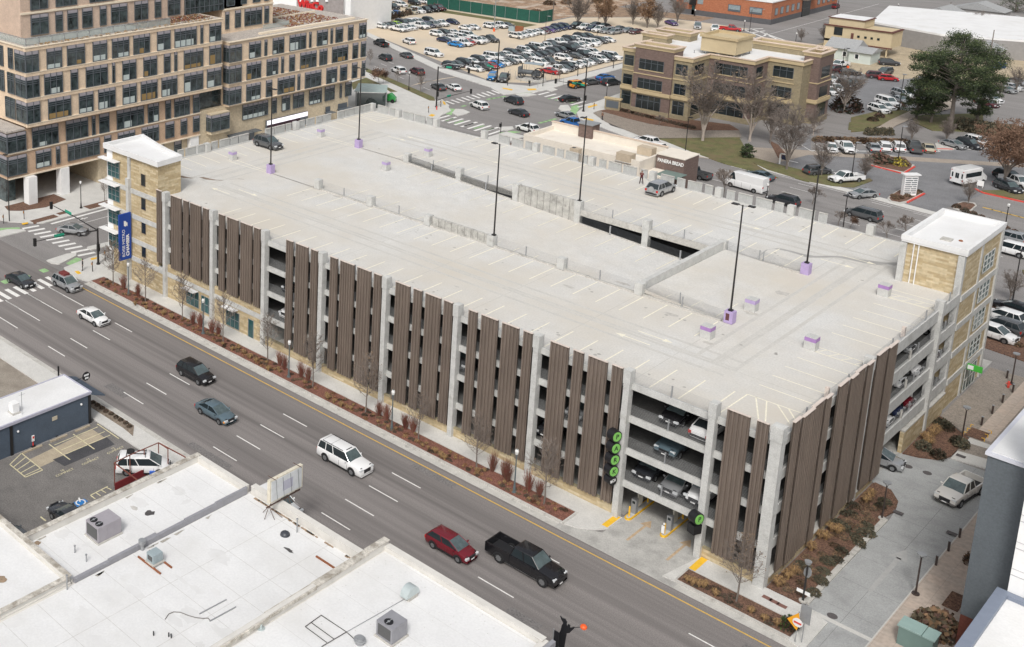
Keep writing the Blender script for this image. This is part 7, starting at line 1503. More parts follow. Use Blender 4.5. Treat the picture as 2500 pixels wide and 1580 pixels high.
for u,v,m in ((500,810,0),(560,850,0),(700,1030,0),(740,1060,0),(460,1195,0),(270,1090,0),(430,900,1),(330,1000,1),(340,1060,1),(300,990,1),(390,940,1)):
    p=U(2200+u/5.073,880+v/5.073,.15); plant('grass_clump' if m else 'shrub_leafy','grass_clump' if m else 'low_shrub',p.x,p.y,.12,1.3 if m else 1.5,'golden grass tuft in the triangular bed' if m else 'dark green shrub in the triangular bed','grass' if m else 'shrub','golden grass in the triangular bed' if m else 'green shrubs in the triangular bed')
p=U(2285,1545,0); plant('shrub_mix','large_shrub',p.x,p.y,.1,(3.2,3.0,3.2),'large olive brown bush at the foot of the grey building','shrub',None); p=U(2350,1370,0); plant('shrub_mix','large_shrub',p.x+.8,p.y,.1,(1.6,1.6,1.9),'bush half hidden behind the grey building edge','shrub',None)
for k in range(9): plant('shrub_brown','low_shrub',-59.5+.8*k,-23.6+random.uniform(-.2,.2),.12,(.6,.6,.55),'small brown tuft in the narrow roadside bed by the blue building','shrub','brown tufts in the narrow roadside bed')
for k in range(4):
    p=U(1980+(650+78*k)/4.63,300+135/4.63,0); plant('shrub_leafy','round_shrub',p.x,p.y,0,(1.8,1.8,2.6),'clipped round evergreen shrub behind the bank parking row','shrub','clipped round shrubs behind the bank row')
p=U(2150,398,0); plant('shrub_brown','large_shrub',p.x,p.y,.1,(4.2,3.6,3),'big brown shrub on the red kerbed island','shrub',None); p=U(2195,404,0); plant('shrub_yellow','yellow_shrub',p.x,p.y,.1,(2.8,2.6,2.4),'yellow topped shrub on the red kerbed island','shrub',None)
for k,(u,v) in enumerate(((940,830),(1010,850),(1090,830),(1170,790),(1220,780),(960,860))): p=U(1980+u/4.63,300+v/4.63,.15); plant('shrub_mix','low_shrub',p.x,p.y,.1,(1.2,1.2,.8),'low shrub at the foot of the white monument sign','shrub','shrubs round the monument sign')
for k in range(9): p=U(2335+k*20,492+k*9+16,0); plant('shrub_brown','hedge_shrub',p.x,p.y,.05,(1.3,1.3,1.2),'dark shrub in the line beside the yellow bars','shrub','dark shrubs beside the yellow bars')
p=U(2065,270,0); plant('shrub_brown','large_shrub',p.x,p.y,0,(7,6,6),'large dark bush at the corner of the far car park','shrub',None)
for k in range(9): p=U(2350+k*17,318+k*3,0); plant('shrub_leafy','dark_hedge',p.x,p.y,0,(3.2,3,4.6),'dark green hedge clump right of the evergreens','hedge','dark hedge right of the evergreens')
for k in range(9): p=U(2130+k*17,296-k*9,0); plant('shrub_brown','hedge_shrub',p.x,p.y,0,(2.4,2,1.7),'brown hedge shrub along the far car park row','hedge','brown hedge along the far car park')
for k in range(14): p=U(2000+k*16,345+k*.5,0); plant('shrub_mix','hedge_shrub',p.x,p.y,0,(2.6,2.2,1.8),'brownish hedge shrub behind the bank parking row','hedge','brown hedge behind the bank row')
for k in range(20): p=U(1520+k*9,272+k*2.2,.1); plant('shrub_brown','bed_shrub',p.x,p.y,.1,(1.3,1.3,1.1),'dark shrub in the bed along the brown office','shrub','dark shrubs along the brown office')
for k in range(22): t=k/21; p=U(880*(1-t)+1060*t,66*(1-t)+22*t,0); plant('shrub_brown','columnar_shrub',p.x,p.y,0,(1.3,1.3,3.4),'dark columnar shrub in the line between dirt lot and street','shrub','columnar shrubs along the dirt lot')
for k in range(26): plant('shrub_mix','scrub',random.uniform(-260,-158),random.uniform(216,280),0,(4,4,2.5),'brown scrub on the bare earth beyond the green fence','shrub','scrub beyond the green fence')
for k in range(22): plant('shrub_mix','low_shrub',random.uniform(-6,8),random.uniform(65,71) if k%2 else random.uniform(75,77),.05,(1.6,1.3,.9),'brown and ochre shrub in the beds right of the stair tower','shrub','shrubs right of the stair tower')
# ================= LAMPS, SIGNS, SIGNALS =================
purple=mat('purple_paint',(.41,.32,.53),.7,.1,2); purpled=mat('deep_purple',(.33,.19,.42),.7,.1,2); blackp=mat('pole_black',(.02,.018,.018),.4,0)
lens=mat('lamp_lens',(.7,.7,.68),.3,0)
def deck_lamp(px,pb,pt,y,zb,purple_base,lb,arms):
    x=Xat(px[0],y,zb); zt=UY(px[1],pt,y).z
    t=thing('deck_lamp',lb,'lamp post',(x,y,zb),0,'tall lamps on the roof deck'); h=zt-zb
    b=MB(); b.tube((0,0,0),(0,0,h),.10,.07,n=8); b.build('pole',blackp,t); b=MB(); b.box(-.2,-.2,0,.2,.2,.14); b.build('base_plate',blackp,t)
    for dx,dy in arms:
        b=MB(); b.tube((0,0,h-.08),(dx*.35,dy*.35,h-.05),.035,n=5); X=dx*.7; Y=dy*.7; b.box(X-.3,Y-.22,h-.1,X+.3,Y+.22,h+.0); l=b.build('lamp_head',blackp,t); b=MB(); b.box(X-.24,Y-.17,h-.12,X+.24,Y+.17,h-.101); b.build('lens',lens,l)
    if purple_base: b=MB(); b.box(-.42,-.42,-1.2,.42,.42,-.002); b.build('painted_base',purple,t)
    return t
def pbase(x,y,z,h,w,m,lb,name='lamp_base',band_=None):
    t=thing(name,lb,'bollard base',(x,y,z),0,'painted concrete blocks on the roof deck'); b=MB(); b.box(-w,-w,0,w,w,h); b.build('block',m,t)
    if band_: b=MB(); b.box(-w-.006,-w-.006,h-.42,w+.006,w+.006,h-.05); b.build('painted_band',band_,t)
t=deck_lamp((661,662),0,214,18.4,14.2,1,'lamp post on the purple base at the left of the roof deck',[(-1,.3),(1,-.3)])
t=deck_lamp((876,880),0,166,36.9,14.2,1,'lamp post on the purple base near the far left corner of the deck',[(-1,0),(1,.2)])
deck_lamp((1206,1222),0,352,18.35,14.3,0,'lamp post on the bare concrete pier of the near inner wall',[(-1,0)])
deck_lamp((1415,1433),0,284,36.6,14.25,0,'lamp post on the bare concrete pier of the far inner wall',[(0,-1)])
t=deck_lamp((1784,1819),0,502,18.6,14.25,1,'lamp post with two heads on the purple base nearest the camera',[(-1,0),(1,.5)]); b=MB(); b.box(-.25,-.43,-.9,.1,-.421,-.2); b.build('paint_smear',MC['paint_maroon'],t)
t=deck_lamp((1970,1999),0,412,37.0,14.2,1,'lamp post on the purple base left of the right tower',[(-1,0),(.9,.4)])
for px,py,bd,lb in ((783,334,purple,'grey block with pale purple band, farthest back near the left edge of the deck'),(942,415,purple,'grey block with pale purple band left of the ramp start'),(1045,382,purple,'grey block with pale purple band behind the ramp start'),(1834,757,purple,'grey block with purple band right of the nearest lamp'),(2158,721,purpled,'grey block with deep purple band in front of the right tower'),(1980,851,purpled,'grey block with one purple corner near the right edge of the deck'),(1726,824,purpled,'grey block with deep purple band left of the nearest lamp'),(568,390,purple,'grey block with faint purple band behind the left tower')):
    p=U(px,py,13); pbase(p.x,p.y,13,1.25,.5 if px>1700 else .42,conc,lb,'concrete_block',bd)
lampgrn=mat('lamp_green_grey',(.10,.125,.13),.5,.05,2)
def acorn(px,pb,pt,lb,y=None,col=lampgrn,grp='acorn street lamps',z=.14):
    p=U(px,pb,z); h=UY(px+ (0),pt,p.y).z-z; t=thing('street_lamp',lb,'street lamp',(p.x,p.y,z),0,grp)
    b=MB(); b.tube((0,0,0),(0,0,.12),.24,.22,n=12); b.tube((0,0,.12),(0,0,.8),.15,.09,n=10); b.tube((0,0,.8),(0,0,h-.7),.075,.055,n=8); b.tube((0,0,h-.72),(0,0,h-.6),.13,.13,n=10); b.build('pole',col,t)
    b=MB(); b.tube((0,0,h-.6),(0,0,h-.3),.13,.2,n=10); b.tube((0,0,h-.3),(0,0,h-.12),.2,.12,n=10); b.build('globe',lens,t); b=MB(); b.tube((0,0,h-.12),(0,0,h),.07,.01,n=6); b.build('finial',col,t)
for px,pb,pt,lb in ((314,719,640,'acorn lamp in front of the blue banner'),(496,814,727,'acorn lamp in front of the teal shop window'),(705,920,828,'acorn lamp just right of the open left bay'),(956,1049,948,'acorn lamp in front of the middle screens'),(1255,1201,1091,'acorn lamp nearest the PARK sign')): acorn(px,pb,pt,'green grey '+lb)
acorn(198,508,441,'black acorn lamp beside the office pavement at the left',col=blackp); acorn(998,219,173,'black acorn lamp in the grass strip beside the office',col=blackp); acorn(1480,243,203,'black acorn lamp beside the brown office sign',col=blackp); acorn(1871,484,445,'black acorn lamp behind the garage beside the white van',col=blackp); acorn(2454,553,493,'black acorn lamp behind the right tower roof',col=blackp); acorn(1696,39,22,'black acorn lamp by the red brick building',col=blackp); acorn(1816,75,48,'black acorn lamp by the far crosswalk',col=blackp); acorn(1942,107,78,'black acorn lamp at the far crosswalk beside the bare tree',col=blackp); acorn(2193,17,8,'black acorn lamp beyond the long white roof',col=blackp)
def plain_lamp(px,pb,ptx,pt,lb,arm,z=0,name='street_light',col=blackp,flat=False,r=.09):
    p=U(px,pb,z); h=UY(ptx,pt,p.y).z-z; t=thing(name,lb,'street light',(p.x,p.y,z)); b=MB(); b.tube((0,0,0),(0,0,h),r,r*.65,n=8); b.build('pole',col,t)
    b=MB(); a,c=arm; 
    if not flat:
        P=[Vector((0,0,h)),Vector((a*.3,c*.3,h+.35)),Vector((a*.7,c*.7,h+.4)),Vector((a,c,h+.25))]
        for q,w in zip(P,P[1:]): b.tube(q,w,.045,n=5)
        b.build('arm',col,t); b=MB(); b.box(a-.3,c-.14,h+.14,a+.3,c+.14,h+.24); b.build('lamp_head',gvm,t)
    else: b.tube((0,0,h-.03),(a,c,h),.04,n=4); b.box(a-.35,c-.25,h-.06,a+.35,c+.25,h+.06); b.build('lamp_head',gvm if flat==2 else col,t)
    return t
plain_lamp(2056,572,2077,478,'black light pole rising behind the garage beside the minivan',(0,-.5),flat=True)
plain_lamp(2077,447,2094,350,'slim light pole in the grass strip by the white pickup',(.2,.6),flat=2); plain_lamp(2193,388,2205,310,'slim light pole among the bank parking row',(.2,.6),flat=2); plain_lamp(2195,268,2203,182,'tall dark light pole beside the hedge row',(0,.4),flat=2); plain_lamp(2053,188,2062,117,'dark light pole in front of the white house',(.8,0),flat=True); plain_lamp(2472,735,2498,615,'tall dark pole right of the right tower',(0,.4),flat=True); plain_lamp(1672,380,1678,288,'slim black light pole behind the cafe',(0,.8),flat=True)
plain_lamp(2043,38,2050,-20,'far light pole beside the red brick building',(1,0)); plain_lamp(1830,78,1836,22,'far street light by the crosswalk with a long arm',(3,.6)); plain_lamp(1695,38,1700,-10,'far street light in front of the red brick building',(0,1))
plain_lamp(1497,168,1499,132,'short black light pole by the dirt lot kerb',(0,.1),flat=True); plain_lamp(1410,187,1412,150,'short black light pole in front of the white pickup',(0,.1),flat=True)
plain_lamp(1330,100,1330,38,'slim pole with two small lamps in the dirt lot',(.9,0),flat=2,r=.06); plain_lamp(1457,95,1460,30,'slim pole among the far rows of the dirt lot',(0,.3),flat=True,r=.06)
t=plain_lamp(1206,77,1212,2,'tall pole with two white boxes and orange base in the dirt lot',(.6,0),flat=2,col=gvm,r=.16); b=MB(); b.tube((0,0,0),(0,0,1.0),.3,.22,n=10); b.build('orange_base',MC['orange_red'],t)
plain_lamp(1220,125,1221,-40,'dark wooden utility pole at the left of the tall lamp',(0,.2),flat=True) if 0 else None
for (px,pb,ptx,pt,lb) in ((1349,52,1353,-30,'wooden utility pole at the end of the green fence'),(2415,150,2418,72,'grey utility pole right of the evergreen'),(2318,32,2321,5,'far utility pole by the blue gabled house')):
    p=U(px,pb,0); h=UY(ptx,pt,p.y).z; b=MB(); b.tube((0,0,0),(0,0,h),.16,.11,n=7); o=b.build('pole',barkg); o.name='utility_pole'; o.location=p; props(o,lb,'utility pole')
bronze=mat('bronze_pole',(.055,.04,.035),.45,.1,2)
for px,pb,pt,lb in ((2235,1450,1352,'bronze post top lamp on the pavement of the side street'),(2153,1266,1178,'bronze post top lamp in the side street bed'),(2348,1072,995,'bronze post top lamp in the triangular bed'),(2469,937,864,'bronze post top lamp beside the fire hydrant')):
    p=U(px,pb,.14); h=UY(px+12,pt,p.y).z-.14; t=thing('post_lamp',lb,'street lamp',(p.x,p.y,.14),0,'bronze post top lamps'); b=MB(); b.tube((0,0,0),(0,0,h-.3),.08,.06,n=8); b.tube((0,0,h-.35),(-.25,0,h-.02),.025,n=4); b.tube((0,0,h-.35),(.25,0,h-.02),.025,n=4); b.build('pole',bronze,t)
    b=MB(); b.tube((0,0,h-.02),(0,0,h+.08),.34,.34,n=14); b.build('lamp_disc',MC['roof_membrane'] if 0 else gvm,t); b=MB(); b.tube((0,0,0),(0,0,.1),.3,.28,n=14); b.build('footing',curbm if px<2200 or px==2348 else bronze,t)
BOL='slim bollards along the side street'
for px,pb,lb in ((2285,1380,'nearest of the three bollards on the grey building side'),(2315,1345,'middle of the three bollards on the grey building side'),(2342,1312,'farthest of the three bollards on the grey building side'),(2396,1038,'bollard beside the grated square on the paver walk'),(2422,1010,'second bollard from the grated square on the paver walk'),(2447,983,'third bollard from the grated square on the paver walk'),(2472,958,'bollard beside the red hydrant'),(2395,888,'bollard beside the tower entrance'),(2458,923,'bollard behind the hydrant lamp')):
    p=U(px,pb,.13); t=thing('bollard',lb,'bollard',(p.x,p.y,.13),0,BOL); b=MB(); b.box(-.08,-.08,0,.08,.08,.92); b.build('post',bronze,t); b=MB(); b.box(-.1,-.1,.921,.1,.1,.98); b.build('cap',gvm,t)
p=U(2461,946,.13); t=thing('fire_hydrant','red fire hydrant on the paver walk','hydrant',(p.x,p.y,.13)); b=MB(); b.tube((0,0,0),(0,0,.6),.13,n=10); b.ball((0,0,.62),.14,10,6); b.tube((-.24,0,.42),(.24,0,.42),.07,n=8); b.build('body',redp,t)
p=U(1066,268,.12); t=thing('fire_hydrant','small red fire hydrant by the signal pole at the crossing','hydrant',(p.x,p.y,.12)); b=MB(); b.tube((0,0,0),(0,0,.6),.13,n=10); b.ball((0,0,.62),.14,10,6); b.build('body',redp,t)
# traffic signals
sgb=mat('signal_black',(.012,.012,.012),.5,0); sgn=mat('street_sign_green',(.02,.32,.20),.5,0); grnl=mat('signal_green',(.0,.7,.25),.4,0,emit=1.5); redl=mat('signal_red',(.7,.01,.01),.4,0,emit=1.2)
def head(b,x,y,z,h=1.05): b.box(x-.17,y-.17,z-h/2,x+.17,y+.17,z+h/2)
def signal(name,px,pb,ptx,pt,tips,lb,extra_heads=(),signs=(),z=.12,lum=None):
    p=U(px,pb,z); H=UY(ptx,pt,p.y).z-z; t=thing(name,lb,'traffic signal',(p.x,p.y,z)); b=MB(); b.tube((0,0,0),(0,0,.2),.3,.25,n=10); b.tube((0,0,.2),(0,0,H),.17,.12,n=10); b.build('pole',blackp,t)
    for tx,ty,ax_,off in tips:    # pixel of tip, on plane x=const or y=const
        q=UX(tx,ty,p.x+off) if ax_=='x' else UY(tx,ty,p.y+off)
        q=q-Vector((p.x,p.y,z)); zz=q.z+.1; b=MB(); s=Vector((0,0,min(H-.3,zz-.3))); m=(s+q)/2+Vector((0,0,.15)); b.tube(s,m,.09,.07,n=6); b.tube(m,q,.07,.045,n=6); b.build('mast_arm',blackp,t)
        h=MB(); head(h,q.x,q.y,q.z-.1); hh=h.build('signal_head',sgb,t)
        l=MB(); 
        for i in (0,1,2): l.tube((q.x+.16,q.y-.02,q.z-.42+.32*i),(q.x+.2,q.y-.02,q.z-.42+.32*i),.11,n=8)
        l.build('lenses',trim,hh)
        for f,w_ in signs:
            g_=s.lerp(q,f); b=MB(); d=(q-s).normalized(); b.loft([[g_+Vector((0,0,.02))-d*w_,g_-d*w_+Vector((.04,-.04,.02)),g_-d*w_+Vector((.04,-.04,.5)),g_-d*w_+Vector((0,0,.5))],[g_+d*w_+Vector((0,0,.02)),g_+d*w_+Vector((.04,-.04,.02)),g_+d*w_+Vector((.04,-.04,.5)),g_+d*w_+Vector((0,0,.5))]]); b.build('street_sign',sgn,t)
    for dz in extra_heads: h=MB(); head(h,.35,-.2,dz); h.build('signal_head',sgb,t)
    if lum: 
        a,c=lum; b=MB(); P=[Vector((0,0,H)),Vector((a*.4,c*.4,H+.7)),Vector((a,c,H+.5))]
        for q,w in zip(P,P[1:]): b.tube(q,w,.05,n=5)
        b.box(a-.3,c-.12,H+.4,a+.3,c+.12,H+.5); b.build('luminaire',gvm,t)
    return t
signal('signal_mast',240,645,237,557,[(85,590,'x',-.2) ,(125,500,'y',.0)],'black signal mast at the near left corner with two long arms',(2.6,),[(.62,.8)])
signal('signal_mast',1065,262,1068,162,[(1145,172,'y',0),(1150,222,'x',0)],'black signal mast at the corner beside the grass strip',(3,4.5),[(.35,.7)],lum=(4,3))
signal('signal_mast',1213,200,1218,100,[(1155,155,'y',0)],'black signal mast at the dirt lot corner',(),[(.3,.9)])
signal('signal_mast',1424,272,1430,148,[(1388,202,'y',0),(1357,197,'y',0)],'black signal mast in front of the brown office with a street name sign',(3,),[(.3,1.0)],lum=(-5,3))
for px,pb,pt,lb in ((1222,325,300,'black signal post on the near traffic island'),(1290,330,300,'black signal post behind the parapet at the crossing'),(1325,212,175,'black pole at the dirt lot corner of the crossing'),(1239,210,175,'black pole with signal at the edge of the dirt lot'),(1293,212,198,'short black pole by the tractor statue')):
    p=U(px,pb,0); h=UY(px+2,pt,p.y).z; t=thing('signal_post',lb,'traffic signal',(p.x,p.y,.1)); b=MB(); b.tube((0,0,0),(0,0,h),.08,n=8); b.build('pole',blackp,t)
    b=MB(); head(b,0,-.18,h*.72,.7); b.build('signal_head',sgb,t)
for px,py,lb in ((9,546,'black pedestrian post at the left edge'),(59,535,'black pedestrian post before the mulch corner'),(226,663,'black pedestrian post beside the person at the near left corner'),(257,635,'black pedestrian post behind the signal mast'),(1046,275,'pedestrian post with yellow sign at the far crossing'),(1076,261,'black pedestrian post by the far signal mast'),(1450,267,'black pedestrian post near the person by the brown office')):
    p=U(px,py,.12); t=thing('pedestrian_post',lb,'post',(p.x,p.y,.12),0,'pedestrian button posts'); b=MB(); b.tube((0,0,0),(0,0,1.45),.06,n=8); b.build('post',blackp,t); b=MB(); b.box(-.09,-.13,.95,.09,-.05,1.3); b.build('button_box',mat('button_orange',(.35,.16,.04),.5,0),t)
p=U(22,680,0)
t=plain_lamp(23,540,18,380,'tall thin black lamp pole at the left edge beside the office',(-.5,0),z=.12,flat=True)
# street name blade pole + round sign post at lower right
p=U(1960,1468,.15); H=UY(1972,1375,p.y).z; t=thing('lamp_and_sign_pole','dark lamp pole with round sign back and white street blade at the side street corner','sign pole',(p.x,p.y,.14)); b=MB(); b.tube((0,0,0),(0,0,H-.2),.09,.07,n=8); b.build('pole',blackp,t)
b=MB(); b.tube((.0,.12,H-1.0),(.03,.16,H-1.02),.42,n=8); b.build('octagon_sign',gvm,t); b=MB(); b.tube((0,0,H-.2),(0,0,H+.05),.2,.28,n=10); b.build('lamp_head',gvm,t); b=MB(); b.box(-.55,-.03,H-2.9,.45,.03,H-2.62); b.build('street_blade',whitec,t); b=MB(); b.tube((0,0,0),(0,0,.12),.3,n=12); b.build('footing',curbm,t)
p=U(1957,1568,.13); H=UY(1967,1478,p.y).z; t=thing('sign_post','grey metal sign post with large sign backs at the corner of the short bed','sign post',(p.x,p.y,.13)); b=MB(); b.tube((0,0,0),(0,0,H),.04,n=6); b.build('post',gvm,t); b=MB(); b.box(-.35,-.05,H-1.6,.4,-.02,H-.1); b.build('sign_back',gvm,t)
p=U(1941,1567,.13); H=UY(1947,1495,p.y).z; t=thing('warning_sign','orange diamond and red no-entry sign on a post at the corner of the short bed','sign',(p.x,p.y,.13)); b=MB(); b.tube((0,0,0),(0,0,H),.035,n=6); b.build('post',gvm,t); b=MB(); b.face([(-.75,-.06,H-1.0),(0,-.06,H-1.6),(.2,-.06,H-.9),(0,-.06,H-.1)]); b.face([(-.75,-.04,H-1.0),(0,-.04,H-.1),(.2,-.04,H-.9),(0,-.04,H-1.6)]); b.build('orange_sign',mat('orange_sign',(.80,.36,.02),.5,0),t)
b=MB(); b.tube((.02,-.075,H-.9),(.02,-.10,H-.9),.36,n=14); b.build('white_plate',whitec,t); b=MB(); b.box(-.25,-.115,H-1.0,.3,-.101,H-.85); b.build('red_stripe',redp,t)
p=U(2250,1575,0); t=thing('utility_cabinet','green grey metal utility cabinet at the bottom edge','cabinet',(p.x,p.y-.6,.12)); b=MB(); b.box(-1.3,-.8,0,1.0,.6,1.5); b.build('body',mat('cabinet_green',(.16,.24,.22),.6,.06,2),t); b=MB(); b.box(-1.4,-.85,1.501,.2,.65,1.62); b.box(.25,-.85,1.501,1.1,.65,1.6); b.build('lid',mat('cabinet_lid',(.30,.42,.39),.6,.05,2),t)
# ---- garage signs ----
bluem=mat('banner_blue',(.006,.05,.30),.5,.05,1)
t=thing('blue_banner_sign','tall blue projecting banner sign on the left stair tower','sign',(-82.95,-.2,3.35))
b=MB(); b.box(-.12,-2.05,0,.12,-.1,6.4); b.build('panel',bluem,t)
M0=Matrix.Translation((.13,-1.35,2.35))@Matrix.Rotation(R(90),4,'Z')@Matrix.Rotation(R(90),4,'X')@Matrix.Rotation(R(90),4,'Z')
textmesh('lettering','BOISE METRO',.62,whitec,M0,t,.006); textmesh('lettering','CHAMBER',.66,whitec,Matrix.Translation((.13,-.68,1.95))@Matrix.Rotation(R(90),4,'Z')@Matrix.Rotation(R(90),4,'X')@Matrix.Rotation(R(90),4,'Z'),t,.006,bold=.022)
b=MB(); 
for (y0,z0,y1,z1) in ((-1.3,4.6,-.95,5.45),(-.93,4.6,-.72,5.2)):
    b.loft([[(.131,y0,z0+.15),(.131,y1,z0),(.131,y1,z1-.1),(.131,y0,z1)],[(.137,y0,z0+.15),(.137,y1,z0),(.137,y1,z1-.1),(.137,y0,z1)]])
b.build('emblem',whitec,t); b=MB(); b.tube((0,-.12,6.0),(0,.2,6.0),.04,n=5); b.tube((0,-.12,.4),(0,.2,.4),.04,n=5); b.build('bracket',steel,t)
grnr=mat('sign_lime',(.20,.50,.11),.5,0)
def pdisc(t,ch,z,dx=0,sz=.44):
    b=MB(); b.tube((-.42+dx,0,z),(.30+dx,-.0,z),sz+.1,n=20); d=b.build('drum',black,t); b=MB(); b.tube((.301+dx,0,z),(.33+dx,0,z),sz,n=20); b.build('green_disc',grnr,d)
    b=MB(); b.tube((.331+dx,0,z),(.335+dx,0,z),sz*.82,n=20); b.build('inner_disc',black if 0 else grnr,d)
    textmesh('letter',ch,.6,black,Matrix.Translation((.345+dx,0,z))@Matrix.Rotation(R(90),4,'Z')@Matrix.Rotation(R(90),4,'X'),d,.006,bold=.008)
t=thing('park_sign','vertical PARK sign of black drums with green discs left of the entrance','sign',(-13.05,-1.1,0))
t.rotation_euler=(0,0,R(-20))
for i,ch in enumerate('PARK'): pdisc(t,ch,8.25-1.12*i)
b=MB(); b.tube((-.4,0,3.95),(.3,0,3.95),.45,n=16); d=b.build('drum',black,t); textmesh('letter','BOI',.36,whitec,Matrix.Translation((.305,0,3.95))@Matrix.Rotation(R(90),4,'Z')@Matrix.Rotation(R(90),4,'X')@Matrix.Rotation(R(15),4,'Z'),d,.006,bold=.01)
t=thing('parking_symbol_sign','single black drum sign with a green P right of the entrance','sign',(-5.3,-1.1,0),R(-20)); pdisc(t,'P',4.1); b=MB(); b.box(-.45,-.45,2.7,.3,.4,3.5); b.build('lower_box',black,t)
t=thing('green_entrance_sign','green and white projecting sign over the right tower entrance','sign',(.2,49,2.9)); b=MB(); b.box(0,-.1,0,1.4,.1,.65); b.build('panel',mat('sign_green',(.06,.42,.05),.5,0),t); b=MB(); b.box(.05,-.12,.1,.6,-.101,.55); b.build('white_field',whitec,t)
# monument sign
p=U(2217,476,.15); t=thing('monument_sign','white monument sign with dark tenant slats on a planted island','sign',(p.x,p.y,.15),R(38)); b=MB(); b.box(-1.7,-.55,0,1.7,.55,5.4); b.build('body',whitec,t); b=MB(); b.box(-2.1,-.95,5.401,2.1,.95,5.7); b.build('cap',whitem,t)
b=MB()
for k in range(8): b.box(-1.5,-.58,.6+.55*k,(-.1 if k%3 else .4),-.551,.85+.55*k); b.box((.1 if k%3 else .6),-.58,.6+.55*k,1.5,-.551,.85+.55*k)
b.build('name_slats',frm,t); t.rotation_euler=(0,0,R(50)); t.scale=(.64,.64,.64)
p=U(1903,400,.1); t=thing('realty_sign','small white post and arm sign in the grass strip by the bank car park','sign',(p.x,p.y,.1)); b=MB(); b.box(-.1,-.1,0,.1,.1,2.0); b.box(-.1,-.1,1.85,1.5,.1,2.0); b.box(1.35,-.1,0,1.5,.1,1.85); b.build('frame',whitec,t); b=MB(); b.box(.25,-.03,.9,1.3,.03,1.75); b.build('board',MC['paint_navy'],t)
p=U(1495,268,.15); t=thing('office_monument_sign','stone sign wall in front of the brown office corner','sign',(p.x,p.y,.15),R(10)); b=MB(); b.box(-1.6,-.35,0,1.6,.35,2.3); b.build('base',tanb,t); b=MB(); b.box(-1.3,-.38,.5,1.3,-.351,2.0); b.build('panel',frm,t); b=MB(); b.box(-1.8,-.5,2.301,1.8,.5,2.6); b.build('cap',cream,t)
for k in range(2):
    p=U(2392,(446,458)[k],.1); b=MB(); b.box(-.5,-.04,.3,.5,.04,1.2); b.box(-.4,-.03,0,-.35,.03,.3); b.box(.35,-.03,0,.4,.03,.3); o=b.build('yard_sign',whitec); o.location=p; props(o,('farther','nearer')[k]+' of two white yard signs left of the russet tree','sign','white yard signs')
# tractor on plinth
p=U(1296,196,0); t=thing('steam_tractor','old grey steam tractor with canopy on a stone plinth behind a wire fence','tractor',(p.x,p.y,0),R(20))
b=MB(); b.prism([(3.8*math.cos(a*.52)*random.uniform(.9,1.05),2.2*math.sin(a*.52)*random.uniform(.9,1.05)) for a in range(12)],0,.5); b.build('plinth',curbm,t)
tg=mat('tractor_grey',(.10,.11,.12),.6,.2,2); b=MB(); b.tube((-2.6,0,1.9),(1.0,0,1.9),.55,n=12); b.box(.4,-.7,1.2,2.0,.7,2.3); b.tube((-2.2,0,2.3),(-2.2,0,3.7),.13,n=8); b.box(-3.0,-.75,1.3,-2.2,.75,3.0); b.build('body',tg,t)
b=MB(); b.box(-1.6,-1.1,4.0,2.6,1.1,4.12); b.build('canopy',mat('canopy_blue_grey',(.28,.33,.36),.5,.1,2),t)
for x,y,r in ((1.5,1.15,1.15),(1.5,-1.15,1.15),(-2.2,.95,.65),(-2.2,-.95,.65)):
    b=MB(); n=16
    for k in range(n): a0,a1=6.283*k/n,6.283*(k+1)/n; b.tube((x+r*math.cos(a0),y,.5+r+r*math.sin(a0)),(x+r*math.cos(a1),y,.5+r+r*math.sin(a1)),.12,n=4)
    for k in range(8): a0=6.283*k/8; b.tube((x,y,.5+r),(x+r*math.cos(a0),y,.5+r+r*math.sin(a0)),.035,n=3)
    b.build('wheel',trim,t)
b=MB()
for x in (-1.4,2.4):
    for y in (-.95,.95): b.tube((x,y,2.2),(x,y,4.0),.035,n=4)
b.build('canopy_post',trim,t)
FE=thing('wire_fence','thin wire fence on posts around the tractor statue','fence',(p.x,p.y,0),R(-23)); 
for k in range(7): b=MB(); x=-6+2.3*k; b.tube((x,-3.4,0),(x,-3.4,2.2),.035,n=5); b.tube((x,3.4,0),(x,3.4,2.2),.035,n=5); b.build('post',gvm,FE)
b=MB()
for z in (.7,1.4,2.15): b.tube((-6,-3.4,z),(8,-3.4,z),.012,n=3); b.tube((-6,3.4,z),(8,3.4,z),.012,n=3)
b.build('wire',gvm,FE)
p=U(1258,84,0); t=thing('notice_board','brown and grey notice boards at the left end of the far dirt lot row','notice board',(p.x,p.y,0),R(20)); b=MB(); b.box(-2,-.08,.8,-.3,.08,2.2); b.build('grey_board',MC['unit_blue'],t); b=MB(); b.box(-.1,-.08,.9,2.2,.08,2.5); b.build('brown_board',MC['rust'],t); b=MB(); [b.tube((x,0,0),(x,0,2.4),.06,n=5) for x in (-2,-.2,2.2)]; b.build('post',trim,t)
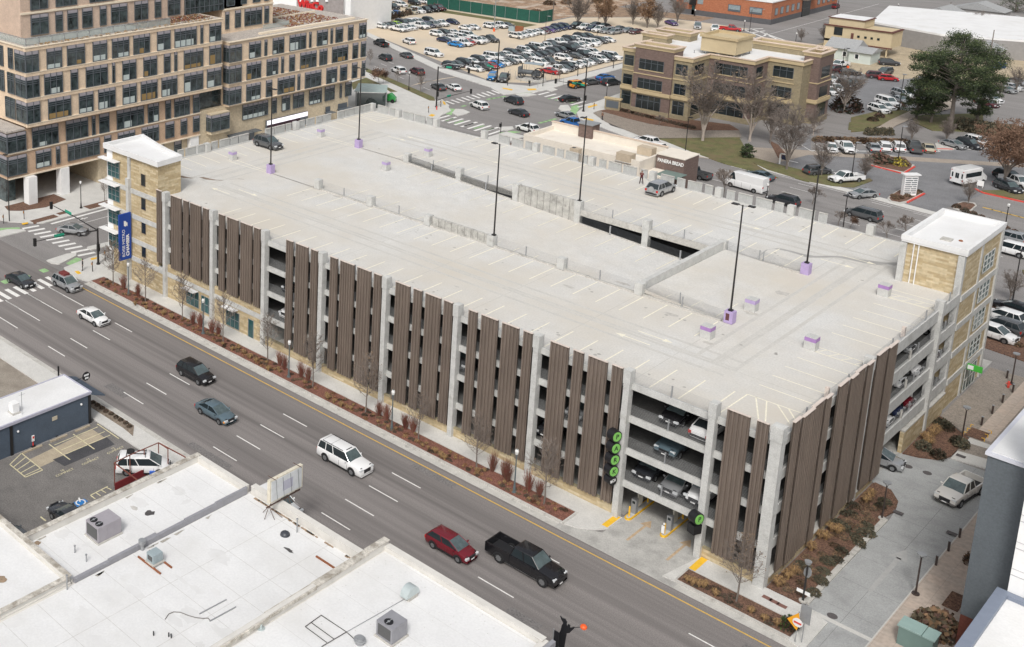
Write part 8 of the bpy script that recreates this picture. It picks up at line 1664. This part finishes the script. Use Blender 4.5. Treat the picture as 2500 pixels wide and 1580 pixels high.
# glass pavilion with green machine
t=thing('glass_pavilion','glass roofed pavilion with dark plants inside beside the office','pavilion',(0,0,0)); gx=mat('pavilion_glass',(.42,.52,.49),.15,.1,1,alpha=.8)
c0,c1,c2,c3=[U(x,y,0) for x,y in ((869,259),(939,259),(944,243),(890,240))]
h=4.2; r=[U(865,224,3.6),U(944,227,3.6),U(947,209,4.1),U(875,204,4.1)]
b=MB(); b.loft([[r[0],r[1],r[1]+Vector((0,0,.12)),r[0]+Vector((0,0,.12))],[r[3],r[2],r[2]+Vector((0,0,.12)),r[3]+Vector((0,0,.12))]]); b.build('roof',gx,t)
b=MB(); q=[(r[i].x+(.3 if i in (0,3) else -.3),r[i].y+(.3 if i<2 else -.3)) for i in range(4)]
for x,y in q: b.box(x-.1,y-.1,0,x+.1,y+.1,3.8)
b.build('post',steel,t); b=MB(); b.face([(*q[0],0.1),(*q[1],0.1),(*q[1],3.4),(*q[0],3.4)]); b.face([(*q[1],0.1),(*q[2],.1),(*q[2],3.6),(*q[1],3.6)]); b.build('glass_wall',mat('wall_glass_dark',(.03,.045,.045),.1,.3,1,alpha=.85),t)
for k in range(4): cx=sum(v[0] for v in q)/4+random.uniform(-1.5,1.5); cy=sum(v[1] for v in q)/4+random.uniform(-1,1); plant('shrub_brown','pavilion_plant',cx,cy,0,(2.2,2.2,2.6),'dark russet plant inside the glass pavilion','plant','plants inside the glass pavilion')
p=U(951,250,0); t=thing('green_machine','bright green ride-on machine beside the glass pavilion','machine',(p.x,p.y,.12),R(20)); b=MB(); b.loft([[(-1.4,-.7,.4),(-1.4,.7,.4),(-1.4,.7,1.3),(-1.4,-.7,1.3)],[(.2,-.8,.4),(.2,.8,.4),(.2,.8,2.0),(.2,-.8,2.0)],[(1.4,-.5,.4),(1.4,.5,.4),(1.4,.5,1.1),(1.4,-.5,1.1)]]); b.build('body',PC['green'],t)
for x in (-.9,.9):
    for y in (-.8,.8): b=MB(); b.tube((x,y-.12,.4),(x,y+.12,.4),.4,n=12); b.build('wheel',tyre,t)
p=U(2020,168,0); p=U(2069,172,0); t=thing('traffic_barrel','orange traffic barrel in the far car park','barrel',(p.x,p.y,0)); b=MB(); b.tube((0,0,0),(0,0,1.1),.35,.28,n=12); b.build('body',MC['orange_red'],t)
p=U(2134,148,0); b=MB(); b.box(-.8,-.5,0,.8,.5,1.2); o=b.build('blue_bin',MC['bucket_blue']); o.location=p; props(o,'blue refuse bin at the end of the white house','bin'); p=U(2440,165,0); b=MB(); b.box(-1.2,-.8,0,1.2,.8,1.2); o=b.build('blue_dumpster',MC['bucket_blue']); o.location=p; props(o,'dark blue dumpster right of the evergreen','bin')
p=U(2386,1060,.13); t=thing('tree_grate','square mulch grate with yellow guards on the paver walk','tree grate',(p.x,p.y,.13)); b=MB(); b.box(-.8,-1.1,0,.8,1.1,.02); b.build('grate',mulchd,t)
for x,y in ((-.9,-1.1),(-.9,0),(-.9,1.1),(.9,-1.1),(.9,0),(.9,1.1)): b=MB(); b.tube((x,y,0),(x,y,.3),.04,n=6); b.tube((x,y,.3),(x*.7,y,.3),.03,n=5); b.build('guard',yellowb,t)
# ================= PEOPLE =================
skinm=mat('skin',(.42,.26,.19),.6,0)
def person(x,y,z,rz,pose,top,bot,label,hairc=(.03,.02,.015),H=1.75):
    s=H/1.75
    J=dict(pel=(0,0,.96),sp=(0,0,1.15),ch=(0,0,1.34),nk=(0,0,1.47),hd=(.02,0,1.56),ht=(.03,0,1.70))
    rad=dict(pel=.135,sp=.12,ch=.145,nk=.055,hd=.085,ht=.078)
    for sd,n in ((1,'l'),(-1,'r')):
        J['sh'+n]=(0,.17*sd,1.41); rad['sh'+n]=.062
        J['el'+n],J['wr'+n]=pose['arm'+n]; rad['el'+n]=.045; rad['wr'+n]=.032
        J['hp'+n]=(0,.09*sd,.90); rad['hp'+n]=.095
        J['kn'+n],J['an'+n]=pose['leg'+n]; rad['kn'+n]=.062; rad['an'+n]=.045; a=J['an'+n]; J['to'+n]=(a[0]+.17,a[1],.035); rad['to'+n]=.04
    E_=[('pel','sp'),('sp','ch'),('ch','nk'),('nk','hd'),('hd','ht')]
    for n in 'lr': E_+=[('ch','sh'+n),('sh'+n,'el'+n),('el'+n,'wr'+n),('pel','hp'+n),('hp'+n,'kn'+n),('kn'+n,'an'+n),('an'+n,'to'+n)]
    for n,sd in (('l',1),('r',-1)):
        e,w=Vector(J['el'+n]),Vector(J['wr'+n]); d=(w-e).normalized(); o=d.orthogonal().normalized(); c=d.cross(o)
        J['pm'+n]=tuple(w+d*.06); rad['pm'+n]=.028; E_.append(('wr'+n,'pm'+n))
        for i in range(4): J['f%d%s'%(i,n)]=tuple(w+d*(.15+.012*(i%3))+o*(.012*(i-1.5)*1.6)+c*.02); rad['f%d%s'%(i,n)]=.008; E_.append(('pm'+n,'f%d%s'%(i,n)))
        J['th'+n]=tuple(w+d*.07+o*.06); rad['th'+n]=.009; E_.append(('wr'+n,'th'+n))
    ks=list(J); me=bpy.data.meshes.new('sk'); me.from_pydata([tuple(c*s for c in J[k]) for k in ks],[(ks.index(a),ks.index(b)) for a,b in E_],[])
    o=bpy.data.objects.new('sk',me); COL.objects.link(o); m=o.modifiers.new('s','SKIN'); 
    for i,k in enumerate(ks): v=me.skin_vertices[0].data[i]; v.radius=(rad[k]*s,rad[k]*s*(1.25 if k in('pel','sp','ch') else 1)); v.use_root=(k=='pel')
    o.modifiers.new('u','SUBSURF').levels=1; dg=bpy.context.evaluated_depsgraph_get(); dg.update(); mm=bpy.data.meshes.new_from_object(o.evaluated_get(dg)); bpy.data.objects.remove(o)
    mm.materials.clear()
    for q in (skinm,top,bot,mat('shoe_dark',(.02,.02,.02),.7,0)): mm.materials.append(q)
    wl,wr_=Vector(J['wrl'])*s,Vector(J['wrr'])*s
    for f in mm.polygons:
        c=f.center; f.use_smooth=True
        if c.z<.09*s: f.material_index=3
        elif c.z>1.46*s and abs(c.y)<.12: f.material_index=0
        elif min((c-wl).length,(c-wr_).length)<.11 : f.material_index=0
        elif c.z<.93*s and abs(c.y)<.24 and (Vector((c.x,c.y))-Vector((0,0))).length<.6 and min((c-Vector(J['ell'])*s).length,(c-Vector(J['elr'])*s).length)>.12 and c.z<.92*s: f.material_index=2
        else: f.material_index=1
    t=thing('person',label,'person',(x,y,z),rz); b=bpy.data.objects.new('body',mm); COL.objects.link(b); b.parent=t
    h=MB(); h.ball((-.005*s,0,1.655*s),.105*s,12,8,1.05); h.v=[(a if a<.055*s else .055*s,b_,max(c,1.59*s) if a>0 else c) for a,b_,c in h.v]; h.build('hair',mat('hair_%d'%int(hairc[0]*1000),hairc,.8,0),t,smooth=True)
    return t
armdn=lambda sd:((.02,.24*sd,1.13),(.06,.25*sd,.88))
stand=dict(arml=armdn(1),armr=armdn(-1),legl=((.02,.10,.50),(0,.11,.08)),legr=((.02,-.10,.50),(0,-.11,.08)))
p=U(202,661,.12); person(p.x,p.y,.12,R(-120),stand,mat('coat_black',(.012,.012,.015),.8,.1,3),mat('trousers_black',(.015,.015,.018),.8,.1,3),'person in dark clothes standing at the near left corner kerb')
p=U(1565,449,13); person(p.x,p.y,13.0,R(-60),dict(arml=((.2,.20,1.22),(.36,.06,1.40)),armr=((.2,-.20,1.22),(.36,-.05,1.40)),legl=((.05,.15,.50),(.02,.22,.08)),legr=((.02,-.12,.50),(-.02,-.2,.08))),mat('jacket_maroon',(.10,.012,.018),.8,.1,3),mat('trousers_maroon',(.04,.012,.014),.8,.1,3),'person in maroon clothes standing legs apart on the roof deck, hands raised to the face',H=1.85)
p=U(1470,293,.12); person(p.x,p.y,.14,R(-90),dict(stand,legl=((.12,.10,.50),(.06,.10,.08)),legr=((.02,-.10,.50),(-.2,-.10,.08))),mat('jacket_brown',(.16,.09,.06),.8,.1,3),mat('trousers_dark',(.02,.022,.03),.8,.1,3),'person in a brown jacket walking past the brown office corner')

# repeats that only their place tells apart: numbered from the left of the photograph
grp={}
for o in COL.objects:
    if not o.parent and o.get('group') and o.get('label'): grp.setdefault(o['label'],[]).append(o)
OD=['first','second','third','fourth','fifth','sixth','seventh','eighth','ninth','tenth','eleventh','twelfth','thirteenth','fourteenth','fifteenth','sixteenth','seventeenth','eighteenth','nineteenth','twentieth','twenty-first','twenty-second','twenty-third','twenty-fourth','twenty-fifth','twenty-sixth']
for l,os_ in grp.items():
    if 1<len(os_)<=26 and len(l.split())<=12:
        for i,o in enumerate(sorted(os_,key=lambda o:PR(o.location)[0])): o['label']='%s, %s from the left'%(l,OD[i])
